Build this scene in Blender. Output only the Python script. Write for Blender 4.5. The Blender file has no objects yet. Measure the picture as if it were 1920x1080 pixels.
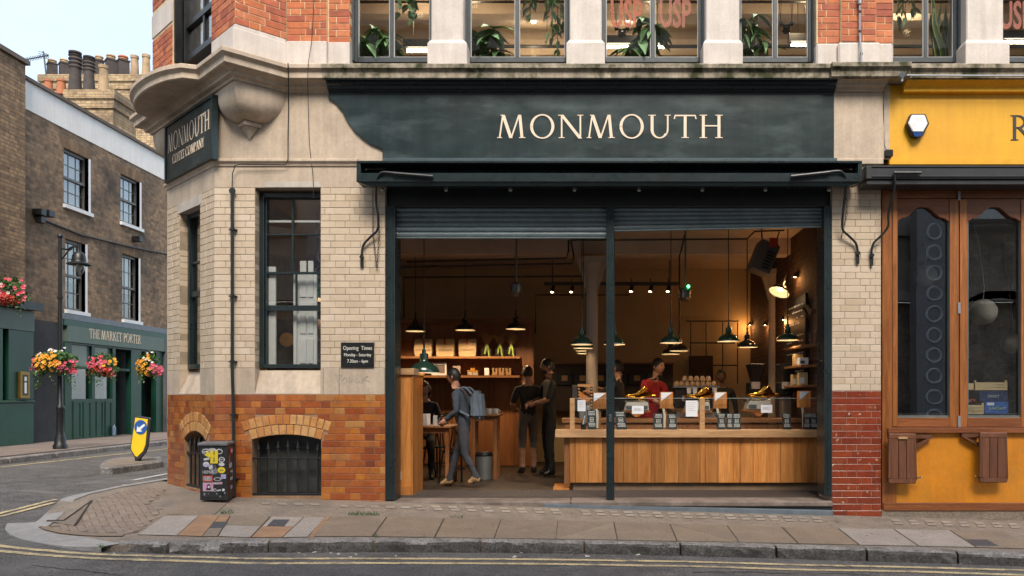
import bpy, bmesh, math, random
from mathutils import Vector, Matrix
random.seed(7)
PI = math.pi
SC = bpy.context.scene
COL = SC.collection
# ---------------------------------------------------------------- camera, sky, sun, exposure
F, CX, HY, EZ, D = 1440.0, 1095.0, 742.0, 1.3, 9.0
cam = bpy.data.cameras.new('camera'); camo = bpy.data.objects.new('camera', cam); COL.objects.link(camo)
camo.location = (0, -D, EZ); camo.rotation_euler = (PI/2, 0, 0)
cam.sensor_width = 36; cam.lens = 36*F/1920; cam.shift_x = -(CX-960)/1920; cam.shift_y = (HY-540)/1920
cam.clip_start = .05; cam.clip_end = 3000
SC.camera = camo
W = bpy.data.worlds.new('World'); SC.world = W; W.use_nodes = True
wn = W.node_tree; bg = wn.nodes['Background']
sky = wn.nodes.new('ShaderNodeTexSky'); sky.sky_type = 'NISHITA'; sky.sun_disc = False
SUN_EL, SUN_AZ = math.radians(48), math.radians(168)
sky.sun_elevation = SUN_EL; sky.sun_rotation = SUN_AZ; sky.air_density = 1.0; sky.dust_density = 2.5; sky.ozone_density = 1.5
geo = wn.nodes.new('ShaderNodeTexCoord'); cn = wn.nodes.new('ShaderNodeTexNoise')
cn.inputs['Scale'].default_value = 2.6; cn.inputs['Detail'].default_value = 7; cn.inputs['Roughness'].default_value = .6
cr = wn.nodes.new('ShaderNodeValToRGB'); cr.color_ramp.elements[0].position = .40; cr.color_ramp.elements[1].position = .62
mx = wn.nodes.new('ShaderNodeMix'); mx.data_type = 'RGBA'; mx.inputs['B'].default_value = (1.85, 2.1, 2.25, 1)
mpw = wn.nodes.new('ShaderNodeMapping'); mpw.inputs['Scale'].default_value = (1, 1, 1.8)
cmul = wn.nodes.new('ShaderNodeMath'); cmul.operation = 'MULTIPLY_ADD'; cmul.inputs[1].default_value = .4; cmul.inputs[2].default_value = .5
wn.links.new(geo.outputs['Generated'], mpw.inputs[0]); wn.links.new(mpw.outputs[0], cn.inputs['Vector'])
wn.links.new(cn.outputs['Fac'], cr.inputs[0]); wn.links.new(cr.outputs[0], cmul.inputs[0]); wn.links.new(cmul.outputs[0], mx.inputs['Factor'])
wn.links.new(sky.outputs[0], mx.inputs['A']); wn.links.new(mx.outputs['Result'], bg.inputs['Color'])
bg.inputs['Strength'].default_value = .15
sl = bpy.data.lights.new('sun', 'SUN'); slo = bpy.data.objects.new('sun', sl); COL.objects.link(slo)
sl.energy = 1.5; sl.angle = math.radians(26); sl.color = (1, .91, .78)
# the sun lamp shines from the sky's sun: rotation is clockwise from +Y
sd = Vector((math.sin(SUN_AZ)*math.cos(SUN_EL), math.cos(SUN_AZ)*math.cos(SUN_EL), math.sin(SUN_EL)))
slo.rotation_euler = sd.to_track_quat('Z', 'Y').to_euler(); slo.location = sd*40
SC.view_settings.view_transform = 'Standard'; SC.view_settings.look = 'None'; SC.view_settings.gamma = 1
SC.view_settings.use_curve_mapping = False; SC.view_settings.exposure = 1.72
SC.render.engine = 'CYCLES'; SC.cycles.use_denoising = True
SC.cycles.max_bounces = 8; SC.cycles.diffuse_bounces = 4; SC.cycles.transparent_max_bounces = 16
SC.cycles.sample_clamp_indirect = 6; SC.cycles.caustics_reflective = False; SC.cycles.caustics_refractive = False
LAMP = .62
# ---------------------------------------------------------------- picture <-> place helpers
def P(x, y, Y=0.0):
    d = Y + D
    return Vector(((x-CX)*d/F, Y, EZ+(HY-y)*d/F))
def PX(x, Y=0.0): return (x-CX)*(Y+D)/F
def PZ(y, Y=0.0): return EZ+(HY-y)*(Y+D)/F
def sst(a, b, v):
    t = max(0., min(1., (v-a)/(b-a))); return t*t*(3-2*t)
def zf(X): return -.0079-.0301*max(-14, min(12, X))
def zpave(X, Y):
    drop = .095*sst(-3.5, -4.9, X)*sst(-.5, -1.55, Y) if X > -9 else 0
    return zf(X)+.03*min(0, max(Y, -3))-drop
def zroad(X, Y):
    return zf(X)-.16+.11*sst(-1.6, .6, Y)*sst(-4.4, -6, X)
def G(x, y, fn, lift=0.0):
    z = 0
    for _ in range(40):
        d = (EZ-z)*F/(y-HY); X = (x-CX)*d/F; z = fn(X, d-D)
    return Vector((X, d-D, z+lift))
class Frame:
    def __init__(s, o, u, n): s.o = Vector((o[0], o[1], 0)); s.u = Vector((u[0], u[1], 0)).normalized(); s.n = Vector((n[0], n[1], 0)).normalized()
    def pt(s, t, d, z): return s.o+s.u*t+s.n*d+Vector((0, 0, z))
    def t(s, x, d=0.0):       # t of the picture column x on the plane at depth d
        k = (x-CX)/F; o = s.o+s.n*d
        return (k*(o.y+D)-o.x)/(s.u.x-k*s.u.y)
    def z(s, x, y, d=0.0):
        p = s.pt(s.t(x, d), d, 0); return EZ+(HY-y)*(p.y+D)/F
    def rz(s): return math.atan2(s.u.y, s.u.x)
FR = Frame((0, 0), (1, 0), (0, 1))
# ---------------------------------------------------------------- mesh builder
class MB:
    def __init__(s): s.v = []; s.f = []; s.m = []; s.mi = 0
    def add(s, vs, fs):
        o = len(s.v); s.v += [tuple(v) for v in vs]
        for f in fs: s.f.append([o+i for i in f]); s.m.append(s.mi)
    def hexa(s, p): s.add(p, [(0,3,2,1), (4,5,6,7), (0,1,5,4), (1,2,6,5), (2,3,7,6), (3,0,4,7)]); return s
    def box(s, x0, x1, y0, y1, z0, z1):
        return s.hexa([(x0,y0,z0), (x1,y0,z0), (x1,y1,z0), (x0,y1,z0), (x0,y0,z1), (x1,y0,z1), (x1,y1,z1), (x0,y1,z1)])
    def bpx(s, x0, x1, y0, y1, Ya, Yb):    # front face seen at these picture columns / rows, at depth Ya
        return s.box(PX(x0,Ya), PX(x1,Ya), Ya, Yb, PZ(y1,Ya), PZ(y0,Ya))
    def obox(s, fr, t0, t1, d0, d1, z0, z1):
        return s.hexa([fr.pt(t0,d0,z0), fr.pt(t1,d0,z0), fr.pt(t1,d1,z0), fr.pt(t0,d1,z0), fr.pt(t0,d0,z1), fr.pt(t1,d0,z1), fr.pt(t1,d1,z1), fr.pt(t0,d1,z1)])
    def quad(s, a, b, c, d): s.add([a,b,c,d], [(0,1,2,3)]); return s
    def prism(s, poly, vec):               # poly: list of 3-D points, extruded by vec
        n = len(poly); vec = Vector(vec); a = [Vector(p) for p in poly]
        s.add(a+[p+vec for p in a], [tuple(range(n))[::-1], tuple(range(n, 2*n))]+[(i, (i+1)%n, n+(i+1)%n, n+i) for i in range(n)]); return s
    def cyl(s, a, b, r0, r1=None, n=12, caps=True):
        r1 = r0 if r1 is None else r1; a = Vector(a); b = Vector(b); w = (b-a).normalized()
        q = w.orthogonal().normalized(); r = w.cross(q)
        vs = []
        for c, rr in ((a, r0), (b, r1)):
            vs += [c+(q*math.cos(2*PI*i/n)+r*math.sin(2*PI*i/n))*rr for i in range(n)]
        fs = [(i, (i+1)%n, n+(i+1)%n, n+i) for i in range(n)]
        if caps: fs += [tuple(range(n))[::-1], tuple(range(n, 2*n))]
        s.add(vs, fs); return s
    def tube(s, pts, r, n=8, caps=True):
        pts = [Vector(p) for p in pts]; rr = r if isinstance(r, (list, tuple)) else [r]*len(pts)
        vs = []; q = None
        for i, p in enumerate(pts):
            w = (pts[min(i+1, len(pts)-1)]-pts[max(i-1, 0)]).normalized()
            if q is None: q = w.orthogonal().normalized()
            q = (q-w*q.dot(w)).normalized(); e = w.cross(q)
            vs += [p+(q*math.cos(2*PI*k/n)+e*math.sin(2*PI*k/n))*rr[i] for k in range(n)]
        fs = [(i*n+k, i*n+(k+1)%n, (i+1)*n+(k+1)%n, (i+1)*n+k) for i in range(len(pts)-1) for k in range(n)]
        if caps: fs += [tuple(range(n))[::-1], tuple((len(pts)-1)*n+k for k in range(n))]
        s.add(vs, fs); return s
    def lathe(s, prof, c=(0,0,0), n=20, axis=None, a0=0, a1=2*PI, sy=1.0):
        c = Vector(c); R = Vector((0,0,1)).rotation_difference(Vector(axis).normalized()).to_matrix() if axis else None
        full = abs(a1-a0-2*PI) < 1e-6; m = n if full else n+1; vs = []
        for r, z in prof:
            for k in range(m):
                a = a0+(a1-a0)*k/n; v = Vector((r*math.cos(a), r*math.sin(a)*sy, z))
                vs.append(c+(R @ v if R else v))
        fs = [(i*m+k, i*m+(k+1)%m, (i+1)*m+(k+1)%m, (i+1)*m+k) for i in range(len(prof)-1) for k in range(n)]
        s.add(vs, fs); return s
    def ball(s, c, r, n=12, sc=(1,1,1)):
        h = max(4, n//2); prof = [(math.sin(PI*i/h), -math.cos(PI*i/h)) for i in range(h+1)]
        c = Vector(c); vs = []
        for rr, z in prof:
            for k in range(n): vs.append(c+Vector((rr*math.cos(2*PI*k/n)*sc[0], rr*math.sin(2*PI*k/n)*sc[1], z*sc[2]))*r)
        s.add(vs, [(i*n+k, i*n+(k+1)%n, (i+1)*n+(k+1)%n, (i+1)*n+k) for i in range(h) for k in range(n)]); return s
    def sweep(s, prof, path, cap=True):    # prof: (outward, z); path: plan points with the outside on the right of travel
        pts = [Vector((p[0], p[1])) for p in path]; n = len(prof); vs = []
        for i, p in enumerate(pts):
            ds = []
            if i > 0: ds.append((pts[i]-pts[i-1]).normalized())
            if i < len(pts)-1: ds.append((pts[i+1]-pts[i]).normalized())
            ns = [Vector((d.y, -d.x)) for d in ds]
            m = ns[0] if len(ns) == 1 else (ns[0]+ns[1])/(1+ns[0].dot(ns[1]))
            vs += [(p.x+m.x*o, p.y+m.y*o, z) for o, z in prof]
        fs = [(i*n+k, (i+1)*n+k, (i+1)*n+(k+1)%n, i*n+(k+1)%n) for i in range(len(pts)-1) for k in range(n)]
        if cap: fs += [tuple(range(n)), tuple(((len(pts)-1)*n+k) for k in range(n))[::-1]]
        s.add(vs, fs); return s
    def mesh(s, name, mats, smooth=False, bevel=0, seg=1):
        me = bpy.data.meshes.new(name); me.from_pydata(s.v, [], s.f)
        for m in (mats if isinstance(mats, (list, tuple)) else [mats]): me.materials.append(m)
        me.polygons.foreach_set('material_index', s.m)
        bm = bmesh.new(); bm.from_mesh(me)
        bmesh.ops.remove_doubles(bm, verts=bm.verts, dist=1e-5)
        bmesh.ops.recalc_face_normals(bm, faces=bm.faces)
        if bevel:
            es = [e for e in bm.edges if len(e.link_faces) == 2 and e.calc_face_angle(0) > .5]
            bmesh.ops.bevel(bm, geom=es, offset=bevel, segments=seg, affect='EDGES', clamp_overlap=True)
        bm.to_mesh(me); bm.free()
        if smooth:
            me.polygons.foreach_set('use_smooth', [True]*len(me.polygons))
            try: me.set_sharp_from_angle(angle=math.radians(38))
            except Exception: pass
        me.update(); return me
    def build(s, name, mats, parent=None, smooth=False, bevel=0, local=False, seg=1, **tags):
        return link(name, s.mesh(name, mats, smooth, bevel, seg), parent, local, **tags)
def link(name, me, parent=None, local=False, **tags):
    o = bpy.data.objects.new(name, me); COL.objects.link(o)
    if parent is not None:
        o.parent = parent
        if not local and parent.type == 'EMPTY': o.matrix_parent_inverse = parent.matrix_basis.inverted()
    tag(o, **tags); return o
def tag(o, label=None, cat=None, group=None, kind=None):
    if label: o['label'] = label
    if cat: o['category'] = cat
    if group: o['group'] = group
    if kind: o['kind'] = kind
    return o
def thing(name, label, cat, loc=(0,0,0), rz=0, group=None, kind=None):
    o = bpy.data.objects.new(name, None); COL.objects.link(o); o.empty_display_size = .1
    o.matrix_basis = Matrix.Translation(Vector(loc)) @ Matrix.Rotation(rz, 4, 'Z')
    return tag(o, label, cat, group, kind)
def kids(o): return [c for c in COL.objects if c.parent == o]
def dup(o, loc, rz=None, label=None):
    ch = {}
    for c in COL.objects:
        if c.parent: ch.setdefault(c.parent.name, []).append(c)
    def cp(a, par):
        c = a.copy(); COL.objects.link(c); c.parent = par
        for b in ch.get(a.name, []): cp(b, c)
        return c
    r = cp(o, None); r.location = loc
    if rz is not None: r.rotation_euler = (0, 0, rz)
    if label: r['label'] = label
    return r
# ---------------------------------------------------------------- materials
def L(*c):   # sRGB 0-255 -> linear
    if len(c) == 1: c = c[0]
    return tuple(((x/255+.055)/1.055)**2.4 if x > 10 else x/255/12.92 for x in c)
MATS = {}
def M(name, col, rough=.6, var=.15, sc=6.0, bump=0., bsc=40., rnd=None, metal=0., streak=0., dirt=None, dsc=2.2, dlo=.5, dhi=.75, spec=.5, coat=0., stretch=(1,1,1), emit=0., speck=0.):
    if name in MATS: return MATS[name]
    m = bpy.data.materials.new(name); m.use_nodes = True; nt = m.node_tree; N = nt.nodes; K = nt.links.new
    b = N['Principled BSDF']; b.inputs['Roughness'].default_value = rough; b.inputs['Metallic'].default_value = metal
    b.inputs['Specular IOR Level'].default_value = spec; b.inputs['Coat Weight'].default_value = coat; b.inputs['Coat Roughness'].default_value = .12
    g = N.new('ShaderNodeNewGeometry'); pos = g.outputs['Position']
    if stretch != (1,1,1):
        mp = N.new('ShaderNodeMapping'); mp.inputs['Scale'].default_value = stretch; K(pos, mp.inputs[0]); pos = mp.outputs[0]
    if rnd:
        oi = N.new('ShaderNodeObjectInfo'); rp = N.new('ShaderNodeValToRGB'); rp.color_ramp.interpolation = 'LINEAR'
        e = rp.color_ramp.elements
        while len(e) < len(rnd): e.new(.5)
        for i, c in enumerate(rnd): e[i].position = i/(len(rnd)-1); e[i].color = (*c, 1)
        ad = N.new('ShaderNodeMath'); ad.operation = 'ADD'; K(oi.outputs['Random'], ad.inputs[0]); K(g.outputs['Random Per Island'], ad.inputs[1]); fc = N.new('ShaderNodeMath'); fc.operation = 'FRACT'; K(ad.outputs[0], fc.inputs[0]); K(fc.outputs[0], rp.inputs[0]); base = rp.outputs[0]
    else:
        rgb = N.new('ShaderNodeRGB'); rgb.outputs[0].default_value = (*col, 1); base = rgb.outputs[0]
    def noise(scale, det=5, vec=None):
        n = N.new('ShaderNodeTexNoise'); n.inputs['Scale'].default_value = scale; n.inputs['Detail'].default_value = det; n.inputs['Roughness'].default_value = .6
        K(vec or pos, n.inputs['Vector']); return n.outputs['Fac']
    def mul(a, fac, lo, hi):
        r = N.new('ShaderNodeMapRange'); r.inputs[1].default_value = .3; r.inputs[2].default_value = .7; r.inputs[3].default_value = lo; r.inputs[4].default_value = hi
        K(fac, r.inputs[0]); x = N.new('ShaderNodeVectorMath'); x.operation = 'SCALE'; K(a, x.inputs[0]); K(r.outputs[0], x.inputs['Scale']); return x.outputs[0]
    if var: base = mul(base, noise(sc), 1-var, 1+var); base = mul(base, noise(sc*9, 3), 1-var*.5, 1+var*.5)
    if speck: base = mul(base, noise(60, 3), 1-speck, 1+speck)
    if streak:
        mp = N.new('ShaderNodeMapping'); mp.inputs['Scale'].default_value = (9, 9, .7); K(g.outputs['Position'], mp.inputs[0])
        base = mul(base, noise(1.6, 4, mp.outputs[0]), 1-streak, 1+streak*.4)
    if dirt:
        r = N.new('ShaderNodeMapRange'); r.inputs[1].default_value = dlo; r.inputs[2].default_value = dhi; K(noise(dsc, 8), r.inputs[0])
        x = N.new('ShaderNodeMix'); x.data_type = 'RGBA'; K(r.outputs[0], x.inputs['Factor']); K(base, x.inputs['A']); x.inputs['B'].default_value = (*dirt, 1); base = x.outputs['Result']
    K(base, b.inputs['Base Color'])
    rr = N.new('ShaderNodeMapRange'); rr.inputs[3].default_value = max(.02, rough-.12); rr.inputs[4].default_value = min(1, rough+.12)
    K(noise(sc*3, 4), rr.inputs[0]); K(rr.outputs[0], b.inputs['Roughness'])
    if bump:
        bp = N.new('ShaderNodeBump'); bp.inputs['Strength'].default_value = min(1, bump); bp.inputs['Distance'].default_value = .01
        K(noise(bsc, 6), bp.inputs['Height']); K(bp.outputs[0], b.inputs['Normal'])
    if emit: b.inputs['Emission Color'].default_value = (*col, 1); b.inputs['Emission Strength'].default_value = emit
    MATS[name] = m; return m
def wood(name, c1, c2, rough=.45, axis='Z', sc=1.0, rnd=.25, coat=0.):
    m = bpy.data.materials.new(name); m.use_nodes = True; nt = m.node_tree; N = nt.nodes; K = nt.links.new; b = N['Principled BSDF']
    b.inputs['Roughness'].default_value = rough; b.inputs['Coat Weight'].default_value = coat
    g = N.new('ShaderNodeNewGeometry'); oi = N.new('ShaderNodeObjectInfo')
    ad = N.new('ShaderNodeVectorMath'); ad.operation = 'ADD'; sc3 = N.new('ShaderNodeVectorMath'); sc3.operation = 'SCALE'; sc3.inputs[0].default_value = (7, 5, 9); K(oi.outputs['Random'], sc3.inputs['Scale'])
    K(g.outputs['Position'], ad.inputs[0]); K(sc3.outputs[0], ad.inputs[1])
    mp = N.new('ShaderNodeMapping'); s = {'X': (.9, 14, 14), 'Y': (14, .9, 14), 'Z': (14, 14, .9)}[axis]; mp.inputs['Scale'].default_value = tuple(v*sc for v in s); K(ad.outputs[0], mp.inputs[0])
    n = N.new('ShaderNodeTexNoise'); n.inputs['Scale'].default_value = 1.6; n.inputs['Detail'].default_value = 8; n.inputs['Distortion'].default_value = 1.2; K(mp.outputs[0], n.inputs['Vector'])
    n2 = N.new('ShaderNodeTexNoise'); n2.inputs['Scale'].default_value = 12; n2.inputs['Detail'].default_value = 4; K(mp.outputs[0], n2.inputs['Vector'])
    r = N.new('ShaderNodeValToRGB'); r.color_ramp.elements[0].position = .3; r.color_ramp.elements[1].position = .7; r.color_ramp.elements[0].color = (*c1, 1); r.color_ramp.elements[1].color = (*c2, 1)
    K(n.outputs['Fac'], r.inputs[0])
    mr = N.new('ShaderNodeMapRange'); mr.inputs[3].default_value = 1-rnd; mr.inputs[4].default_value = 1+rnd; K(oi.outputs['Random'], mr.inputs[0])
    m2 = N.new('ShaderNodeMapRange'); m2.inputs[1].default_value = .3; m2.inputs[2].default_value = .7; m2.inputs[3].default_value = .82; m2.inputs[4].default_value = 1.15; K(n2.outputs['Fac'], m2.inputs[0])
    mm = N.new('ShaderNodeMath'); mm.operation = 'MULTIPLY'; K(mr.outputs[0], mm.inputs[0]); K(m2.outputs[0], mm.inputs[1])
    v = N.new('ShaderNodeVectorMath'); v.operation = 'SCALE'; K(r.outputs[0], v.inputs[0]); K(mm.outputs[0], v.inputs['Scale']); K(v.outputs[0], b.inputs['Base Color'])
    bp = N.new('ShaderNodeBump'); bp.inputs['Strength'].default_value = .25; bp.inputs['Distance'].default_value = .004; K(n2.outputs['Fac'], bp.inputs['Height']); K(bp.outputs[0], b.inputs['Normal'])
    MATS[name] = m; return m
def glass(name, tint=(.93,.95,.94), refl=1.0, rough=.0, wobble=.0):
    m = bpy.data.materials.new(name); m.use_nodes = True; nt = m.node_tree; N = nt.nodes; K = nt.links.new; N.remove(N['Principled BSDF'])
    t = N.new('ShaderNodeBsdfTransparent'); t.inputs[0].default_value = (*tint, 1); g = N.new('ShaderNodeBsdfGlossy'); g.inputs['Roughness'].default_value = rough
    ge0 = N.new('ShaderNodeNewGeometry'); dt = N.new('ShaderNodeVectorMath'); dt.operation = 'DOT_PRODUCT'; K(ge0.outputs['Normal'], dt.inputs[0]); K(ge0.outputs['Incoming'], dt.inputs[1])
    def mth(op, a, b=None):
        x = N.new('ShaderNodeMath'); x.operation = op
        for i_, v_ in enumerate((a, b)):
            if v_ is None: continue
            if isinstance(v_, (int, float)): x.inputs[i_].default_value = v_
            else: K(v_, x.inputs[i_])
        return x.outputs[0]
    fres = mth('ADD', mth('MULTIPLY', mth('POWER', mth('SUBTRACT', 1.0, mth('ABSOLUTE', dt.outputs['Value'])), 5.0), .96), .04); mu = N.new('ShaderNodeMath'); mu.operation = 'MULTIPLY'; mu.inputs[1].default_value = refl; mu.use_clamp = True
    mix = N.new('ShaderNodeMixShader'); K(fres, mu.inputs[0]); K(mu.outputs[0], mix.inputs[0]); K(t.outputs[0], mix.inputs[1]); K(g.outputs[0], mix.inputs[2]); K(mix.outputs[0], N['Material Output'].inputs[0])
    if wobble:
        n = N.new('ShaderNodeTexNoise'); n.inputs['Scale'].default_value = 2.2; n.inputs['Detail'].default_value = 1; ge = N.new('ShaderNodeNewGeometry'); K(ge.outputs['Position'], n.inputs['Vector'])
        bp = N.new('ShaderNodeBump'); bp.inputs['Strength'].default_value = wobble; bp.inputs['Distance'].default_value = .02; K(n.outputs['Fac'], bp.inputs['Height']); K(bp.outputs[0], g.inputs['Normal'])
    MATS[name] = m; return m
def brickmat(name, c1, c2, mortar, ax='YZ', bw=.225, bh=.075, var=.3, dirt=(.05,.04,.03), dlo=.45, dhi=.8):
    m = bpy.data.materials.new(name); m.use_nodes = True; nt = m.node_tree; N = nt.nodes; K = nt.links.new; b = N['Principled BSDF']; b.inputs['Roughness'].default_value = .85
    g = N.new('ShaderNodeNewGeometry'); sx = N.new('ShaderNodeSeparateXYZ'); K(g.outputs['Position'], sx.inputs[0]); cb = N.new('ShaderNodeCombineXYZ')
    K(sx.outputs[{'X':0,'Y':1,'Z':2}[ax[0]]], cb.inputs[0]); K(sx.outputs[{'X':0,'Y':1,'Z':2}[ax[1]]], cb.inputs[1])
    t = N.new('ShaderNodeTexBrick'); t.inputs['Scale'].default_value = 1; t.inputs['Brick Width'].default_value = bw; t.inputs['Row Height'].default_value = bh; t.inputs['Mortar Size'].default_value = .008; t.inputs['Mortar Smooth'].default_value = .15; t.inputs['Bias'].default_value = -.1
    t.offset_frequency = 2; t.squash = .6; t.squash_frequency = 2
    t.inputs['Color1'].default_value = (*c1, 1); t.inputs['Color2'].default_value = (*c2, 1); t.inputs['Mortar'].default_value = (*mortar, 1); K(cb.outputs[0], t.inputs['Vector'])
    n = N.new('ShaderNodeTexNoise'); n.inputs['Scale'].default_value = 1.1; n.inputs['Detail'].default_value = 9; K(g.outputs['Position'], n.inputs['Vector'])
    r = N.new('ShaderNodeMapRange'); r.inputs[1].default_value = dlo; r.inputs[2].default_value = dhi; K(n.outputs['Fac'], r.inputs[0])
    x = N.new('ShaderNodeMix'); x.data_type = 'RGBA'; K(r.outputs[0], x.inputs['Factor']); K(t.outputs['Color'], x.inputs['A']); x.inputs['B'].default_value = (*dirt, 1)
    n3 = N.new('ShaderNodeTexNoise'); n3.inputs['Scale'].default_value = 9; n3.inputs['Detail'].default_value = 5; K(g.outputs['Position'], n3.inputs['Vector'])
    mr = N.new('ShaderNodeMapRange'); mr.inputs[1].default_value = .3; mr.inputs[2].default_value = .7; mr.inputs[3].default_value = 1-var; mr.inputs[4].default_value = 1+var; K(n3.outputs['Fac'], mr.inputs[0])
    v = N.new('ShaderNodeVectorMath'); v.operation = 'SCALE'; K(x.outputs['Result'], v.inputs[0]); K(mr.outputs[0], v.inputs['Scale']); K(v.outputs[0], b.inputs['Base Color'])
    iv = N.new('ShaderNodeMath'); iv.operation = 'SUBTRACT'; iv.inputs[0].default_value = 1; K(t.outputs['Fac'], iv.inputs[1])
    bp = N.new('ShaderNodeBump'); bp.inputs['Strength'].default_value = .7; bp.inputs['Distance'].default_value = .012; K(iv.outputs[0], bp.inputs['Height']); K(bp.outputs[0], b.inputs['Normal'])
    MATS[name] = m; return m
def emis(name, col, st):
    m = bpy.data.materials.new(name); m.use_nodes = True; N = m.node_tree.nodes; b = N['Principled BSDF']
    b.inputs['Base Color'].default_value = (.8,.8,.8,1); b.inputs['Emission Color'].default_value = (*col, 1); b.inputs['Emission Strength'].default_value = st
    MATS[name] = m; return m
stone = M('pale_stone', (.47,.375,.285), .8, .14, 3, .25, 60, streak=.16, dirt=(.30,.24,.18), dlo=.52, dhi=.85)
stone_w = M('white_stone', (.56,.50,.455), .8, .10, 4, .2, 60, streak=.12, dirt=(.40,.35,.30), dlo=.55, dhi=.9)
stone_sill = M('sill_stone', (.46,.41,.36), .8, .14, 4, .2, 60, streak=.12, dirt=(.30,.26,.22), dlo=.5, dhi=.85)
stone_moss = M('mossy_stone', (.33,.28,.21), .9, .25, 6, .5, 50, streak=.45, dirt=(.035,.038,.012), dsc=4.5, dlo=.44, dhi=.62)
cream = M('cream_glaze', (0,0,0), .32, .06, 9, .06, 30, rnd=[(.49,.38,.27), (.54,.43,.315), (.57,.46,.345), (.52,.41,.30), (.59,.48,.37)], coat=.15, dirt=(.30,.22,.14), dlo=.62, dhi=.9)
cream_m = M('cream_joint', (.30,.235,.165), .9, .2)
amber = M('amber_glaze', (0,0,0), .3, .2, 10, .14, 30, rnd=[(.27,.06,.014), (.34,.088,.020), (.40,.13,.028), (.22,.05,.016), (.43,.155,.030), (.30,.075,.018), (.17,.042,.018), (.42,.145,.024), (.26,.075,.024), (.46,.23,.07)], coat=.25, dirt=(.12,.05,.028), dsc=5, dlo=.54, dhi=.82)
amber_arch = M('honey_glaze', (0,0,0), .3, .2, 10, .1, 30, rnd=[(.46,.19,.055), (.54,.28,.10), (.43,.15,.035), (.56,.32,.13), (.50,.24,.08)], coat=.25)
amber_m = M('amber_joint', (.27,.16,.09), .9, .25)
redt = M('oxblood_glaze', (0,0,0), .3, .2, 10, .08, 30, rnd=[(.21,.032,.011), (.27,.048,.014), (.17,.026,.011), (.24,.052,.019)], coat=.3, dirt=(.45,.36,.28), dsc=15, dlo=.63, dhi=.67)
redt_m = M('red_joint', (.36,.26,.20), .9, .2)
rbrick = M('orange_red_brick', (0,0,0), .8, .22, 12, .4, 60, rnd=[(.40,.11,.045), (.46,.14,.05), (.33,.085,.04), (.50,.17,.07), (.38,.10,.05), (.27,.07,.04)], dirt=(.14,.06,.04), dsc=7, dlo=.6, dhi=.9)
rbrick_m = M('lime_mortar', (.62,.48,.30), .95, .2)
dgreen = M('bottle_green_paint', (.0135,.0225,.0245), .3, .25, 2, .05, 25)
fascia_m = M('weathered_green_board', (.013,.0265,.0285), .33, .30, 1.2, .08, 9, streak=.25, dirt=(.062,.088,.092), dsc=2.6, dlo=.5, dhi=.8, stretch=(.6,1,1.5))
blackp = M('black_paint', (.009,.010,.011), .35, .3, 6, .1, 30)
steelg = M('shutter_steel', (.15,.19,.205), .42, .2, 5, .05, 40, metal=.3)
iron = M('black_iron', (.012,.013,.014), .4, .3, 20, .1, 60)
chrome = M('bright_metal', (.55,.55,.55), .25, .1, metal=1)
galv = M('grey_conduit', (.28,.30,.33), .45, .1, metal=.4)
ivory = M('ivory_letters', (.74,.60,.46), .6, .05)
white = M('white_paint', (.70,.70,.70), .5, .06, 8)
paper = M('white_paper', (.72,.72,.76), .7, .03)
yellow = M('mustard_paint', (.70,.355,.010), .5, .06, 2, .06, 25, streak=.10, dirt=(.62,.28,.015), dsc=1.3, dlo=.5, dhi=.85)
yellow_low = M('worn_orange_paint', (.60,.215,.008), .5, .14, 2.5, .04, 40, dirt=(.42,.20,.03), dsc=2.3, dlo=.52, dhi=.85, streak=.1)
maho = wood('mahogany_frame', (.18,.052,.010), (.36,.125,.028), .4, 'Z', 1, .12, .1)
maho_h = wood('mahogany_rail', (.15,.045,.013), (.27,.088,.026), .4, 'X', 1, .12, .1)
maho_d = wood('dark_teak', (.10,.036,.016), (.17,.062,.028), .5, 'Z', 1, .15)
oak = wood('oak_plank', (.38,.135,.030), (.58,.245,.066), .4, 'Z', .45, .42, .1)
oak_h = wood('oak_rail', (.40,.22,.10), (.56,.34,.17), .45, 'X', .8, .1)
oak_d = wood('oak_panel', (.20,.078,.026), (.32,.13,.045), .5, 'Z', .8, .15)
oak_dh = wood('oak_shelf', (.20,.085,.03), (.32,.14,.05), .5, 'X', .8, .12)
asph = M('asphalt', (.108,.097,.091), .85, .32, 5, 1.0, 160, speck=.85, dirt=(.165,.15,.14), dsc=1.2, dlo=.5, dhi=.8)
asph2 = M('asphalt_patch', (.080,.074,.075), .85, .25, 5, .7, 260, speck=.7)
conc = M('pavement_screed', (.215,.17,.133), .9, speck=.4, var=.18, sc=5, bump=.35, bsc=150,  dirt=(.14,.115,.095), dsc=3, dlo=.5, dhi=.8)
slabm = M('york_slab', (0,0,0), .8, .16, 5, .25, 120, speck=.25, rnd=[(.20,.145,.10), (.215,.16,.115), (.185,.14,.105), (.225,.175,.13)], dirt=(.135,.11,.092), dsc=2.5, dlo=.5, dhi=.85)
slabp = M('pale_slab', (0,0,0), .8, .14, 6, .25, 120, speck=.3, rnd=[(.30,.255,.225), (.27,.23,.205), (.32,.27,.235)], dirt=(.2,.17,.15), dsc=3, dlo=.5, dhi=.85)
slabo = M('rust_slab', (.28,.16,.092), .8, .18, 6, .25, 120)
kerbm = M('granite_kerb', (.22,.20,.187), .8, .35, 25, 1.0, 50, speck=.6, dirt=(.075,.067,.06), dsc=5, dlo=.45, dhi=.72)
pavm = M('clay_paver', (0,0,0), .85, .16, 8, .3, 120, rnd=[(.205,.15,.115), (.235,.175,.135), (.22,.165,.13), (.185,.135,.108)])
jointm = M('dark_joint', (.045,.036,.03), .95, .3)
yline = M('yellow_road_paint', (.50,.385,.215), .8, .14, 14, .3, 200, speck=.5, dirt=(.17,.145,.115), dsc=8, dlo=.46, dhi=.66)
wline = M('white_road_paint', (.46,.44,.43), .8, .2, 14, .3, 200, dirt=(.2,.18,.17), dsc=9, dlo=.52, dhi=.7)
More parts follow.
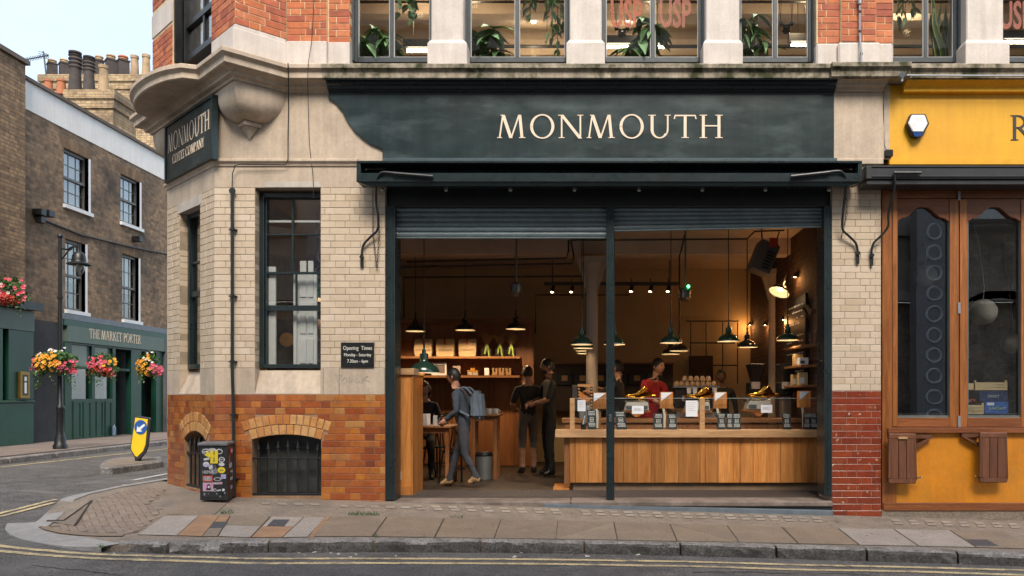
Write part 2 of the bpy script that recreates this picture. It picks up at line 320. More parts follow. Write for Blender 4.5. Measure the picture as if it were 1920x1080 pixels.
leafm = M('leaf_green', (0,0,0), .45, .2, 12, rnd=[(.10,.20,.065), (.13,.25,.095), (.08,.16,.055), (.16,.29,.12)])
leafd = M('small_leaf_green', (.055,.12,.028), .5, .35, 30)
gl_win = glass('window_glass', (.95,.96,.95), 2.8, 0, .10)
gl_shop = glass('shop_glass', (.93,.94,.94), 3.4, 0, .03)
gl_thin = glass('screen_glass', (.97,.98,.98), .6)
skin = M('skin', (.36,.19,.12), .55, .06, 20)
hairm = M('dark_hair', (.012,.009,.008), .5, .3, 60)
# ---------------------------------------------------------------- laid bricks and tiles
_pc = {}
def piece(Ln, h, mat, dep=.012, bev=.0035):
    k = (round(Ln/.004), round(h/.002), mat.name)
    if k not in _pc:
        b = MB(); l = k[0]*.004; g = {'orange_red_brick': .0042, 'amber_glaze': .0024, 'oxblood_glaze': .0022}.get(mat.name, .0026); e = bev
        x0, x1, z0, z1 = g, l-g, g, k[1]*.002-g
        V = [(x0,dep,z0),(x1,dep,z0),(x1,dep,z1),(x0,dep,z1), (x0,e*.6,z0),(x1,e*.6,z0),(x1,e*.6,z1),(x0,e*.6,z1), (x0+e,0,z0+e),(x1-e,0,z0+e),(x1-e,0,z1-e),(x0+e,0,z1-e)]
        b.add(V, [(i,(i+1)%4,4+(i+1)%4,4+i) for i in range(4)]+[(4+i,4+(i+1)%4,8+(i+1)%4,8+i) for i in range(4)]+[(8,9,10,11)])
        _pc[k] = b.mesh('laid_piece', mat)
    return _pc[k]
_cnt = {}; _rest = {}
def lay(fr, t0, t1, z0, z1, h, name, mat, parent, root, S=.232, H=.118, cut=None, d=0., jit=.0012, seed=0, limit=300):
    n = max(1, round((z1-z0)/h)); h = (z1-z0)/n; Pd = S+H; rz = fr.rz(); rot = Matrix.Rotation(rz, 4, 'Z')
    for r in range(n):
        za = z0+r*h; iv = [(t0, t1)]
        for c in (cut(za, za+h) if cut else []):
            nv = []
            for a, b in iv:
                if c[1] <= a or c[0] >= b: nv.append((a, b)); continue
                if c[0] > a: nv.append((a, c[0]))
                if c[1] < b: nv.append((c[1], b))
            iv = nv
        off = (0 if r % 2 else Pd/2)+random.uniform(-.006, .006)+seed
        for a, b in iv:
            if b-a < .02: continue
            cuts = [a]; k = math.floor((a-off)/Pd)-1
            while off+k*Pd < b:
                for q in ((off+k*Pd, off+k*Pd+S) if random.random() < .78 else (off+k*Pd+H, off+k*Pd+S)):
                    if a+.045 < q < b-.045 and q > cuts[-1]+.04: cuts.append(q)
                k += 1
            cuts.append(b)
            for i in range(len(cuts)-1):
                p = fr.pt(cuts[i], d+random.uniform(-jit, jit), za); key = (root.name, name)
                _cnt[key] = _cnt.get(key, 0)+1
                if _cnt[key] > limit:
                    L_ = cuts[i+1]-cuts[i]; mb = _rest.setdefault(key, (MB(), mat, parent, name))[0]; g = .0025
                    pm = piece(L_, h, mat); mw = Matrix.Translation(p) @ rot; mb.add([mw @ v.co for v in pm.vertices], [tuple(q.vertices) for q in pm.polygons]); continue
                o = bpy.data.objects.new(name, piece(cuts[i+1]-cuts[i], h, mat)); COL.objects.link(o); o.parent = parent
                o.matrix_basis = Matrix.Translation(p) @ rot @ Matrix.Rotation(random.gauss(0, .005), 4, 'X') @ Matrix.Rotation(random.gauss(0, .004), 4, 'Z')
                if parent.type == 'EMPTY': o.matrix_parent_inverse = parent.matrix_basis.inverted()
def flush_rest():
    for (rn, nm), (mb, mat, parent, name) in _rest.items():
        mb.build(name+'_course', mat, parent, kind='stuff')
def arch(fr, tc, zc, R0, R1, a0, a1, n, name, mat, parent, d=-.004, dep=.03):
    for i in range(n):
        b0 = a0+(a1-a0)*i/n+.006/R1; b1 = a0+(a1-a0)*(i+1)/n-.006/R1; mb = MB(); e = .004
        def q(r, a, dd): return fr.pt(tc+r*math.sin(a), dd, zc+r*math.cos(a))
        A = [q(R0+.003, b0, d+e), q(R0+.003, b1, d+e), q(R1-.003, b1, d+e), q(R1-.003, b0, d+e)]
        Bk = [q(R0+.003, b0, d+dep), q(R0+.003, b1, d+dep), q(R1-.003, b1, d+dep), q(R1-.003, b0, d+dep)]
        ee = e/R1; Fc = [q(R0+.003+e, b0+ee, d), q(R0+.003+e, b1-ee, d), q(R1-.003-e, b1-ee, d), q(R1-.003-e, b0+ee, d)]
        mb.add(Bk+A+Fc, [(k,(k+1)%4,4+(k+1)%4,4+k) for k in range(4)]+[(4+k,4+(k+1)%4,8+(k+1)%4,8+k) for k in range(4)]+[(8,9,10,11)])
        mb.build(name, mat, parent)
# ---------------------------------------------------------------- the corner building
A2 = Vector((-4.331, 0)); B2 = Vector((-5.46, 1.06))
CH = Frame(B2, A2-B2, Vector((-(A2-B2).y, (A2-B2).x))); CL = (A2-B2).length
bld = thing('corner_building', 'red brick corner building with pale stone cornice and cream tiled coffee shop front', 'building', (-1, 0, 0))
X0, X1 = A2.x, PX(722)
zb = -.35
# front-left wall, in stacked zones
zc0, zc1 = PZ(690), PZ(352); za1 = PZ(740); wz0, wz1 = PZ(690), PZ(358); wx0, wx1 = PX(478), PX(601)
for q in ((X0, wx0), (wx1, X1)): sw = MB(); sw.box(q[0], q[1], .0, .35, za1, zc0); sw.build('sill_course', stone, bld, bevel=.004)
sw = MB(); sw.box(X0, X1, 0, .35, zc1, 5.0); sw.build('stone_wall', stone, bld, bevel=.004); sw = MB()
# the window's sloping sill between the two sill blocks
sw.hexa([(wx0,-.001,za1),(wx1,-.001,za1),(wx1,.13,za1),(wx0,.13,za1),(wx0,-.001,za1+.015),(wx1,-.001,za1+.015),(wx1,.13,zc0-.02),(wx0,.13,zc0-.02)]); sw.box(wx0, wx1, .131, .35, za1, zc0-.03)
sw.build('sloping_sill', stone, bld, bevel=.004); sw = MB(); sw.box(PX(497), wx1, -.006, .002, zc1+.005, PZ(341)); sw.build('window_lintel', stone_sill, bld)
cw = MB(); cw.box(X0, wx0, .006, .35, zc0, zc1); cw.box(wx1, X1, .006, .35, zc0, zc1); cwall = cw.build('tile_backing', cream_m, bld)
TH = .0776
lay(FR, X0, X1, zc0, zc1, TH, 'cream_tile', cream, cwall, bld, cut=lambda a, b: [(wx0, wx1)] if b > wz0 and a < wz1-.02 else [])
Fl = Frame((wx0, 0), (0, 1), (-1, 0))      # left reveal of the window faces right
lay(Fl, .004, .125, zc0, wz1, TH, 'cream_tile', cream, cwall, bld, S=.118, H=.118)
# sill joints, lintel
sm = MB()
for x in (606, 636+0, 722-.5): sm.box(PX(x)-.002, PX(x)+.002, -.0015, .01, za1, zc0)
sm.build('sill_joint', jointm, bld)
# amber brick base with the arched basement opening
bx0, bx1 = PX(471.5), PX(602); bR = 1.40; bcx = (bx0+bx1)/2; bcz = PZ(815)-bR; bz0 = PZ(930)
def bedge(z):
    t = bR**2-(z-bcz)**2
    return math.sqrt(t) if t > 0 else 0
am = MB(); am.box(X0, bx0, .006, .35, zb, za1); am.box(bx1, X1, .006, .35, zb, za1); am.box(bx0, bx1, .006, .35, zb, bz0)
arcp = [(bx0+(bx1-bx0)*i/14) for i in range(15)]
am.prism([(x, .006, bcz+math.sqrt(bR**2-(x-bcx)**2)) for x in arcp]+[(bx1, .006, za1), (bx0, .006, za1)], (0, .344, 0))
amw = am.build('brick_base', amber_m, bld)
Ro = bR+.24
def acut(a, b):
    zm = (a+b)/2; out = []
    if b > bz0:
        if a < PZ(823): out.append((bx0, bx1))
        if PZ(823)-.06 < zm < bcz+Ro:
            w = math.sqrt(max(0, Ro**2-(zm-bcz)**2)); lim = .415+.085*sst(PZ(823)-.05, PZ(800), zm)
            out.append((bcx-min(w, lim), bcx+min(w, lim)))
    return out
lay(FR, X0, X1, -.23, za1, TH, 'amber_brick', amber, amw, bld, cut=acut)
aa = math.asin(.41/bR)
arch(FR, bcx, bcz, bR, bR+.118, -aa*1.0, aa*1.0, 10, 'arch_brick', amber_arch, amw)
arch(FR, bcx, bcz, bR+.12, bR+.238, -aa*1.12, aa*1.12, 13, 'arch_brick', amber_arch, amw)
# chamfer wall: same zones
ct0, ct1 = CH.t(336), CH.t(375)
kz0, kz1 = PZ(690), PZ(352)
cs = MB(); cs.obox(CH, 0, CL, .0, .35, kz1, 5.0); cs.build('stone_wall', stone, bld); cs = MB(); cs.obox(CH, 0, ct0, 0, .35, za1, kz0); cs.build('sill_course', stone, bld); cs = MB(); cs.obox(CH, ct1, CL-.001, 0, .35, za1, kz0); cs.build('sill_course', stone, bld); cs = MB()
p = [CH.pt(t, d, z) for z0_, z1_ in ((za1, za1+.02),) for t, d, z in ((ct0,-.001,za1),(ct1,-.001,za1),(ct1,.13,za1),(ct0,.13,za1),(ct0,-.001,za1+.015),(ct1,-.001,za1+.015),(ct1,.13,kz0-.02),(ct0,.13,kz0-.02))]; cs.obox(CH, ct0, ct1, .131, .35, za1, kz0-.03)
cs.hexa(p); cs.build('sloping_sill', stone, bld, bevel=.004)
cc = MB(); cc.obox(CH, 0, ct0, .006, .35, kz0, kz1); cc.obox(CH, ct1, CL, .006, .35, kz0, kz1); ccw = cc.build('tile_backing', cream_m, bld)
cwz1 = CH.z(355, 392)
cs2 = MB(); cs2.obox(CH, ct0-.05, ct1+.05, -.004, .35, cwz1, kz1); cs2.build('window_lintel', stone_sill, bld)
lay(CH, 0, CL, kz0, kz1, TH, 'cream_tile', cream, ccw, bld, cut=lambda a, b: [(ct0, ct1)] if a < cwz1-.02 else [(ct0-.05, ct1+.05)], S=.2)
Fl2 = Frame(CH.pt(ct0, 0, 0).xy, CH.n, -CH.u)
lay(Fl2, .004, .11, kz0, cwz1, TH, 'cream_tile', cream, ccw, bld, S=.118, H=.118)
ca = MB(); c0, c1 = CH.t(345), CH.t(386.5); ccx = (c0+c1)/2; cR = .62; chw = (c1-c0)/2; cz = CH.z(365, 808)-cR
cbz0 = CH.z(360, 915)
ca.obox(CH, 0, c0, .006, .35, zb, za1); ca.obox(CH, c1, CL, .006, .35, zb, za1); ca.obox(CH, c0, c1, .006, .35, zb, cbz0)
ts = [c0+(c1-c0)*i/12 for i in range(13)]
ca.prism([CH.pt(t, .006, cz+math.sqrt(cR**2-(t-ccx)**2)) for t in ts]+[CH.pt(c1, .006, za1), CH.pt(c0, .006, za1)], CH.n*.344)
caw = ca.build('brick_base', amber_m, bld)
def ccut(a, b):
    zm = (a+b)/2; out = []
    if b > cbz0:
        if a < cz+cR-.06: out.append((c0, c1))
        if cz+cR-.12 < zm < cz+cR+.24:
            w = math.sqrt(max(0, (cR+.24)**2-(zm-cz)**2)); out.append((ccx-min(w, chw+.09), ccx+min(w, chw+.09)))
    return out
lay(CH, 0, CL, -.16, za1, TH, 'amber_brick', amber, caw, bld, cut=ccut, seed=.05)
ab = math.asin(min(.99, chw/cR))
arch(CH, ccx, cz, cR, cR+.118, -ab, ab, 8, 'arch_brick', amber_arch, caw); arch(CH, ccx, cz, cR+.12, cR+.238, -ab*1.05, ab*1.05, 10, 'arch_brick', amber_arch, caw)
# side wall on the street to the left, back and party walls, roof: closes the rooms
sd_ = MB(); sd_.box(B2.x, B2.x+.3, B2.y, 5.7, zb, 5.0); sd_.build('side_wall', stone, bld)
# right pier
rx0, rx1 = PX(1560), PX(1652); rp = MB(); rp.box(rx0, rx1, .006, .5, PZ(733), PZ(338)); rpw = rp.build('tile_backing', cream_m, bld)
lay(FR, rx0, rx1, PZ(733), PZ(338), TH, 'cream_tile', cream, rpw, bld, seed=.03)
rp = MB(); rp.box(rx0, rx1, .006, .5, zb, PZ(733)); rpr = rp.build('brick_base', redt_m, bld)
lay(FR, rx0, rx1, -.20, PZ(733), TH, 'oxblood_brick', redt, rpr, bld, seed=.05)
# stone pilaster head above the pier, with cap and foot mouldings
ph = MB(); ph.box(PX(1562), PX(1656), -.03, .4, PZ(300), 5.0); ph.box(PX(1655), PX(1668), -.012, .4, PZ(300), 5.0)
ph.build('pilaster', stone, bld, bevel=.004)
pj = MB(); pj.bpx(1562, 1657, 297, 308, -.05, .05); pj.bpx(1565, 1654, 308, 338, -.015, .1); pj.build('pilaster_foot', stone, bld, bevel=.008)
# string course round the corner, at the foot of the frieze
def zz(y, Y=0.): return PZ(y, Y)
path_low = [(B2.x, 3.5), tuple(B2), tuple(A2), (PX(672), 0)]
st = MB(); st.sweep([(-.05, zz(299)), (.035, zz(299)), (.042, zz(301)), (.042, zz(304)), (.02, zz(308)), (.012, zz(312)), (-.05, zz(312))], path_low); st.build('string_course', stone, bld)
# upper walls: plan with the two corner piers turned by 45 degrees
ap1 = A2+(A2-B2).normalized()*.565; q1 = Vector((PX(537), 0)); ap2 = B2-(A2-B2).normalized()*.565; q2 = Vector((B2.x, 2*B2.y-ap2.y+.8))
q2 = ap2+Vector((.42, .42))
path_up = [(q2.x, 4.5), tuple(q2), tuple(ap2), tuple(ap1), tuple(q1), (PX(613), 0)]
chd = (A2-B2).normalized()
def bow(out, t0=.45, t1=2.02, n=14):
    pts = [q2+Vector((0, 2)), q2, ap2]; T = (ap1-ap2).length; nrm = Vector((chd.y, -chd.x)) 
    for i in range(n+1):
        s = i/n; t = t0+(t1-t0)*s; e = out*math.sqrt(max(0, 1-(2*s-1)**2))**.8
        pts.append(ap2+chd*t+nrm*e)
    return [tuple(v) for v in pts]+[tuple(ap1), tuple(q1)]
pcx = bow(.33)
cor = [(-.3, zz(119,-.2)), (.20, zz(119,-.2)), (.215, zz(121,-.2)), (.215, zz(128,-.2)), (.19, zz(131,-.2)), (.175, zz(134,-.2)), (.175, zz(144,-.2)), (.16, zz(146,-.2)), (-.3, zz(146,-.2))]
co = MB(); co.sweep(cor, pcx+[(PX(613), 0)]); co.build('corner_cornice', stone, bld, smooth=True)
co = MB(); co.sweep(cor, [(PX(613.3), 0), (PX(1546), 0)]); co.build('cornice', stone_moss, bld)
co = MB(); co.sweep([(o+.045, z) for o, z in cor], [(PX(1548), 0), (PX(1692), 0)]); co.build('pilaster_cornice', stone_moss, bld)
co = MB(); co.sweep(cor, [(PX(1694), 0), (PX(2300), 0)]); co.build('cornice', stone_moss, bld)
bed = [(-.3, zz(146.4,-.2)+.001), (.15, zz(146.4,-.2)+.001), (.14, zz(152,-.1)), (.10, zz(156,-.08)), (.075, zz(160,-.07)), (.075, zz(164,-.07)), (.03, zz(169,-.03)), (.02, zz(175)), (-.3, zz(175))]
co = MB(); co.sweep(bed, [(q2.x, q2.y+2), tuple(q2), tuple(ap2), tuple(ap1), tuple(q1), (PX(618), 0)]); co.build('bed_moulding', stone, bld)
co = MB(); co.sweep([(o+.03, z) for o, z in bed], [(PX(1563), 0), (PX(1657), 0)]); co.build('pilaster_capital', stone, bld)
# the carved quarter-bowl brackets that carry the corner piers, each with a little foot
for apx, flip, lab in ((ap1, 1, None), (ap2, -1, None)):
    c = Vector((apx.x, apx.y)); side = (q1 if flip > 0 else q2)-c; back = c+side*.5
    base = A2 if flip > 0 else B2
    ztop, zlow = zz(172), zz(236); n = 14; mb = MB(); rows = []
    # plan triangle base - apex - end, shrinking to the wall corner as it goes down
    e1 = Vector(base); e2 = Vector(q1 if flip > 0 else q2); a = c
    tgt = (e1+e2)/2*.62+e1*.38 if flip > 0 else (e1+e2)/2*.62+e1*.38
    for i in range(n+1):
        s = i/n; k = max(0, 1-s**2.6)**.5; z = ztop-(ztop-zlow)*s
        row = []
        for wgt in [j/8 for j in range(9)]:
            nb = Vector((-(a-e1).y, (a-e1).x)).normalized(); nb = nb if nb.dot(a-(e1+e2)/2) > -1 and nb.dot((e1+a)/2-(e1+e2)/2) > 0 else -nb; v = e1+(a-e1)*wgt+nb*(.20*s*math.sin(PI*wgt)*(a-e1).length); row.append(v)
        for wgt in [j/8 for j in range(1, 9)]:
            nb = Vector((-(e2-a).y, (e2-a).x)).normalized(); nb = nb if nb.dot((e2+a)/2-(e1+e2)/2) > 0 else -nb; v = a+(e2-a)*wgt+nb*(.20*s*math.sin(PI*wgt)*(e2-a).length); row.append(v)
        m_ = (e1+e2)/2
        rows.append([(m_.x+(v.x-m_.x)*k*(.98)+(0), m_.y+(v.y-m_.y)*k*.98, z) for v in row])
    w_ = len(rows[0]); mb.add([v for r in rows for v in r], [(i*w_+j, i*w_+j+1, (i+1)*w_+j+1, (i+1)*w_+j) for i in range(n) for j in range(w_-1)])
    mb.build('bracket_bowl', stone, bld, smooth=True)
    m_ = (e1+e2)/2; out = (a-m_).normalized(); fb = MB()
    ce = m_+out*.02
    fb.lathe([(.0, zlow-.17), (.10, zlow-.03), (.135, zlow-.03), (.135, zlow+.01), (.11, zlow+.02), (.09, zlow+.05)], (ce.x, ce.y, 0), 4)
    fb.build('bracket_foot', stone, bld)
# upper brickwork and its white stone plinth
zu0 = zz(119,-.2); zpl = zz(78); ztop = 8.3
UCH = Frame(ap2, chd, Vector((-chd.y, chd.x))); UL = (ap1-ap2).length
ret = Frame(ap1, q1-ap1, Vector((-(q1-ap1).y, (q1-ap1).x))); RL = (q1-ap1).length
ut0, ut1 = UCH.t(323), UCH.t(396)
zpc = UCH.z(438, 45)
pl = MB(); pl.obox(UCH, 0, ut0, .0, .3, zu0, zpc); pl.build('stone_plinth', stone_w, bld, bevel=.012); pl = MB(); pl.obox(UCH, ut1, UL, .0, .3, zu0, zpc); pl.obox(ret, .004, RL, 0, .28, zu0, zpc)
pl.obox(UCH, UL-.3, UL+.018, -.018, .0, zu0, zpc-.05); pl.obox(ret, -.018, RL, -.018, -.001, zu0, zpc-.05)
pl.box(q1.x, PX(613), -.02, .3, zu0, zpl); pl.box(PX(613), PX(654), .03, .3, zu0, zpl+.01); pl.build('stone_plinth', stone_w, bld, bevel=.012)
ub = MB(); ub.obox(UCH, 0, ut0, .006, .3, zpc, ztop); ub.obox(UCH, ut1, UL, .006, .3, zpc, ztop); ub.obox(ret, .006, RL, .006, .28, zpc, ztop)
ub.box(q1.x, PX(613), .006, .3, zpl, ztop); ub.box(PX(613), PX(654), .046, .3, zpl, ztop); ubw = ub.build('brick_wall', rbrick_m, bld)
zbt = 6.15; BH = .082
bandz0 = UCH.z(300, 60); bandz1 = UCH.z(300, 18)
bd = MB(); bd.obox(UCH, -.004, ut0, -.006, .05, bandz0, bandz1); bd.build('stone_band', stone_w, bld)
lay(UCH, 0, ut0, zpc, zbt+.6, BH, 'red_brick', rbrick, ubw, bld, cut=lambda a, b: [(-1, ut0)] if b > bandz0 and a < bandz1 else [])
lay(UCH, ut1, UL, zpc, zbt+.5, BH, 'red_brick', rbrick, ubw, bld); lay(ret, 0, RL, zpc, zbt+.4, BH, 'red_brick', rbrick, ubw, bld, seed=.1)
lay(FR, q1.x, PX(613), zpl, zbt, BH, 'red_brick', rbrick, ubw, bld); lay(FR, PX(614), PX(654), zpl, zbt, BH, 'red_brick', rbrick, ubw, bld, d=.04)
rv = Frame((PX(654), .04), (0, 1), (-1, 0)); lay(rv, 0, .16, zpl, zbt, BH, 'red_brick', rbrick, ubw, bld, S=.16)
# right-hand upper pier of brick with its drain pipe
ub = MB(); ub.box(PX(1533), PX(1677), .046, .3, zz(78), ztop); ub.box(PX(1577), PX(1643), .006, .05, zz(78), ztop); ub2 = ub.build('brick_wall', rbrick_m, bld)
lay(FR, PX(1535), PX(1577), zz(78), zbt, BH, 'red_brick', rbrick, ub2, bld, d=.04); lay(FR, PX(1577), PX(1643), zz(78), zbt, BH, 'red_brick', rbrick, ub2, bld, seed=.07); lay(FR, PX(1643), PX(1677), zz(78), zbt, BH, 'red_brick', rbrick, ub2, bld, d=.04, seed=.04)
pl = MB(); pl.box(PX(1532), PX(1677.5), .03, .3, zu0, zz(78)); pl.box(PX(1571), PX(1651), -.02, .03, zu0, zz(80)); pl.build('stone_plinth', stone_w, bld, bevel=.02)
dp = MB(); dp.tube([P(1612, -60, -.035), P(1612, 60, -.035), P(1613, 78, -.05), P(1615, 90, -.07), P(1615, 118, -.07)], .011); dp.cyl(P(1612, 8, -.035), P(1612, -4, -.035), .024); dp.build('drain_pipe', galv, bld, smooth=True)
cb = MB()
for y in (20, 57, 99): cb.cyl(P(1612.5 if y < 80 else 1615, y, -.06 if y > 80 else -.035), P(1612.5 if y < 80 else 1615, y+4, -.06 if y > 80 else -.035), .017)
cb.build('pipe_bracket', iron, bld)
# stone piers between the upper windows
for a, b, c, e in ((809, 869, 803, 877), (1068, 1128, 1062, 1134), (1323, 1386, 1317, 1391), (1811, 1880, 1806, 1888)):
    s_ = MB(); s_.box(PX(a), PX(b), -.02, .30, zz(84), ztop); s_.build('window_pier', stone_w, bld, bevel=.012)
    s_ = MB(); x0, x1 = PX(c), PX(e); zt = zz(85); s_.box(x0, x1, -.06, .29, zu0, zt)
    s_.hexa([(x0,-.06,zt),(x1,-.06,zt),(x1,.29,zt),(x0,.29,zt),(PX(a)-.003,-.022,zz(76)),(PX(b)+.003,-.022,zz(76)),(PX(b)+.003,.29,zz(76)),(PX(a)-.003,.29,zz(76))])
    s_.build('pier_base', stone_w, bld, bevel=.006)
# ---- upper windows, the room behind them
def upper_window(x0, x1, xm):
    Y = .20; a, b = PX(x0)-.02, PX(x1)+.02; z0 = zz(118, Y); z1 = 7.6; w = MB()
    w.box(a, a+.075, Y-.03, Y+.06, z0, z1); w.box(b-.075, b, Y-.03, Y+.06, z0, z1); w.box(a+.075, b-.075, Y-.02, Y+.06, z0, z0+.062); w.box(a+.075, b-.075, Y-.02, Y+.06, z1-.07, z1)
    w.box(a, a+.04, Y-.075, Y-.03, z0, z1); w.box(b-.04, b, Y-.075, Y-.03, z0, z1)
    m = PX(xm, Y); w.box(m-.022, m+.022, Y-.015, Y+.05, z0+.062, z1-.07)
    f = w.build('window_frame', M('slate_frame', (.045,.055,.062), .4, .2, 8), bld, bevel=.004)
    bead = MB()
    for u, v in ((a+.075, m-.022), (m+.022, b-.075)):
        g = MB(); g.box(u, v, Y+.012, Y+.018, z0+.062, z1-.07); g.build('pane', gl_win, f)
        zb_ = z0+.062; bead.box(u, u+.012, Y-.003, Y+.01, zb_, z1-.07); bead.box(v-.012, v, Y-.003, Y+.01, zb_, z1-.07); bead.box(u+.012, v-.012, Y-.003, Y+.01, zb_, zb_+.012)
    bead.build('glazing_bead', M('grey_bead', (.30,.30,.30), .5), f)
for w_ in ((654, 809, 735), (869, 1068, 970), (1128, 1323, 1224), (1386, 1533, 1453), (1677, 1811, 1735), (1880, 2040, 1985)): upper_window(*w_)
office_w = M('office_plaster', (.42,.34,.26), .8, .08, 2); office_c = M('office_ceiling_paint', (.50,.41,.32), .85, .1, 1.2)
r = MB(); r.box(-4.2, 8, .3, 7.2, 7.75, 7.95); r.build('office_ceiling', office_c, bld)
r = MB(); r.box(-3.9, 8, .32, 7.2, 4.9, 5.08); r.box(-5.2, -3.9, 1.25, 7.2, 4.9, 5.08); r.build('office_floor', M('office_boards', (.16,.10,.06), .6), bld)
r = MB(); r.box(-4.2, 8, 7.2, 7.4, 4.9, 7.95); r.box(-4.4, -4.2, .9, 7.4, 5.08, 7.95); r.box(8, 8.2, 0, 7.4, 4.9, 7.95); r.build('office_wall', office_w, bld)
r = MB(); r.box(-6.2, 8.4, -.0, 7.4, ztop, ztop+.2); r.build('roof', blackp, bld)
for k, Yk in enumerate((1.9, 3.4, 4.9)):
    r = MB(); r.box(-4.2, 8, Yk, Yk+.22, 7.47, 7.75); r.build('ceiling_beam', office_c, bld)
r = MB(); r.tube([(-4.1, 2.7, 7.3), (7.9, 2.7, 7.3)], .02); r.tube([(-4.1, 4.3, 7.35), (7.9, 4.3, 7.35)], .03); r.build('ceiling_pipe', iron, bld)
# chamfer upper window (dark sash) between the corner piers
def chamfer_upper():
    z0, z1 = UCH.z(330, 110), 7.7; w = MB(); a, b = ut0-.01, ut1+.01
    w.obox(UCH, a, a+.10, .12, .26, z0, z1); w.obox(UCH, b-.10, b, .12, .26, z0, z1); w.obox(UCH, a+.1, b-.1, .13, .26, z0, z0+.08)
    w.obox(UCH, a, a+.04, .02, .12, z0, z1); w.obox(UCH, b-.04, b, .02, .12, z0, z1)
    zm = UCH.z(360, 12); w.obox(UCH, a+.1, b-.1, .14, .24, zm-.04, zm+.04); tm = (a+b)/2; w.obox(UCH, tm-.025, tm+.025, .15, .22, z0+.08, z1)
    f = w.build('window_frame', blackp, bld, bevel=.005)
    for u, v in ((a+.1, tm-.025), (tm+.025, b-.1)):
        g = MB(); g.obox(UCH, u, v, .18, .186, z0+.08, z1); g.build('pane', gl_win, f)
    r = MB(); r.obox(UCH, a+.1, tm-.03, .26, .28, z0+.08, z1); r.obox(UCH, tm+.1, b-.1, .27, .29, z0+.08, z1); r.build('window_blind', M('grey_blind', (.22,.20,.18), .8), f)
chamfer_upper()
r = MB(); r.obox(UCH, ut0-.02, ut1+.02, .6, .7, 5.0, 8.2); r.build('office_wall', office_w, bld)
# ---- shop-front windows of the ground floor
def front_window():
    Y = .12; z0 = PZ(690, Y); z1 = PZ(362, Y); a = PX(486, Y); b = wx1+.1; w = MB()
    w.box(a, a+.055, Y, Y+.12, z0, z1); w.box(b-.04, b, Y, Y+.12, z0, z1); w.box(a+.055, b-.04, Y+.002, Y+.12, z1-.05, z1); w.box(a+.055, b-.04, Y-.01, Y+.12, z0, z0+.045)
    w.box(a+.055, a+.075, Y+.03, Y+.12, z0+.045, z1-.05)
    f = w.build('window_frame', dgreen, bld, bevel=.004); a += .075; b2 = b-.04
    zr = PZ(577, Y+.02); zh = [PZ(v, Y+.05) for v in (440, 512)]; m = PX(548.5, Y+.05)
    up = MB(); up.box(a, b2, Y+.03, Y+.06, zr-.035, zr+.03); up.box(a, b2, Y+.05, Y+.08, zh[0]-.01, zh[0]+.01); up.box(a, b2, Y+.045, Y+.08, zh[1]-.014, zh[1]+.014)
    up.box(m-.012, m+.012, Y+.052, Y+.078, zh[1]+.014, z1-.05); m2 = PX(556, Y+.1); up.box(m2-.012, m2+.012, Y+.09, Y+.11, zr+.03, zh[1])
    up.build('sash_bar', dgreen, f, bevel=.003)
    for u, v, p, q in ((a, m-.012, zh[0]+.01, z1-.05), (m+.012, b2, zh[0]+.01, z1-.05), (a, m-.012, zh[1]+.014, zh[0]-.01), (m+.012, b2, zh[1]+.014, zh[0]-.01), (a, b2, zr+.03, zh[1]-.014), (a, b2, z0+.045, zr-.035)):
        g = MB(); g.box(u, v, Y+.063, Y+.068, p, q); g.build('pane', gl_win, f)
    wh = MB(); wh.box(a, a+.085, Y+.085, Y+.12, z0, zr+.5); wh.box(PX(563, .4), PX(600, .4), .29, .32, z0, zh[1]+.02); wh.box(PX(558, .4), PX(564, .4), .26, .32, z0, zh[1]+.02)
    for q0, q1_ in ((.06, .36), (.42, .80), (.86, 1.3)):
        wh.box(PX(569, .4), PX(581, .4), .278, .29, z0+q0, z0+q1_); wh.box(PX(584, .4), PX(594, .4), .278, .29, z0+q0, z0+q1_)
    wh.build('inner_shutter', white, f, bevel=.004)
    wl = MB(); wl.box(a, b2, Y+.1, Y+.13, PZ(417, Y+.1), PZ(413, Y+.1)); wl.build('blind_rail', white, f)
front_window()
def chamfer_window():
    d = .10; z0 = CH.z(362, 692, d); z1 = cwz1; a, b = ct0-.01, ct1+.02; w = MB()
    w.obox(CH, a, a+.07, d, d+.1, z0, z1); w.obox(CH, b-.05, b, d, d+.1, z0, z1); w.obox(CH, a+.07, b-.05, d, d+.1, z1-.06, z1); w.obox(CH, a+.07, b-.05, d-.02, d+.1, z0, z0+.06)
    zr = z0+.95; zs = z0+1.35
    w.obox(CH, a+.07, b-.05, d+.02, d+.06, zr-.035, zr+.035); w.obox(CH, a+.07, b-.05, d+.03, d+.07, zs-.015, zs+.015)
    f = w.build('window_frame', dgreen, bld, bevel=.004)
    for p, q in ((z0+.06, zr-.035), (zr+.035, zs-.015), (zs+.015, z1-.06)):
        g = MB(); g.obox(CH, a+.07, b-.05, d+.05, d+.055, p, q); g.build('pane', gl_win, f)
    r = MB(); r.obox(CH, b-.35, b-.1, d+.3, d+.33, z0+.3, z1); r.build('inner_shutter', white, f)
chamfer_window()
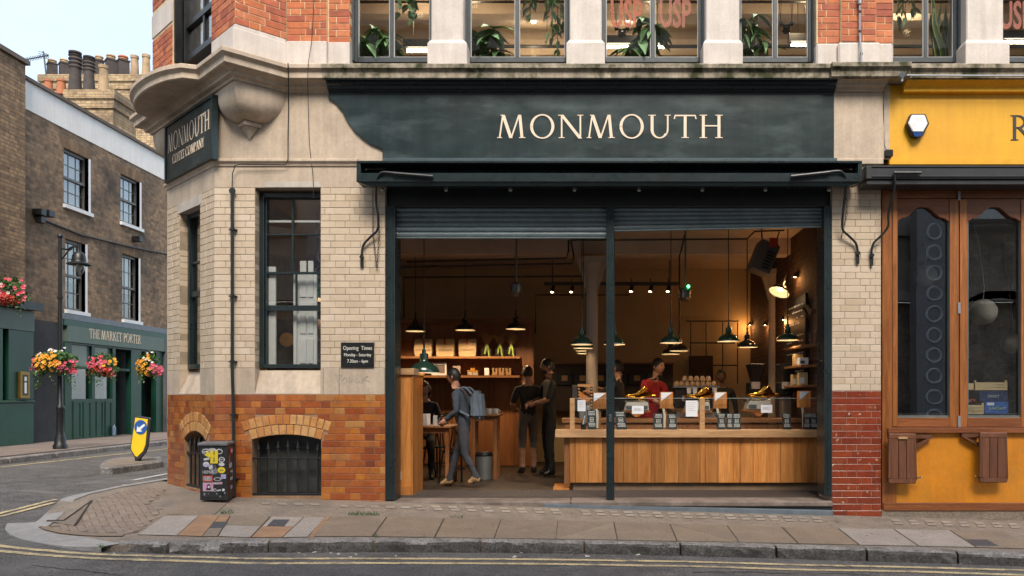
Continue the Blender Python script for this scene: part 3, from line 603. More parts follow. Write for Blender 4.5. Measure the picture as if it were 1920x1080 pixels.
# basement railings in both arched openings
def basement(fr, t0, t1, z0, zarch, n, door=True):
    m = MB(); m.obox(fr, t0-.02, t1+.02, .20, .24, z0-.02, zarch+.1); gb = m.build('basement_board', M('basement_board', (.020,.024,.022), .6, .5, 5, .2, 30, dirt=(.05,.048,.04), dlo=.5, dhi=.8), bld)
    if door:
        m = MB(); m.obox(fr, t0+.12, t1-.03, .185, .2, z0+.02, zarch-.17); m.obox(fr, t0+.12, t1-.03, .17, .2, zarch-.17, zarch-.14); m.build('basement_panel', M('dusty_panel', (.035,.037,.034), .7, .4, 7), gb)
    r = MB(); r.obox(fr, t0-.025, t1+.002, .03, .06, z0, z0+.03); r.build('grille_rail', iron, bld, bevel=.003); r = MB(); r.obox(fr, t0-.025, t1+.002, .03, .05, zarch-.29, zarch-.27); rail = r.build('grille_rail', iron, bld, bevel=.003)
    for i in range(n):
        t = t0+(t1-t0)*(i+.5)/n; b = MB(); c = fr.pt(t, .055, 0); zt = zarch-.16-abs(i-(n-1)/2)*.012
        b.cyl(c+Vector((0,0,z0+.02)), c+Vector((0,0,zt)), .014, n=6); b.lathe([(.014, zt), (.022, zt+.012), (.018, zt+.03), (.002, zt+.10), (0, zt+.10)], c, 6); b.build('grille_bar', iron, rail)
basement(FR, bx0, bx1, bz0, PZ(815), 7); basement(CH, c0, c1, cbz0, CH.z(365, 808), 5, False)
# down pipe with collars, thin cables
dpx = 435.5
dp = MB(); dp.tube([P(dpx, 362, -.04), P(dpx, 700, -.045), P(437, 745, -.045), P(439, 935, -.05)], .019, 10); dp.lathe([(.0, -.012), (.035, -.01), (.04, .0), (.035, .012), (0, .014)], P(dpx, 358, -.04), 14, axis=(0, -1, 0)); dpo = dp.build('down_pipe', iron, bld, smooth=True)
for y in (430, 555, 678, 778, 898):
    c = MB(); q = P(dpx+(1.5 if y > 740 else 0)+(1.5 if y > 850 else 0), y, -.045); c.cyl(q-Vector((0,0,.016)), q+Vector((0,0,.016)), .026); c.box(q.x-.042, q.x+.042, q.y-.004, .0, q.z-.007, q.z+.007); c.build('pipe_collar', iron, dpo)
cab = MB(); cab.tube([P(435, 356, -.03), P(436, 325, -.05), P(441, 310, -.06), P(450, 308, -.06), P(535, 309, -.05), P(540, 300, -.055), P(540, 262, -.02), P(541, 200, -.02), P(541, 150, -.17), P(540, 118, -.24)], .006, 6); cab.build('wall_cable', iron, bld)
cab = MB(); cab.tube([P(590, -20, -.02), P(584, 80, -.03), P(578, 118, -.24), P(577, 150, -.2), P(578, 200, -.015), P(580, 270, -.012), P(587, 330, -.02), P(588, 372, -.012)], .0035, 5); cab.build('thin_cable', iron, bld)
# ---------------------------------------------------------------- shop opening: beam, posts, shutters, step
ox0, ox1 = PX(722), PX(1560); fz = PZ(935, .06); FLZ = .075
m = MB(); m.box(X1, rx0, .06, .4, PZ(388, .06), PZ(300)); m.build('shutter_box', blackp, bld, bevel=.01)
m = MB(); m.box(X1, rx0, .02, .4, PZ(300), 5.0); m.build('fascia_backing', blackp, bld)
for (a, b, y1, Y) in ((722, 740, 938, .0), (1546, 1560, 930, .0)):
    m = MB(); m.box(PX(a)+.002, PX(b), Y+.005, .3, PZ(y1, Y), PZ(386, Y)); m.box(PX(a)+.035, PX(b)-.03, -.004, .005, PZ(y1, Y)+.0, PZ(388, Y)); m.build('shutter_guide', dgreen, bld, bevel=.004)
m = MB(); Yp = .05; m.box(PX(1137, Yp), PX(1152, Yp), Yp, Yp+.10, PZ(936, Yp), PZ(386, Yp)); m.box(PX(1140.5, Yp), PX(1148.5, Yp), Yp-.006, Yp, PZ(936, Yp), PZ(386, Yp)); ctr = m.build('shutter_post', dgreen, bld, bevel=.003)
m = MB(); m.box(PX(1142, Yp), PX(1147, Yp), Yp-.016, Yp-.006, PZ(791, Yp), PZ(777, Yp)); m.build('lock_plate', chrome, ctr, bevel=.002)
def shutter(x0, x1, y0, y1l, y1r, n):
    Y = .11; base = thing('roller_shutter', 'half raised grey steel roller shutter '+('left of the centre post' if x0 < 1000 else 'right of the centre post, hanging slightly crooked'), 'roller shutter', (PX((x0+x1)/2, Y), Y, PZ(y1l, Y)), group='roller shutters over the shop opening')
    xa, xb = PX(x0, Y), PX(x1, Y); zt = PZ(y0, Y); hl = (zt-PZ(y1l, Y))/n; hr = (zt-PZ(y1r, Y))/n
    for i in range(n+1):
        a0, a1 = PZ(y1l, Y)+hl*i, PZ(y1l, Y)+hl*(i+1); b0, b1 = PZ(y1r, Y)+hr*i, PZ(y1r, Y)+hr*(i+1); m = MB()
        prof = [(.012, .0), (.0, .10), (-.004, .35), (-.004, .6), (.002, .86), (.014, .94), (.016, .999)]
        vs = [(xa, Y+o, a0+(a1-a0)*k) for o, k in prof]+[(xb, Y+o, b0+(b1-b0)*k) for o, k in prof]; q = len(prof)
        m.add(vs, [(k, k+1, q+k+1, q+k) for k in range(q-1)]); m.build('slat', steelg, base, smooth=False)
    m = MB(); m.hexa([(xa,Y-.008,PZ(y1l,Y)-.02),(xb,Y-.008,PZ(y1r,Y)-.02),(xb,Y+.03,PZ(y1r,Y)-.02),(xa,Y+.03,PZ(y1l,Y)-.02),(xa,Y-.008,PZ(y1l,Y)-.001),(xb,Y-.008,PZ(y1r,Y)-.001),(xb,Y+.03,PZ(y1r,Y)-.001),(xa,Y+.03,PZ(y1l,Y)-.001)]); m.build('bottom_rail', steelg, base, bevel=.002)
shutter(740, 1138, 388, 444, 444, 6); shutter(1151, 1546, 388, 431, 423, 5)
# threshold: worn stone step, dark tapering board and lead flashing
m = MB(); m.box(X1, PX(1070), -.03, .32, -.25, FLZ-.012); m.build('threshold_step', M('worn_step', (.20,.155,.13), .75, .3, 8, .5, 60, dirt=(.10,.075,.06), dlo=.45, dhi=.7), bld, bevel=.012)
m = MB(); m.box(PX(1070)+.003, rx0-.002, -.045, .32, FLZ-.07, FLZ-.008); m.build('threshold_step', MATS['worn_step'], bld, bevel=.012)
m = MB(); m.box(PX(1070)+.003, rx0-.002, -.02, .3, -.3, FLZ-.071); m.build('threshold_board', dgreen, bld)
m = MB(); za, zbq = PZ(946, -.05), PZ(959, -.05); m.hexa([(PX(1020), -.05, za-.10), (rx0-.002, -.05, zbq-.16), (rx0-.002, -.021, zbq-.16), (PX(1020), -.031, za-.10), (PX(1020), -.05, za+.005), (rx0-.002, -.05, zbq), (rx0-.002, -.021, zbq+.012), (PX(1020), -.031, za+.01)]); m.build('lead_flashing', M('lead', (.13,.155,.18), .5, .15, 8), bld)
# ---------------------------------------------------------------- lettering
def stroke(x0, y0, x1, y1, w): return [(x0-w/2,y0),(x0+w/2,y0),(x1+w/2,y1),(x1-w/2,y1)]
def serif(x, y, hw, up, t=.035): return [(x-hw,y),(x+hw,y),(x+hw*.93,y+up*t),(x-hw*.93,y+up*t)]
def ring(cx, cy, rx, ry, wx, wy, a0=0, a1=360, n=36):
    f = a1-a0 >= 360; k = n if not f else n; o = []
    for i in range(k):
        p = math.radians(a0+(a1-a0)*i/k); q = math.radians(a0+(a1-a0)*(i+1)/k)
        o.append([(cx+rx*math.cos(p), cy+ry*math.sin(p)), (cx+rx*math.cos(q), cy+ry*math.sin(q)), (cx+(rx-wx)*math.cos(q), cy+(ry-wy)*math.sin(q)), (cx+(rx-wx)*math.cos(p), cy+(ry-wy)*math.sin(p))])
    return o
TK, TN = .115, .062
def GL(ch):
    S = serif
    if ch == 'M': return 1.16, [stroke(.10,0,.23,1,TN), stroke(.24,1,.55,0,TK+.02), stroke(.56,0,.87,1,TN), stroke(.90,1,.99,0,TK), S(.10,0,.10,1), S(1.0,0,.13,1), S(.19,1,.05,-1), S(.90,1,.05,-1)]
    if ch == 'O': return 1.06, ring(.53,.5,.48,.53,.115,.055)
    if ch == 'C': return .92, ring(.53,.5,.48,.53,.115,.055,50,310)+[stroke(.82,.78,.84,.95,.04), stroke(.84,.05,.82,.22,.04)]
    if ch == 'N': return 1.02, [stroke(.14,0,.14,1,TN), stroke(.14,1,.88,-.02,TK+.03), stroke(.88,0,.88,1,TN), S(.14,0,.12,1), S(.09,1,.09,-1), S(.88,1,.12,-1)]
    if ch == 'U': return .96, [stroke(.18,.36,.18,1,TK), stroke(.80,.36,.80,1,TN), S(.18,1,.15,-1), S(.80,1,.12,-1)]+ring(.475,.37,.353,.39,.115,.055,180,330,24)+ring(.475,.37,.353,.39,.062,.055,330,360,4)
    if ch == 'T': return .86, [stroke(.43,0,.43,1,TK), [(.02,.94),(.84,.94),(.84,1),(.02,1)], stroke(.0,.82,.035,.98,.05), stroke(.86,.82,.825,.98,.05), S(.43,0,.15,1)]
    if ch == 'H': return 1.0, [stroke(.19,0,.19,1,TK), stroke(.81,0,.81,1,TK), [(.19,.5),(.81,.5),(.81,.555),(.19,.555)], S(.19,0,.15,1), S(.81,0,.15,1), S(.19,1,.15,-1), S(.81,1,.15,-1)]
    if ch == 'F': return .62, [stroke(.19,0,.19,1,TK), [(.19,.94),(.56,.94),(.57,1),(.19,1)], [(.19,.50),(.48,.50),(.48,.555),(.19,.555)], stroke(.56,.82,.56,.98,.04), S(.19,0,.15,1), S(.12,1,.08,-1)]
    if ch == 'E': return .64, [stroke(.19,0,.19,1,TK), [(.19,.94),(.56,.94),(.57,1),(.19,1)], [(.19,.50),(.50,.50),(.50,.555),(.19,.555)], [(.19,0),(.60,0),(.60,.06),(.19,.06)], stroke(.56,.83,.56,.98,.04), stroke(.59,.02,.61,.17,.04), S(.12,0,.08,1), S(.12,1,.08,-1)]
    if ch == 'P': return .70, [stroke(.19,0,.19,1,TK), S(.19,0,.15,1), S(.12,1,.08,-1)]+ring(.30,.735,.33,.265,.11,.055,-90,90,16)+[[(.19,.945),(.3,.945),(.3,1),(.19,1)], [(.19,.47),(.3,.47),(.3,.525),(.19,.525)]]
    if ch == 'R': return .86, GL('P')[1]+[stroke(.36,.5,.80,0,TK+.02), S(.82,0,.08,1)]
    if ch == 'A': return .98, [stroke(.12,0,.47,1,TN), stroke(.50,1,.86,0,TK+.02), [(.24,.33),(.74,.33),(.74,.385),(.24,.385)], S(.11,0,.11,1), S(.87,0,.13,1)]
    if ch == 'Y': return .88, [stroke(.44,0,.44,.46,TK), stroke(.43,.44,.13,1,TK), stroke(.45,.44,.76,1,TN), S(.44,0,.15,1), S(.12,1,.12,-1), S(.77,1,.11,-1)]
    if ch == 'K': return .90, [stroke(.19,0,.19,1,TK), stroke(.26,.46,.72,1,TN), stroke(.36,.55,.80,0,TK+.02), S(.19,0,.15,1), S(.19,1,.15,-1), S(.74,1,.10,-1), S(.82,0,.10,1)]
    return .34, []
def serif_text(txt, fr, ta, tb, zbase, cap, d, mat, parent, name='letter', depth=.004, track=.06, shear=0.):
    adv = [GL(c)[0]+track for c in txt]; tot = sum(adv)-track; sx = (tb-ta)/tot; x = 0; one = MB()
    for i, c in enumerate(txt):
        polys = GL(c)[1]; mb = MB()
        for k, pl in enumerate(polys):
            e = depth+.00035*(k % 9)
            pts = [fr.pt(ta+(x+px_)*sx, d-e, zbase+pz_*cap+shear*(x+px_)*sx) for px_, pz_ in pl]
            mb.prism(pts, fr.n*(e-.0005))
        if polys: mb.build(name, mat, parent)
        x += adv[i]
def flat_text(txt, size, fr, t, z, d, mat, parent=None, name='lettering', align='CENTER', sx=1.0, ext=.0012, off=0., roll=0.):
    cu = bpy.data.curves.new('text', 'FONT'); cu.body = txt; cu.size = size; cu.align_x = align; cu.extrude = ext; cu.offset = off; cu.resolution_u = 3
    o = bpy.data.objects.new('text', cu); COL.objects.link(o); bpy.context.view_layer.update()
    me = bpy.data.meshes.new_from_object(o.evaluated_get(bpy.context.evaluated_depsgraph_get())); bpy.data.objects.remove(o)
    me.materials.clear(); me.materials.append(mat)
    R = Matrix((( fr.u.x, 0, -fr.n.x, 0), (fr.u.y, 0, -fr.n.y, 0), (0, 1, 0, 0), (0, 0, 0, 1)))
    me.transform(Matrix.Translation(fr.pt(t, d-ext, z)) @ R @ Matrix.Rotation(roll, 4, 'Z') @ Matrix.Diagonal((sx, 1, 1, 1)))
    return link(name, me, parent)
# ---------------------------------------------------------------- the long fascia sign
fs = thing('fascia_sign', 'long dark green painted board with pale serif letters above the coffee shop opening', 'shop sign', (PX(1137), -.03, PZ(230)))
lft = [(618,166),(615,184),(628,192),(641,207),(652,228),(664,245),(678,258),(693,269),(709,276),(717,280),(717,298)]
m = MB(); m.prism([P(x, y, -.03) for x, y in lft]+[P(1563, 298, -.03), P(1563, 166, -.03)], (0, .045, 0)); m.build('board', fascia_m, fs, bevel=.004)
m = MB(); zt_ = zz(146.4, -.2); prof = [(0, zt_), (.17, zt_), (.165, zz(151,-.15)), (.12, zz(152,-.12)), (.115, zz(157,-.12)), (.09, zz(160,-.1)), (.085, zz(166,-.09)), (.06, zz(168,-.06)), (.055, zz(171,-.06)), (.035, zz(172,-.04)), (.03, zz(176,-.04)), (0, zz(176,-.04))]
m.sweep(prof, [(PX(618), -.002), (PX(1562), -.002)]); m.build('crown_moulding', dgreen, fs)
m = MB(); m.bpx(717, 1570, 296, 302, -.06, 0); m.build('bottom_moulding', M('pale_green_edge', (.05,.075,.085), .4), fs, bevel=.004)
Yl = -.032; zb_ = PZ(259, Yl); serif_text('MONMOUTH', FR, PX(932, Yl), PX(1357, Yl), zb_, PZ(215.5, Yl)-zb_, Yl, ivory, fs, track=.10)
# ---------------------------------------------------------------- awning box with folding arms, chains and lamps beneath
def awning_box(label, x0, x1, y0, y1, Yf, mat, slot=True):
    t = thing('awning', label, 'awning', (PX((x0+x1)/2, Yf), 0, PZ(y1, Yf))); a, b, z0, z1 = PX(x0, Yf), PX(x1, Yf), PZ(y1, Yf), PZ(y0, Yf); m = MB(); h = z1-z0
    if slot:
        m.box(a, b, Yf, -.062, z1-.028, z1); m.box(a, b, Yf, Yf+.05, z0, z0+h*.42); m.box(a, a+.045, Yf+.002, -.062, z0+.002, z1-.03); m.box(b-.045, b, Yf+.002, -.062, z0+.002, z1-.03); m.box(a+.05, b-.05, Yf+.05, -.07, z0+.004, z0+.02); m.box(a+.046, b-.046, -.09, -.063, z0+.022, z1-.03)
        m.build('housing', mat, t, bevel=.006)
        m = MB(); m.cyl((a+.06, Yf+.16, z0+h*.5), (b-.06, Yf+.16, z0+h*.5), .055, n=14); m.build('rolled_canopy', blackp, t, smooth=True)
        m = MB(); m.hexa([(a+.15,Yf+.03,z0-.04),(b-.15,Yf+.03,z0-.04),(b-.15,Yf+.09,z0-.035),(a+.15,Yf+.09,z0-.035),(a+.02,Yf+.01,z0-.002),(b-.02,Yf+.01,z0-.002),(b-.02,-.066,z0+.02),(a+.02,-.066,z0+.02)]); m.build('underside', mat, t)
    else:
        m.box(a, b, Yf, -.02, z0+h*.28, z1); m.box(a+.01, b-.01, Yf+.025, -.02, z0, z0+h*.27); m.box(a+.06, b, Yf-.012, Yf, z0+h*.36, z0+h*.44); m.box(a+.06, b, Yf-.012, Yf, z1-h*.12, z1-h*.05); m.build('housing', mat, t, bevel=.008)
    return t
aw = awning_box('dark green awning box with an open slot under the fascia board', 668, 1617, 301, 341, -.32, dgreen)
def arm(t, pts, r, foot, name='folding_arm'):
    m = MB(); m.tube(pts, r, 8); q = foot; m.box(q.x-.018, q.x+.018, q.y-.012, q.y+.006, q.z-.09, q.z+.05)
    m.cyl(q+Vector((0,-.03,.03)), q+Vector((0,.005,.03)), .024, n=10); return m.build(name, iron, t, smooth=True)
def smooth_path(ps, n=6):
    out = []
    for i in range(len(ps)-1):
        p0, p1, p2, p3 = ps[max(i-1,0)], ps[i], ps[i+1], ps[min(i+2, len(ps)-1)]
        for k in range(n):
            s = k/n; out.append(.5*((2*p1)+(p2-p0)*s+(2*p0-5*p1+4*p2-p3)*s*s+(3*p1-p0-3*p2+p3)*s**3))
    return out+[ps[-1]]
lp = [P(812,331,-.345), P(760,327,-.345), P(722,323,-.345), P(712,327,-.34), P(706.5,340,-.30), P(705,375,-.18), P(709,405,-.12), P(708,430,-.08), P(697,442,-.06), P(683,457,-.04), P(679,470,-.03), P(679,486,-.02)]
a_ = arm(aw, smooth_path(lp, 4), .014, P(679, 487, -.015)); m = MB(); m.tube([P(812,331,-.35), P(738,325,-.35)], .019, 8); m.build('arm_sleeve', iron, a_, smooth=True)
rpth = [P(1483,331,-.345), P(1530,326,-.345), P(1568,321,-.345), P(1580,324,-.34), P(1586,338,-.30), P(1584,370,-.2), P(1580,405,-.12), P(1580,430,-.08), P(1590,441,-.06), P(1604,455,-.04), P(1608,470,-.03), P(1608,478,-.02)]
a_ = arm(aw, smooth_path(rpth, 4), .014, P(1608, 480, -.015)); m = MB(); m.tube([P(1483,331,-.35), P(1556,323,-.35)], .019, 8); m.build('arm_sleeve', iron, a_, smooth=True)
def chain(pts, parent, pitch=.034):
    m = MB(); L_ = 0; k = 0
    for i in range(len(pts)-1):
        a, b = pts[i], pts[i+1]; w = (b-a).normalized(); n = int((b-a).length/pitch)
        for j in range(n):
            c = a+(b-a)*((j+.5)/n); s1 = w.cross(Vector((0,1,0))).normalized() if k % 2 else w.cross(Vector((1,0,0))).normalized(); k += 1
            m.tube([c+w*(.021*math.cos(q*PI/4))+s1*(.010*math.sin(q*PI/4)) for q in range(9)], .0032, 4, caps=False)
    return m.build('chain', M('rusty_chain', (.05,.035,.028), .6, .3, 40), parent)
chain([P(699, 358, -.03), P(699.5, 440, -.03), P(707, 502, -.03), P(711, 440, -.03), P(709, 392, -.03)], aw); chain([P(1586, 345, -.03), P(1588, 400, -.03), P(1577, 448, -.03)], aw, .036)
m = MB(); m.cyl(P(1578, 349, -.09), P(1578, 349, -.03), .038, n=14); m.build('sensor_disc', M('grey_plastic', (.25,.25,.25), .5), aw, smooth=True)
first = None
for i, x in enumerate((717, 836.5, 957, 1077, 1198, 1317, 1435, 1554)):
    q = P(x, 353, -.06)
    b = thing('festoon_bulb', 'small clear bulb under the green awning, '+('first from the left end', 'second from the left end', 'third from the left end', 'fourth from the left, above the left shutter end', 'fourth from the right end', 'third from the right end', 'second from the right end', 'last one at the right end')[i], 'light bulb', q, group='clear bulbs in a row under the awning')
    m = MB(); m.lathe([(0, -.045), (.018, -.038), (.024, -.02), (.02, 0), (.012, .012)], n=12); m.build('globe', M('clear_bulb', (.5,.47,.42), .08, .05, metal=.6), b, smooth=True, local=True)
    m = MB(); m.cyl((0,0,.012), (0,0,.07), .014); m.cyl((0,0,.07), (0,.07,.07), .008); m.build('socket', iron, b, local=True)
# ---------------------------------------------------------------- sign on the chamfered corner
ta_, tb_ = CH.t(309, -.07), CH.t(398, -.07); zl, zh_ = CH.z(398, 297, -.07), CH.z(398, 176, -.07)
cs_ = thing('corner_sign', 'dark green framed board with two lines of pale lettering on the chamfered corner', 'shop sign', CH.pt((ta_+tb_)/2, -.03, zl))
m = MB(); m.obox(CH, ta_, tb_, -.06, -.006, zl, zh_); m.build('board', fascia_m, cs_)
m = MB()
for q in ((ta_, tb_, zl, zl+.03), (ta_, tb_, zh_-.03, zh_), (ta_, ta_+.03, zl+.03, zh_-.03), (tb_-.03, tb_, zl+.03, zh_-.03)): m.obox(CH, q[0], q[1], -.075, -.06, q[2], q[3])
m.build('sign_frame', dgreen, cs_, bevel=.003)
serif_text('MONMOUTH', CH, ta_+.10, tb_-.10, zl+.37, .225, -.061, ivory, cs_, track=.08); serif_text('COFFEE COMPANY', CH, ta_+.26, tb_-.26, zl+.20, .11, -.061, ivory, cs_, track=.06)
# opening-times plate
ot = thing('opening_times_sign', 'small black plate of opening times on the cream tiled wall', 'wall sign', P(670, 689, -.02))
m = MB(); m.bpx(639, 701, 642, 689, -.018, -.001); m.build('plate', blackp, ot, bevel=.003)
for tx, y, s in (('Opening  Times', 656, .066), ('Monday - Saturday', 668, .053), ('7.30am - 6pm', 680, .055)): flat_text(tx, s, FR, PX(670.5, -.018), PZ(y, -.018), -.0185, M('sign_white', (.70,.66,.58), .6), ot, sx=.80)
# faint pencil scrawl on the sill stone
m = MB()
for ps in ([(628,700),(634,718),(632,703),(641,704),(637,712)], [(640,716),(647,708),(652,714),(645,719)], [(655,704),(655,718),(662,711)], [(664,716),(670,708),(674,716),(667,718)], [(677,702),(678,719),(690,705),(680,711),(694,716)]): m.tube([P(x, y, -.001) for x, y in ps], .0022, 4)
m.build('pencil_scrawl', M('pencil_grey', (.26,.24,.23), .8), bld)
# ---------------------------------------------------------------- the yellow shop next door
ys = thing('yellow_shopfront', 'mustard yellow shopfront with mahogany folding windows beside the coffee shop', 'shopfront', (4.6, 0, -.12))
yx0, yx1 = PX(1668), 6.4
m = MB(); m.box(PX(1657.5), yx1, .0, .3, PZ(300), 5.0); m.build('fascia', yellow, ys)
m = MB(); m.sweep([(0, zz(146.4,-.2)), (.16, zz(146.4,-.2)), (.15, zz(152,-.14)), (.10, zz(160,-.1)), (.075, zz(166,-.08)), (.07, zz(172,-.06)), (.03, zz(174,-.04)), (0, zz(176,-.02))], [(PX(1690), .001), (yx1, .001)]); m.bpx(1668, 1935, 299, 308, -.05, 0); m.box(PX(1668), yx1, -.04, 0, PZ(308), PZ(299)); m.build('moulding', yellow, ys)
serif_text('R', FR, PX(1893, -.005), PX(1936, -.005), PZ(263), PZ(216)-PZ(263), -.002, M('charcoal_letter', (.03,.03,.035), .5), ys); serif_text('O', FR, PX(1942), PX(1990), PZ(263), PZ(216)-PZ(263), -.002, MATS['charcoal_letter'], ys)
ab_ = thing('alarm_box', 'white and black five sided alarm box with a blue lens on the yellow fascia', 'alarm box', P(1721, 257, -.05))
pg = [(1700,232),(1708,213),(1736,213),(1743,231),(1731,254),(1721,258),(1710,254)]
def sc_poly(p, k, Y, c=(1721, 234)): return [P(c[0]+(x-c[0])*k, c[1]+(y-c[1])*k, Y) for x, y in p]
m = MB(); m.prism(sc_poly(pg, 1.0, -.07), (0, .068, 0)); m.build('back_case', M('black_plastic', (.02,.02,.022), .35), ab_, bevel=.008)
m = MB(); m.prism([P(x, y, -.09) for x, y in ((1703,231),(1710,215),(1734,215),(1740,231),(1731,247),(1712,247))], (0, .02, 0)); m.build('white_cover', M('white_plastic', (.75,.75,.78), .3), ab_, bevel=.006)
m = MB(); m.prism([P(x, y, -.088) for x, y in ((1712,248),(1731,248),(1728,255),(1721,257),(1714,255))], (0, .018, 0)); m.build('blue_lens', M('blue_lens', (.02,.06,.20), .2), ab_, bevel=.003)
jb = thing('junction_box', 'small black cable box at the foot of the yellow fascia beside the stone pilaster', 'junction box', P(1668, 293, -.03))
m = MB(); m.bpx(1661, 1675, 280, 293, -.06, -.001); m.build('case', blackp, jb, bevel=.005); m = MB(); m.tube([P(1662, 281, -.04), P(1658, 272, -.02), P(1657, 240, -.025), P(1657, 172, -.05), P(1662, 160, -.12), P(1674, 155, -.2), P(1688, 158, -.24), P(1692, 146, -.26)], .004, 5); m.build('cable', iron, jb)
cd = thing('conduit', 'grey metal conduit with a round junction box along the cornice above the yellow fascia', 'conduit', P(1692, 141, -.25))
m = MB(); m.cyl(P(1700, 141.5, -.25), P(1990, 142.5, -.25), .010, n=8); m.build('pipe', galv, cd, smooth=True); m = MB(); m.cyl(P(1692, 140, -.28), P(1692, 140, -.22), .033, n=16); m.cyl(P(1692, 145, -.25), P(1691, 153, -.25), .014, n=8); m.build('round_box', galv, cd, smooth=True)
aw2 = awning_box('black ribbed awning box above the mahogany window frames', 1624, 1990, 310, 345, -.28, M('charcoal_awning', (.022,.023,.027), .45, .15, 4), slot=False)
b2p = [P(1676,327,-.30), P(1677,350,-.26), P(1666,400,-.14), P(1665,425,-.10), P(1650,444,-.07), P(1638,456,-.05), P(1634,472,-.04), P(1634,482,-.03)]
a_ = arm(aw2, smooth_path(b2p, 4), .014, P(1634, 484, -.015)); m = MB(); m.tube([P(1676,324,-.31), P(1727,324,-.31)], .017, 8); m.build('arm_sleeve', iron, a_, smooth=True)
# frames. four glazed leaves, two of them in the frame
def ybox(mat, name, x0, x1, y0, y1, Ya, Yb, par=None, bev=.005):
    m = MB(); m.bpx(x0, x1, y0, y1, Ya, Yb); return m.build(name, mat, par or ys, bevel=bev)
ybox(maho, 'jamb', 1654, 1681, 345, 962, .02, .2); ybox(maho, 'jamb_bead', 1674, 1683, 350, 800, .005, .02)
ybox(maho_h, 'head_rail', 1654, 1990, 345, 372, .045, .2)
def leaf(x0, x1, ga, gb):
    w = MB(); Y = .03
    w.bpx(x0, ga, 373, 801, Y, Y+.07); w.bpx(gb, x1, 373, 801, Y, Y+.07); a = w.build('leaf_stile', maho, ys, bevel=.004)
    w = MB(); w.bpx(ga, gb, 783, 801, Y+.001, Y+.068); w.build('leaf_rail', maho_h, ys, bevel=.004)
    # scalloped head board
    c = (ga+gb)/2; hw = (gb-ga)/2; prof = []
    for i in range(25):
        u = -1+2*i/24; au = abs(u); y = 415 if au > .97 else (408 + 6*sst(.75,.97,au) if au > .72 else 388+20*sst(.10,.72,au)); prof.append((c+u*hw, y))
    w = MB(); w.prism([P(x, y, Y+.012) for x, y in prof]+[P(gb, 373, Y+.012), P(ga, 373, Y+.012)], (0, .045, 0)); w.build('scalloped_head', maho_h, a)
    g = MB(); g.box(PX(ga, Y+.04)-.01, PX(gb, Y+.04)+.01, Y+.059, Y+.064, PZ(784, Y), PZ(380, Y)); g.build('pane', gl_shop, a)
    w = MB(); w.bpx(ga, gb, 779, 783, Y+.02, Y+.06); w.bpx(ga, ga+2, 415, 779, Y+.02, Y+.06); w.bpx(gb-2, gb, 415, 779, Y+.02, Y+.06); w.build('glazing_bead', M('grey_green_bead', (.12,.14,.13), .5), a)
leaf(1664, 1798, 1681, 1781); leaf(1800, 1931, 1814, 1915); leaf(1932, 2060, 1947, 2046)
for y0, y1 in ((358, 376), (567, 588), (780, 801)): 
    w = MB(); w.bpx(1796.5, 1801.5, y0, y1, .018, .03); w.build('hinge', galv, ys, bevel=.003)
ybox(maho_h, 'sill_rail', 1666, 1990, 802, 812, -.02, .2); 
ybox(yellow_low, 'lower_panel', 1666, 1990, 812, 946, .035, .2, bev=0)
ybox(maho_h, 'bottom_rail', 1657, 1990, 943, 958, .0, .2); ybox(conc, 'concrete_kerb', 1652.5, 1990, 957, 985, .012, .2)
def flap(label, x0, x1, y0, y1, side, bx):
    t = thing('folding_table', label, 'folding table', P((x0+x1)/2, y1, -.08), group='wooden tables folded down against the yellow panel'); Y = -.10; n = 3
    rb = .02
    for i in range(n):
        a = x0+3+(x1-x0-6)*i/n; b = x0+3+(x1-x0-6)*(i+1)/n; m = MB(); m.bpx(a+.5, b-.5, y0+9, y1-9, Y+.004, Y+.035); m.build('plank', maho_d, t, bevel=.003)
    m = MB(); m.bpx(x0, x1, y0, y0+9, Y, Y+.04); m.bpx(x0, x1, y1-9, y1, Y, Y+.04); m.bpx(x0, x0+4, y0+9, y1-9, Y, Y+.04); m.bpx(x1-4, x1, y0+9, y1-9, Y, Y+.04); m.build('edge_rail', maho_d, t, bevel=.008)
    m = MB(); q = 1 if bx > x1 else -1; e = x1 if q > 0 else x0; a, b = sorted((e, bx)); m.bpx(a, b, y0+2, y0+9, -.03, .03)
    m.prism([P(e, y0+28, -.03), P(e, y0+20, -.03), P(bx-q*9, y0+9, -.03), P(bx-q*2, y0+9, -.03)], (0, .05, 0)); m.build('bracket', maho_d, t)
    m = MB(); m.tube([P(e-q*2, y1-10, -.03), P(e+q*6, y1-11, -.06), P(e+q*9, y1-13, -.07)], .008, 6); m.ball(P(e+q*9, y1-12, -.07), .013, 8); m.build('latch', M('brass', (.5,.35,.12), .3, metal=1) if q < 0 else chrome, t, smooth=True)
    return t
fl1 = flap('folded wooden table flap with a pale strip near the brick pier on the yellow panel', 1667, 1718, 813, 907, 1, 1748); m = MB(); m.bpx(1685, 1702, 819, 823, -.112, -.1); m.build('pale_strip', oak_h, fl1)
fl2 = flap('folded wooden table flap with a brass latch, further from the brick pier', 1838, 1889, 811, 905, -1, 1804)
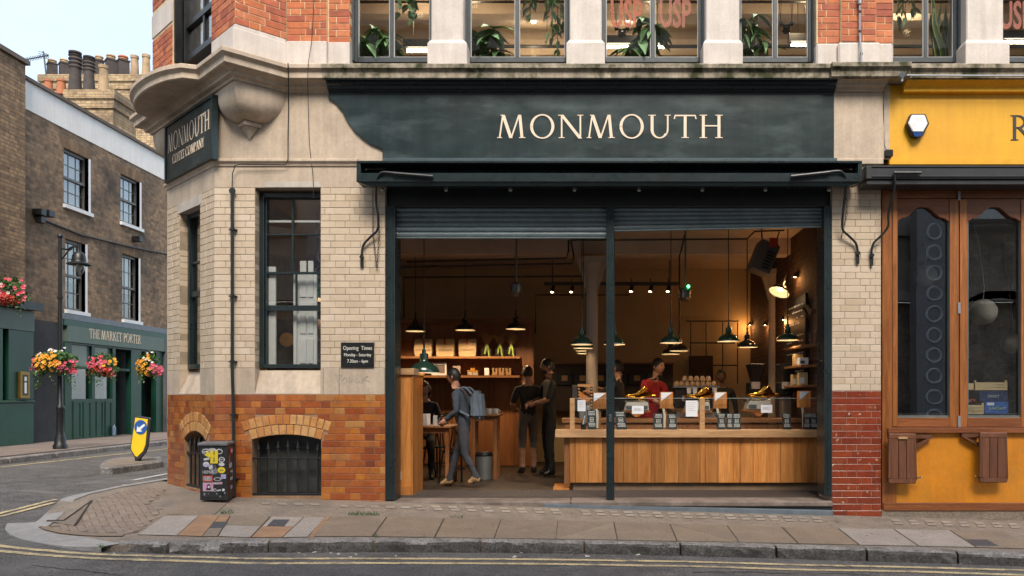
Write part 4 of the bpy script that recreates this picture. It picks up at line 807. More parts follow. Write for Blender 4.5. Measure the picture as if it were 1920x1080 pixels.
# dark room behind with globe lamps, crates
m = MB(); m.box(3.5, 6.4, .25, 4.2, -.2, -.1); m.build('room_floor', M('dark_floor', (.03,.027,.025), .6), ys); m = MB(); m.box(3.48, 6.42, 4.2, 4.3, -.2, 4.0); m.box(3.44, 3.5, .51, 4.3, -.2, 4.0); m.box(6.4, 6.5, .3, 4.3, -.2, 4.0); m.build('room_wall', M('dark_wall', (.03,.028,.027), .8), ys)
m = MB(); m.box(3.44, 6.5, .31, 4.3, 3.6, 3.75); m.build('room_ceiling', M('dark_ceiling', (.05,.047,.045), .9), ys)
for x, y, Y, rp_, lab in ((1843, 585, 1.3, 25.5, 'largest pale globe lamp hanging behind the right window leaf'), (1735, 517, 1.9, 21, 'dim globe lamp high behind the left window leaf'), (1897, 643, 2.1, 20, 'globe lamp at the far right edge of the right window leaf'), (1830, 660, 3.2, 17, 'faint small globe lamp below the largest globe')):
    q = P(x, y, Y); r = rp_*(Y+D)/F; t = thing('globe_lamp', lab, 'pendant lamp', q, group='paper globe lamps in the yellow shop'); m = MB(); m.ball((0,0,0), r, 20, (1,1,.95)); m.build('globe', M('paper_globe', (.55,.50,.42), .7, .05), t, smooth=True, local=True); m = MB(); m.tube([(0,0,r*.9), (.02,0,r+.15), (-.05,0,r+.7), (-.12,0,3.6-q.z)], .004, 5); m.build('flex', white, t, local=True)
def crate(label, x0, x1, y0, y1, Y, mat, nm, txt=None, depth=.28, tm=None):
    t = thing(nm, label, 'crate' if nm.endswith('crate') else 'box', P((x0+x1)/2, y1, Y)); a, b, z0, z1 = PX(x0,Y), PX(x1,Y), PZ(y1,Y), PZ(y0,Y); m = MB()
    if nm.endswith('crate'):
        for k in range(3):
            h = (z1-z0)*.8/3; m = MB(); m.box(a, b, Y, Y+.008, z0+h*k+.004, z0+h*(k+1)); m.build('slat', mat, t)
        m = MB(); m.box(a, a+.02, Y+.009, Y+.03, z0, z1); m.box(b-.02, b, Y+.009, Y+.03, z0, z1); m.box(a, b, Y+depth, Y+depth+.01, z0, z1-.03); m.box(a, b, Y+.03, Y+depth, z0, z0+.01); m.build('corner_post', mat, t)
    else:
        m.box(a, b, Y, Y+depth, z0, z1); m.build('carton', mat, t, bevel=.003)
        if tm: m = MB(); m.bpx(x0+4, x0+17, y0+2, y0+7, Y-.003, Y-.0005); m.build('label', paper, t)
    if txt: flat_text(txt, .045, FR, (a+b)/2, z0+(z1-z0)*.35, Y-.001, M('pale_print', (.5,.52,.5), .6) if not nm.endswith('crate') else M('green_print', (.05,.10,.03), .7), t, 'print')
    return t
pale = wood('pale_poplar', (.50,.38,.20), (.62,.49,.28), .7, 'X', 1, .1)
bluec = M('blue_carton', (.03,.12,.42), .6, .1, 6); navy = M('navy_carton', (.02,.035,.11), .6, .1, 6)
Yc = .17
crate('slatted wooden fruit crate low in the right window beside the blue carton', 1813, 1845, 755, 777, Yc, pale, 'fruit_crate', None)
crate('bright blue carton with a green spot on the window floor', 1847, 1891, 753, 776, Yc, bluec, 'carton_box', 'SUNGOLD' if False else None, tm=1)
m = MB(); m.cyl(P(1870, 765, Yc-.003), P(1870, 765, Yc), .03, n=18); m.build('green_spot', M('green_spot', (.12,.30,.10), .6), [o for o in COL.objects if o.get('label', '').startswith('bright blue carton')][0])
flat_text('SUNCOAST', .04, FR, PX(1870, Yc), PZ(768, Yc), Yc-.0035, M('pale_print', (.55,.57,.55), .6), [o for o in COL.objects if o.get('label', '').startswith('bright blue carton')][0], 'print')
t_ = crate('navy carton stacked on the blue carton in the right window', 1836, 1890, 733, 752, Yc+.02, navy, 'carton_box', 'SWEET')
crate('pale wooden crate on top of the carton stack in the right window', 1828, 1889, 713, 732, Yc+.02, pale, 'fruit_crate', None)
m = MB()
for i in range(9): m.ball(P(1817+i*3.2, 753-(i % 2)*2, Yc+.08+.03*(i % 3)), .024, 8)
m.build('tomatoes', M('tomato_red', (.25,.03,.015), .35), [o for o in COL.objects if o.get('label', '').startswith('slatted wooden fruit')][0], smooth=True)
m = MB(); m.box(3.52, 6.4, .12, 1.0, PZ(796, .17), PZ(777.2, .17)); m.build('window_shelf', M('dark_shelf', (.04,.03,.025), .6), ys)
# ---------------------------------------------------------------- the coffee shop's room
RX0, RX1, RY = -5.05, 3.12, 5.4; RZ = 3.68
floor_m = M('dark_boards', (.038,.026,.018), .5, .3, 8, .1, 30, stretch=(1,.2,1)); wall_cr = M('ochre_wall', (.52,.40,.235), .8, .08, 1.5); ceil_m = M('dun_ceiling', (.54,.45,.38), .85, .1, 1.5)
m = MB(); m.box(-4.0, RX1, .32, RY, FLZ-.1, FLZ-.014); m.box(RX0, -4.0, 1.4, RY, FLZ-.1, FLZ-.014); m.build('shop_floor', floor_m, bld)
m = MB(); m.box(X1+.02, PX(1545), .30, .98, FLZ-.013, FLZ-.004); m.build('ribbed_mat', M('ribbed_rubber', (.075,.058,.050), .8, .2, 20), bld)
m = MB()
for i in range(150): x = X1+.06+i*.0343; m.box(x, x+.016, .33, .97, FLZ-.004, FLZ+.003)
m.build('mat_rib', MATS['ribbed_rubber'], bld, kind='stuff')
m = MB(); m.box(RX0, RX1+.3, RY, RY+.25, -.3, 5.0); m.build('back_wall', wall_cr, bld)
m = MB(); m.box(-3.9, RX1+.3, .36, RY, RZ, 4.9); m.box(RX0-.05, -3.9, 1.5, RY, RZ, 4.9); m.box(X1, rx0, .3, .36, PZ(388, .06)+.02, 4.9); m.build('shop_ceiling', ceil_m, bld)
m = MB(); m.box(RX0-.3, RX0, 1.6, RY, -.3, 5); m.build('party_wall', stone, bld); m = MB(); m.box(RX1, RX1+.32, .51, RY, -.3, 5.0); m.build('party_wall', brickmat('inner_brick', (.085,.028,.016), (.045,.017,.011), (.10,.06,.04), 'YZ', .225, .075, .3), bld)
m = MB(); m.box(RX0, RX1, 2.6, 2.9, RZ-.24, RZ-.001); m.build('ceiling_beam', ceil_m, bld)
# round iron columns
def column(label, x, Y, r, mat):
    q = Vector((PX(x, Y), Y, FLZ-.014)); t = thing('iron_column', label, 'column', q, group='columns inside the shop'); m = MB()
    m.lathe([(r*1.5, 0), (r*1.5, .12), (r*1.1, .2), (r, .3), (r*.9, 2.9), (r*1.05, 2.95), (r*.95, 3.0), (r*1.5, 3.18), (r*1.6, 3.22)], n=24); m.build('shaft', mat, t, smooth=True, local=True)
    m = MB(); m.box(-r*1.9, r*1.9, -r*1.9, r*1.9, 3.22, 3.3)
    for s in (-1, 1): m.prism([(s*r*.9, -.04, 2.8), (s*r*2.6, -.04, 3.3), (s*r*.9, -.04, 3.3)], (0, .08, 0))
    m.build('capital', mat, t, local=True); return t
colm = M('column_paint', (.42,.36,.31), .6, .06, 4)
column('round pale column behind the counter near the middle post', 1110, 2.5, .093, colm)
column('pale square-looking column beside the brick wall at the right', 1450, 3.6, .085, colm)
# ---- pendant lamps
en_g = M('green_enamel', (.016,.075,.05), .18, .1, 5, coat=.6); en_k = M('black_enamel', (.012,.013,.013), .25, .1, 5, coat=.4); en_in = M('enamel_inside', (.80,.76,.68), .5, .02)
bulb_m = emis('lit_bulb', (1, .66, .32), 9)
PR = [(.0, .225), (.018, .225), (.022, .19), (.040, .185), (.042, .12), (.055, .10), (.095, .085), (.130, .055), (.148, .022), (.150, 0)]
def pendant(label, x, y, Y, R=.15, mat=None, power=5., tilt=None, top=RZ, group='enamel pendant lamps'):
    q = P(x, y, Y); k = R/.15; t = thing('pendant_lamp', label, 'pendant lamp', q, group=group); mat = mat or en_g
    m = MB(); m.lathe([(r*k, z*k) for r, z in PR], n=28); m.build('shade', mat, t, smooth=True, local=True)
    m = MB(); m.lathe([(.0, .094*k), (.05*k, .094*k), (.092*k, .080*k), (.127*k, .052*k), (.1455*k, .019*k), (.1475*k, .0005), (.150*k, -.003), (.151*k, .004)], n=28); m.build('shade_lining', en_in, t, smooth=True, local=True)
    m = MB(); m.ball((0,0,.055*k), .030*k, 12); b = m.build('bulb', bulb_m, t, smooth=True, local=True)
    m = MB(); m.tube([(0,0,.22*k), (0,0,.30*k)], .012, 8); m.tube([(0,0,.30*k), (0,0,top-q.z)], .006, 6); m.build('cord', iron, t, local=True)
    if power:
        l = bpy.data.lights.new('lamp_light', 'SPOT'); l.energy = power*LAMP; l.color = (1, .68, .38); l.shadow_soft_size = .03; l.spot_size = math.radians(150); l.spot_blend = .4
        lo = bpy.data.objects.new('lamp_light', l); COL.objects.link(lo); lo.parent = t; lo.location = (0, 0, .02*k)
    if tilt: t.rotation_euler = tilt
    return t
pendant('green pendant lamp just left of the centre post, front of a receding row', 1091, 646, 1.6, power=4)
for i, (x, y, Y) in enumerate(((1094, 653, 2.15), (1097, 658, 2.7), (1099, 663, 3.2))):
    pendant('lamp '+('just behind', 'two behind', 'furthest behind')[i]+' the front green pendant left of the centre post', x, y, Y, power=2)
pendant('green pendant lamp half hidden by the centre post', 1152, 646, 1.6, power=4)
pendant('green pendant lamp above the counter, next right of the centre post', 1258, 643, 1.6, power=5)
pendant('green pendant lamp between the gold scoops and the espresso machine, third along the counter', 1366, 640, 1.6, power=5)
pendant('green pendant lamp at the right end of the counter by the chalk menu', 1477, 638, 1.6, power=5)
pendant('black pendant lamp low behind the second green pendant', 1273, 658, 3.0, .15, en_k, power=5)
pendant('furthest black pendant lamp near the back wall, lowest of its pair', 1258, 664, 4.0, .155, en_k, power=5)
pendant('black pendant lamp beside the dark brick corner at the right', 1401, 651, 2.6, .15, en_k, power=5)
pendant('tilted black lamp glowing brightly high on the brick wall', 1461, 548, 2.2, .15, en_k, power=6, tilt=(math.radians(-16), math.radians(24), 0))
pendant('black pendant lamp over the shelves, leftmost of three', 779, 621, 3.6, .16, en_k, power=26)
pendant('black pendant lamp over the shelves, middle of three', 872, 619, 3.6, .16, en_k, power=26)
pendant('black pendant lamp over the shelves, rightmost of three', 967, 617, 3.6, .16, en_k, power=26)
pendant('large unlit dark green pendant lamp hanging low in front of the shelves', 795, 699, .95, .20, M('dark_green_enamel', (.012,.035,.025), .2, .1, coat=.5), power=0)
pendant('green pendant lamp seen through the tall left window', 595, 562, .9, .2, en_g, power=1.5)
pendant('second lamp seen through the tall left window lower down', 604, 602, 2.0, .17, en_k, power=3)
# ---- ceiling pipes, rails, spot lights, ceiling-hung globes
def run(name, label, pts, r, cat='pipe', mat=iron):
    m = MB(); m.tube([P(*p) for p in pts], r, 8); return tag(m.build(name, mat), label, cat, 'pipes and rails under the shop ceiling')
run('ceiling_pipe', 'upper black pipe run above the shelves', [(762,491,2.2),(1062,484,2.2),(1066,470,2.2),(1066,450,2.2)], .014)
run('ceiling_pipe', 'second black pipe run bending up near the middle column', [(700,502,2.2),(1073,494,2.2),(1076,480,2.3),(1070,450,2.3)], .013)
run('ceiling_pipe', 'lowest and longest black pipe run across the back of the shop', [(757,598,3.5),(757,520,3.5),(1090,518,3.5),(1092,560,3.5)], .015)
run('ceiling_pipe', 'thin pipe dropping beside the yellow back wall behind the people', [(1004,625,5.0),(1004,553,5.0),(1180,553,5.0)], .012)
run('ceiling_pipe', 'pipe run high on the ceiling right of the centre post', [(1070,450,1.8),(1155,450,1.8),(1400,448,1.8),(1415,434,1.8),(1470,432,1.8)], .012)
run('ceiling_pipe', 'black vertical pipe near the dark brick corner', [(1401,448,1.82),(1401,560,4.0)], .010)
run('ceiling_pipe', 'twisted black pipe beside the ceiling globe with the green light', [(1285,436,2.0),(1277,470,2.1),(1274,480,2.2),(1274,640,3.5)], .012)
for i, (x, y) in enumerate(((1035, 548), (1071, 548), (1183, 547), (1219, 547), (1252, 547))):
    q = P(x, y, 3.4); t = thing('spot_light', 'small lit spot lamp on the ceiling rail, '+('leftmost', 'second from the left, by the column', 'just right of the centre post', 'second right of the centre post', 'rightmost')[i], 'spot lamp', q, group='spot lamps on the ceiling rail'); m = MB(); m.lathe([(.0, .12), (.03, .11), (.035, .0), (.030, 0)], n=12, axis=(.25, .3, 1)); m.tube([(0.02,.02,.1), (0,0,.22)], .008, 6); m.build('lamp_body', iron, t, smooth=True, local=True)
    m = MB(); m.ball((0,0,.004), .024, 10, (1,1,.5)); m.build('lens', bulb_m, t, smooth=True, local=True)
m = MB(); q0, q1_ = P(1020, 532, 3.4), P(1275, 530, 3.4); m.box(q0.x, q1_.x, q0.y-.03, q0.y+.03, q0.z-.025, q0.z+.025); m.tube([P(1036,532,3.4), P(1036,488,3.4)], .01, 6); m.tube([P(1255,532,3.4), P(1255,488,3.4)], .01, 6); tag(m.build('spot_rail', M('grey_rail', (.05,.045,.04), .5)), 'dark ceiling rail carrying the small spot lamps', 'rail')
def globe(label, x, y, Y, green):
    q = P(x, y, Y); t = thing('ceiling_speaker', label, 'speaker', q, group='round ceiling-hung speakers'); m = MB(); m.lathe([(0,-.10),(.05,-.095),(.075,-.06),(.085,-.05),(.085,.03),(.095,.035),(.095,.06),(.07,.085),(.02,.10)], n=20); m.build('globe', M('dull_steel', (.16,.15,.14), .3, .1, metal=.7), t, smooth=True, local=True); m = MB(); m.tube([(0,0,.09),(0,0,RZ-q.z)], .014, 8); m.build('rod', M('grey_rod', (.20,.18,.16), .4, .1, metal=.5), t, local=True)
    if green: m = MB(); m.ball((.03,-.10,.10), .022, 10); m.build('indicator', emis('green_led', (.05, 1, .3), 4), t, local=True)
globe('steel ceiling-hung globe in the left half of the shop', 968, 542, 1.9, False); globe('steel ceiling-hung globe with a green indicator light', 1285, 552, 2.0, True)
# ---- heater unit under the ceiling at the right
ht = thing('ceiling_heater', 'grey boxy fan heater hung at an angle under the ceiling with a red notice', 'heater', P(1435, 480, 1.7))
m = MB(); c = P(1434, 484, 1.7)
def rotp(v, a=math.radians(22)): return (c.x+v[0]*math.cos(a)+v[2]*math.sin(a), c.y+v[1], c.z-v[0]*math.sin(a)+v[2]*math.cos(a))
m.hexa([rotp(v) for v in ((-.16,-.15,-.22),(.12,-.15,-.22),(.12,.2,-.22),(-.16,.2,-.22),(-.16,-.15,.2),(.12,-.15,.2),(.12,.2,.2),(-.16,.2,.2))]); m.build('case', M('heater_grey', (.12,.115,.11), .5, .1), ht, bevel=.012)
m = MB()
for k in range(6): m.hexa([rotp((a, y, z)) for z in (-.17+k*.045, -.15+k*.045) for a, y in ((-.02,-.16),(.08,-.16),(.08,-.151),(-.02,-.151))])
m.build('vent', blackp, ht); m = MB(); m.bpx(1443, 1459, 446, 463, 1.5, 1.51); m.build('red_notice', M('red_card', (.45,.04,.02), .6), ht)
m = MB(); m.tube([P(1430, 468, 1.7), P(1428, 430, 1.7)], .01, 6); m.tube([P(1450, 470, 1.7), P(1462, 432, 1.7)], .01, 6); m.build('hanger', iron, ht)
# ---- tall oak cabinet just inside the left jamb
oc = thing('oak_cabinet', 'tall plain oak cabinet end just inside the left door post', 'cabinet', P(757, 915, .55))
Yc = .5; m = MB(); m.box(PX(737, Yc), PX(770, Yc), Yc, Yc+.6, FLZ+.11, PZ(703, Yc)); m.build('side_panel', oak, oc); m = MB(); m.box(PX(770, Yc)+.001, PX(774, Yc), Yc-.005, Yc+.6, FLZ-.014, PZ(703, Yc)); m.build('edge_strip', oak, oc)
m = MB(); m.box(PX(730, Yc), PX(777, Yc), Yc-.03, Yc+.62, PZ(703, Yc), PZ(691, Yc)); m.build('top_board', oak_h, oc, bevel=.004); m = MB(); m.box(PX(737, Yc), PX(772, Yc), Yc-.03, Yc+.62, FLZ-.014, FLZ+.11); m.build('plinth_board', oak, oc)
sk = thing('wall_socket', 'small white socket box low on the oak cabinet', 'socket', P(748, 900, .48)); m = MB(); m.bpx(743, 751, 885, 901, .455, .499); m.build('case', white, sk, bevel=.004)
# ---- wall shelves with panelled back
su = thing('wall_shelves', 'dark wooden wall shelving with two lit shelves behind the customers', 'shelves', P(870, 860, 4.4)); Ys = 4.45
for i in range(7):
    a = 735+(1001-735)*i/7; b = 735+(1001-735)*(i+1)/7; m = MB(); m.box(PX(a, Ys), PX(b, Ys)-.004, Ys, Ys+.05, FLZ, PZ(608, Ys)); m.build('back_panel', oak_d, su)
m = MB(); m.box(PX(730, Ys), PX(1001, Ys), Ys-.06, Ys+.05, PZ(608, Ys), PZ(598, Ys)); m.build('top_rail', oak_dh, su, bevel=.004)
Yf = 4.08
m = MB(); m.box(PX(730, Yf), PX(975, Yf), Yf, Ys-.002, PZ(672, Yf), PZ(668, Yf)); m.build('upper_shelf', oak_dh, su); m = MB(); m.box(PX(730, Yf), PX(974, Yf), Yf, Ys-.002, PZ(708, Yf), PZ(704, Yf)); m.build('lower_shelf', oak_dh, su)
bagm = M('kraft_bag', (.50,.36,.20), .75, .1, 9, .3, 20); ribm = M('lime_ribbon', (.22,.30,.035), .5, .1, 10); foilm = M('brown_wrap', (.24,.14,.06), .6, .2, 9, .3, 20)
for i, x in enumerate((793, 834, 876)):
    t = thing('paper_bag', 'kraft paper bag with a red tag on the upper shelf, '+('leftmost', 'middle', 'rightmost')[i]+' of three', 'bag', P(x, 668, 4.2), group='paper bags on the upper shelf'); Y = 4.15; m = MB(); a, b = PX(x-15.5, Y), PX(x+15.5, Y); z0 = PZ(668, 4.1)+.004; z1 = PZ(635, Y)
    n = 8; vs = []
    for k in range(n+1):
        s = k/n; bul = .012*math.sin(PI*s)+random.uniform(-.006, .006); z = z0+(z1-z0)*s; dp_ = .075*(1-.75*max(0, s-.55)/.45)
        vs += [(a-bul, Y+.08-dp_, z), (b+bul, Y+.08-dp_+random.uniform(-.006,.006), z), (b+bul, Y+.08+dp_, z), (a-bul, Y+.08+dp_, z)]
    m.add(vs, [(k*4+j, k*4+(j+1)%4, k*4+4+(j+1)%4, k*4+4+j) for k in range(n) for j in range(4)]+[(3,2,1,0), tuple(n*4+j for j in range(4))]); m.build('bag_body', bagm, t)
    m = MB(); m.box(PX(x, Y)-.014, PX(x, Y)+.014, Y-.004, Y+.004, PZ(646, Y), PZ(635, Y)); m.build('red_tag', M('red_tag', (.45,.02,.015), .5), t)
    m = MB(); m.box(a+.02, b-.02, Y-.006, Y-.003, z0+.10, z0+.12); m.build('print_line', M('faded_print', (.30,.22,.13), .7), t)
def bouquet(label, x, y0, y1, Y, w, grp='wrapped cones with green ribbons'):
    t = thing('wrapped_bunch', label, 'wrapped bag', P(x, y1, Y), group=grp); m = MB(); c = P(x, y1, Y+.08); h = PZ(y0, Y)-c.z; r = w*(Y+D)/F/2
    m.lathe([(r*.8, 0), (r*.85, h*.25), (r*.45, h*.5), (r*.30, h*.58)], c, 10, sy=.7); m.build('dark_bag', M('black_bag', (.018,.016,.015), .4, .2), t, smooth=False)
    m = MB(); n = 14
    for k in range(n):
        a = 2*PI*k/n; b = 2*PI*(k+1)/n; rr = r*(1.1+.35*random.random()); zz_ = h*(.85+.22*random.random())
        m.add([(c.x+r*.28*math.cos(a), c.y+r*.2*math.sin(a), c.z+h*.55), (c.x+r*.28*math.cos(b), c.y+r*.2*math.sin(b), c.z+h*.55), (c.x+rr*math.cos(b), c.y+rr*.6*math.sin(b), c.z+zz_), (c.x+rr*1.05*math.cos(a), c.y+rr*.6*math.sin(a), c.z+zz_*1.05)], [(0,1,2,3)])
    m.build('paper_wrap', foilm, t)
    m = MB()
    for s, dx in ((-1, -.25), (1, .3)):
        a0 = c+Vector((0, -.09, h*.55)); pts = [a0, a0+Vector((s*r*.18, -.02, -h*.2)), a0+Vector((dx*r+s*r*.1, -.02, -h*(.55+.1*s)))]; wv = Vector((r*.22, 0, 0))
        for i in range(2): m.prism([pts[i], pts[i]+wv, pts[i+1]+wv*1.2, pts[i+1]], (0, .004, 0))
    m.build('ribbon', ribm, t)
for i, x in enumerate((913, 937, 958)): bouquet('brown wrapped cone with lime green ribbon on the upper shelf, '+('leftmost', 'middle', 'rightmost')[i]+' of three', x, 628, 668, 4.12, 24)
bouquet('brown wrapped bunch with a green ribbon at the left end of the upper shelf', 740, 632, 668, 4.12, 22)
bouquet('big kraft paper bunch with bright green ribbons on the right wall shelf', 1528, 575, 640, 1.55, 40)
# things on the lower shelf
def sbox(name, label, cat, x0, x1, y0, y1, Y, dep, mat, par='body', bev=.002, group=None):
    t = thing(name, label, cat, P((x0+x1)/2, y1, Y), group=group); m = MB(); m.bpx(x0, x1, y0, y1, Y, Y+dep); m.build(par, mat, t, bevel=bev); return t
fr_ = sbox('picture_frame', 'white framed picture leaning on the lower shelf', 'picture frame', 810, 836, 681, 703.5, 4.2, .02, M('print_grey', (.16,.13,.12), .6), 'print')
m = MB(); [m.bpx(*q, 4.185, 4.2) for q in ((809,837,680,683.5), (809,837,700,703.7), (809,812,683.5,700), (834,837,683.5,700))]; m.build('frame_edge', white, fr_)
sbox('card_notice', 'pale blank card on the lower shelf beside the picture', 'card', 849, 863, 686, 703.6, 4.2, .01, M('grey_card', (.35,.28,.24), .7), 'card')
sbox('card_notice', 'white card on the lower shelf before the three small kraft bags', 'card', 908, 917, 690, 703.6, 4.15, .01, paper, 'card')
for i, (x, w) in enumerate(((881, 9), (891, 9))): t = sbox('small_jar', 'small pale jar with a yellow lid on the lower shelf, '+('left', 'right')[i]+' one', 'jar', x-4.5, x+4.5, 697, 703.6, 4.15, .07, M('pale_jar', (.40,.32,.25), .4)); m = MB(); m.bpx(x-5, x+5, 694.5, 697, 4.145, 4.225); m.build('lid', M('honey_lid', (.45,.22,.03), .4), t)
t = sbox('small_jar', 'topmost small jar stacked on the two with yellow lids', 'jar', 882, 890, 690, 694.3, 4.15, .06, MATS['honey_lid'])
for i, x in enumerate((927.5, 940, 953)): t = sbox('coffee_bag', 'small kraft coffee bag on the lower shelf, '+('left', 'middle', 'right')[i]+' of three', 'bag', x-5, x+5, 690, 703.6, 4.15, .07, M('kraft_small', (.30,.17,.07), .7)); m = MB(); m.bpx(x-1, x+1, 690, 697, 4.145, 4.15); m.build('tin_tie', blackp, t)
sbox('light_switch', 'pale switch plate on the dark wood at the end of the shelves', 'switch', 986, 996, 705, 716, 4.43, .02, M('beige_plate', (.42,.33,.26), .5))
# ---- tables, stools, bin on the left
def table(label, x0, x1, ytop, Y, dep, zleg=FLZ-.014):
    t = thing('wooden_table', label, 'table', P((x0+x1)/2, ytop, Y)); a, b = PX(x0, Y), PX(x1, Y); z = PZ(ytop, Y); m = MB(); m.box(a, b, Y, Y+dep, z-.03, z); m.build('tabletop', oak_dh, t, bevel=.006)
    for u, v in ((a+.04, Y+.05), (b-.09, Y+.05), (a+.04, Y+dep-.1), (b-.09, Y+dep-.1)): m = MB(); m.box(u, u+.05, v, v+.05, zleg, z-.031); m.build('leg', oak_d, t)
    m = MB(); m.box(a+.05, b-.05, Y+.06, Y+.08, z-.10, z-.031); m.build('apron', oak_d, t); return t
table('wooden table with white boxes behind the oak cabinet', 740, 846, 799, 1.5, .8); table('high wooden stand holding white mugs in the middle of the shop', 878, 936, 777, 2.3, .5)
for i, (x0, x1, y0, y1) in enumerate(((775, 788, 785, 803), (779, 799, 776, 801), (799, 806, 776, 798), (812, 819, 779, 796))):
    sbox('white_box', ('front white card box', 'large white box at the back', 'tall white box', 'small upright white card')[i]+' on the wooden table', 'box', x0, x1, y0, PZ and 798.6, 1.55+.06*(3-i) if i != 2 else 1.9, .05, paper, group='white boxes on the table')
for i, (x, mat) in enumerate(((917, white), (929, white), (899, chrome), (908, chrome))):
    q = P(x, 776.6, 2.4); t = thing('mug', ('left white mug', 'right white mug', 'steel jug at the back', 'small steel jug')[i]+' on the high wooden stand', 'mug', q, group='mugs on the stand'); m = MB(); m.lathe([(0,.0),(.032,0),(.04,.02),(.042,.085),(.038,.085),(.035,.02),(0,.012)], n=16); m.build('cup', mat, t, smooth=True, local=True); m = MB(); m.tube([(.04+.03*math.sin(PI*k/6), 0, .02+.05*k/6) for k in range(7)], .006, 6); m.build('handle', mat, t, local=True)
q = P(907, 857, 2.45); t = thing('waste_bin', 'round galvanised bin with a black bag under the wooden stand', 'bin', (q.x, q.y, FLZ-.014)); m = MB(); m.lathe([(0,0),(.115,0),(.13,.34),(.135,.345),(.125,.34),(.11,.03)], n=24); m.build('can', M('bin_steel', (.32,.34,.34), .4, .1, metal=.6), t, smooth=True, local=True); m = MB(); m.lathe([(.12,.33),(.14,.36),(.11,.40),(.05,.38),(0,.36)], n=12); m.build('bin_bag', blackp, t, local=True)
def bentwood(label, x, y, Y, rz):
    q = P(x, y, Y); t = thing('bentwood_chair', label, 'chair', (q.x, q.y, FLZ-.014), rz, group='dark bentwood chairs by the tables'); m = MB(); m.lathe([(0,.44),(.19,.44),(.20,.455),(.19,.47),(0,.465)], n=20); m.build('seat', blackp, t, local=True)
    for sx, sy in ((1,1),(1,-1),(-1,1),(-1,-1)): m = MB(); m.tube([(.14*sx,.13*sy,.44),(.18*sx,.19*sy,0)], .014, 8); m.build('leg', blackp, t, local=True)
    m = MB(); m.tube(smooth_path([Vector(v) for v in ((-.17,.14,.45),(-.20,.20,.75),(-.14,.23,.92),(0,.24,.96),(.14,.23,.92),(.20,.20,.75),(.17,.14,.45))]), .013, 8); m.tube(smooth_path([Vector(v) for v in ((-.10,.17,.46),(-.11,.20,.70),(0,.22,.80),(.11,.20,.70),(.10,.17,.46))]), .010, 8); m.build('backrest', blackp, t, smooth=True, local=True)
    m = MB(); m.tube([(.145*math.cos(k*PI/8), .145*math.sin(k*PI/8), .2) for k in range(17)], .008, 6, caps=False); m.build('stretcher', blackp, t, local=True)
bentwood('dark bentwood chair behind the walking customer', 855, 880, 1.85, .6); bentwood('dark bentwood chair tucked under the table by the cabinet', 785, 880, 2.6, 2.6); bentwood('dark bentwood chair seen past the table leg', 822, 870, 2.9, -.5)
# ---- the oak counter
ct = thing('oak_counter', 'long low oak plank counter with glass screen across the right half of the shop', 'counter', (PX(1300, 1.0), 1.0, FLZ-.014)); Yk = 1.0
cz1 = PZ(820, Yk); cz0 = PZ(905, Yk); yb_ = lambda x: 905+(x-1070)*0
cuts = [1068.5, 1078.5, 1104, 1129, 1169.5, 1195, 1221, 1245.5, 1272, 1312.5, 1322, 1347, 1375, 1387.5, 1413, 1438, 1463, 1489, 1514, 1545, 1575]
for i in range(len(cuts)-1):
    m = MB(); g = .0035 if i in (1, 4, 9, 10, 13, 16) else .0012; m.box(PX(cuts[i], Yk)+g, PX(cuts[i+1], Yk)-.0012, Yk+random.uniform(0,.002), Yk+.022, cz0, cz1-.004); m.build('plank', oak, ct, bevel=.0015)
m = MB(); m.box(PX(1069, Yk)+.005, RX1-.01, Yk+.022, Yk+.05, cz0, cz1); m.box(PX(1058, Yk+.05), PX(1068, Yk), Yk+.02, Yk+.06, cz0-.02, cz1-.002); m.build('carcass', oak_d, ct)
m = MB(); m.box(PX(1041, Yk-.06), RX1-.01, Yk-.07, Yk+.30, cz1, PZ(806.5, Yk-.06)); m.build('countertop', oak_h, ct, bevel=.004)
m = MB(); m.box(PX(1075, Yk+.05), RX1-.01, Yk+.05, Yk+.09, FLZ-.014, cz0-.001); m.build('plinth_board', M('dusty_plinth', (.20,.125,.075), .7, .2, 6), ct)
CZ = PZ(806.5, Yk-.06); Yg = Yk+.06
for x0, x1 in ((1068.5, 1077.5), (1311.5, 1321)):
    m = MB(); m.box(PX(x0, Yg), PX(x1, Yg), Yg-.03, Yg+.03, CZ+.0005, PZ(746.5, Yg)); m.build('screen_post', oak_h, ct, bevel=.003)
for x0, x1 in ((1078, 1311), (1321.5, 1580)):
    m = MB(); m.box(PX(x0, Yg), PX(x1, Yg), Yg-.004, Yg+.004, CZ+.002, PZ(747, Yg)); m.build('glass_screen', gl_thin, ct); m = MB(); m.box(PX(x0, Yg), PX(x1, Yg), Yg-.0045, Yg+.0045, PZ(747, Yg), PZ(746.3, Yg)); m.build('screen_edge', M('glass_edge', (.35,.42,.40), .2), ct)
# step boards left of the counter
m = MB(); m.box(PX(1038, 1.25), PX(1068, 1.25), 1.05, 1.6, FLZ-.014, FLZ+.018); tag(m.build('floor_board', oak, None, bevel=.003), 'pale wooden board on the floor at the end of the counter', 'board')
bk = thing('back_counter', 'wooden work bench with drawers behind the glass screen', 'counter', (PX(1300, 1.9), 1.9, FLZ-.014)); Yb = 1.75
m = MB(); m.box(PX(1053, Yb), RX1-.02, Yb, Yb+.6, PZ(793, Yb), PZ(785, Yb)); m.build('benchtop', oak_dh, bk, bevel=.005)
for i in range(9):
    a = 1060+i*57; m = MB(); m.box(PX(a, Yb)+.004, PX(a+57, Yb)-.004, Yb+.03, Yb+.06, FLZ, PZ(794, Yb)); m.build('drawer_front', oak_d, bk, bevel=.003)
BZ = PZ(785, Yb)
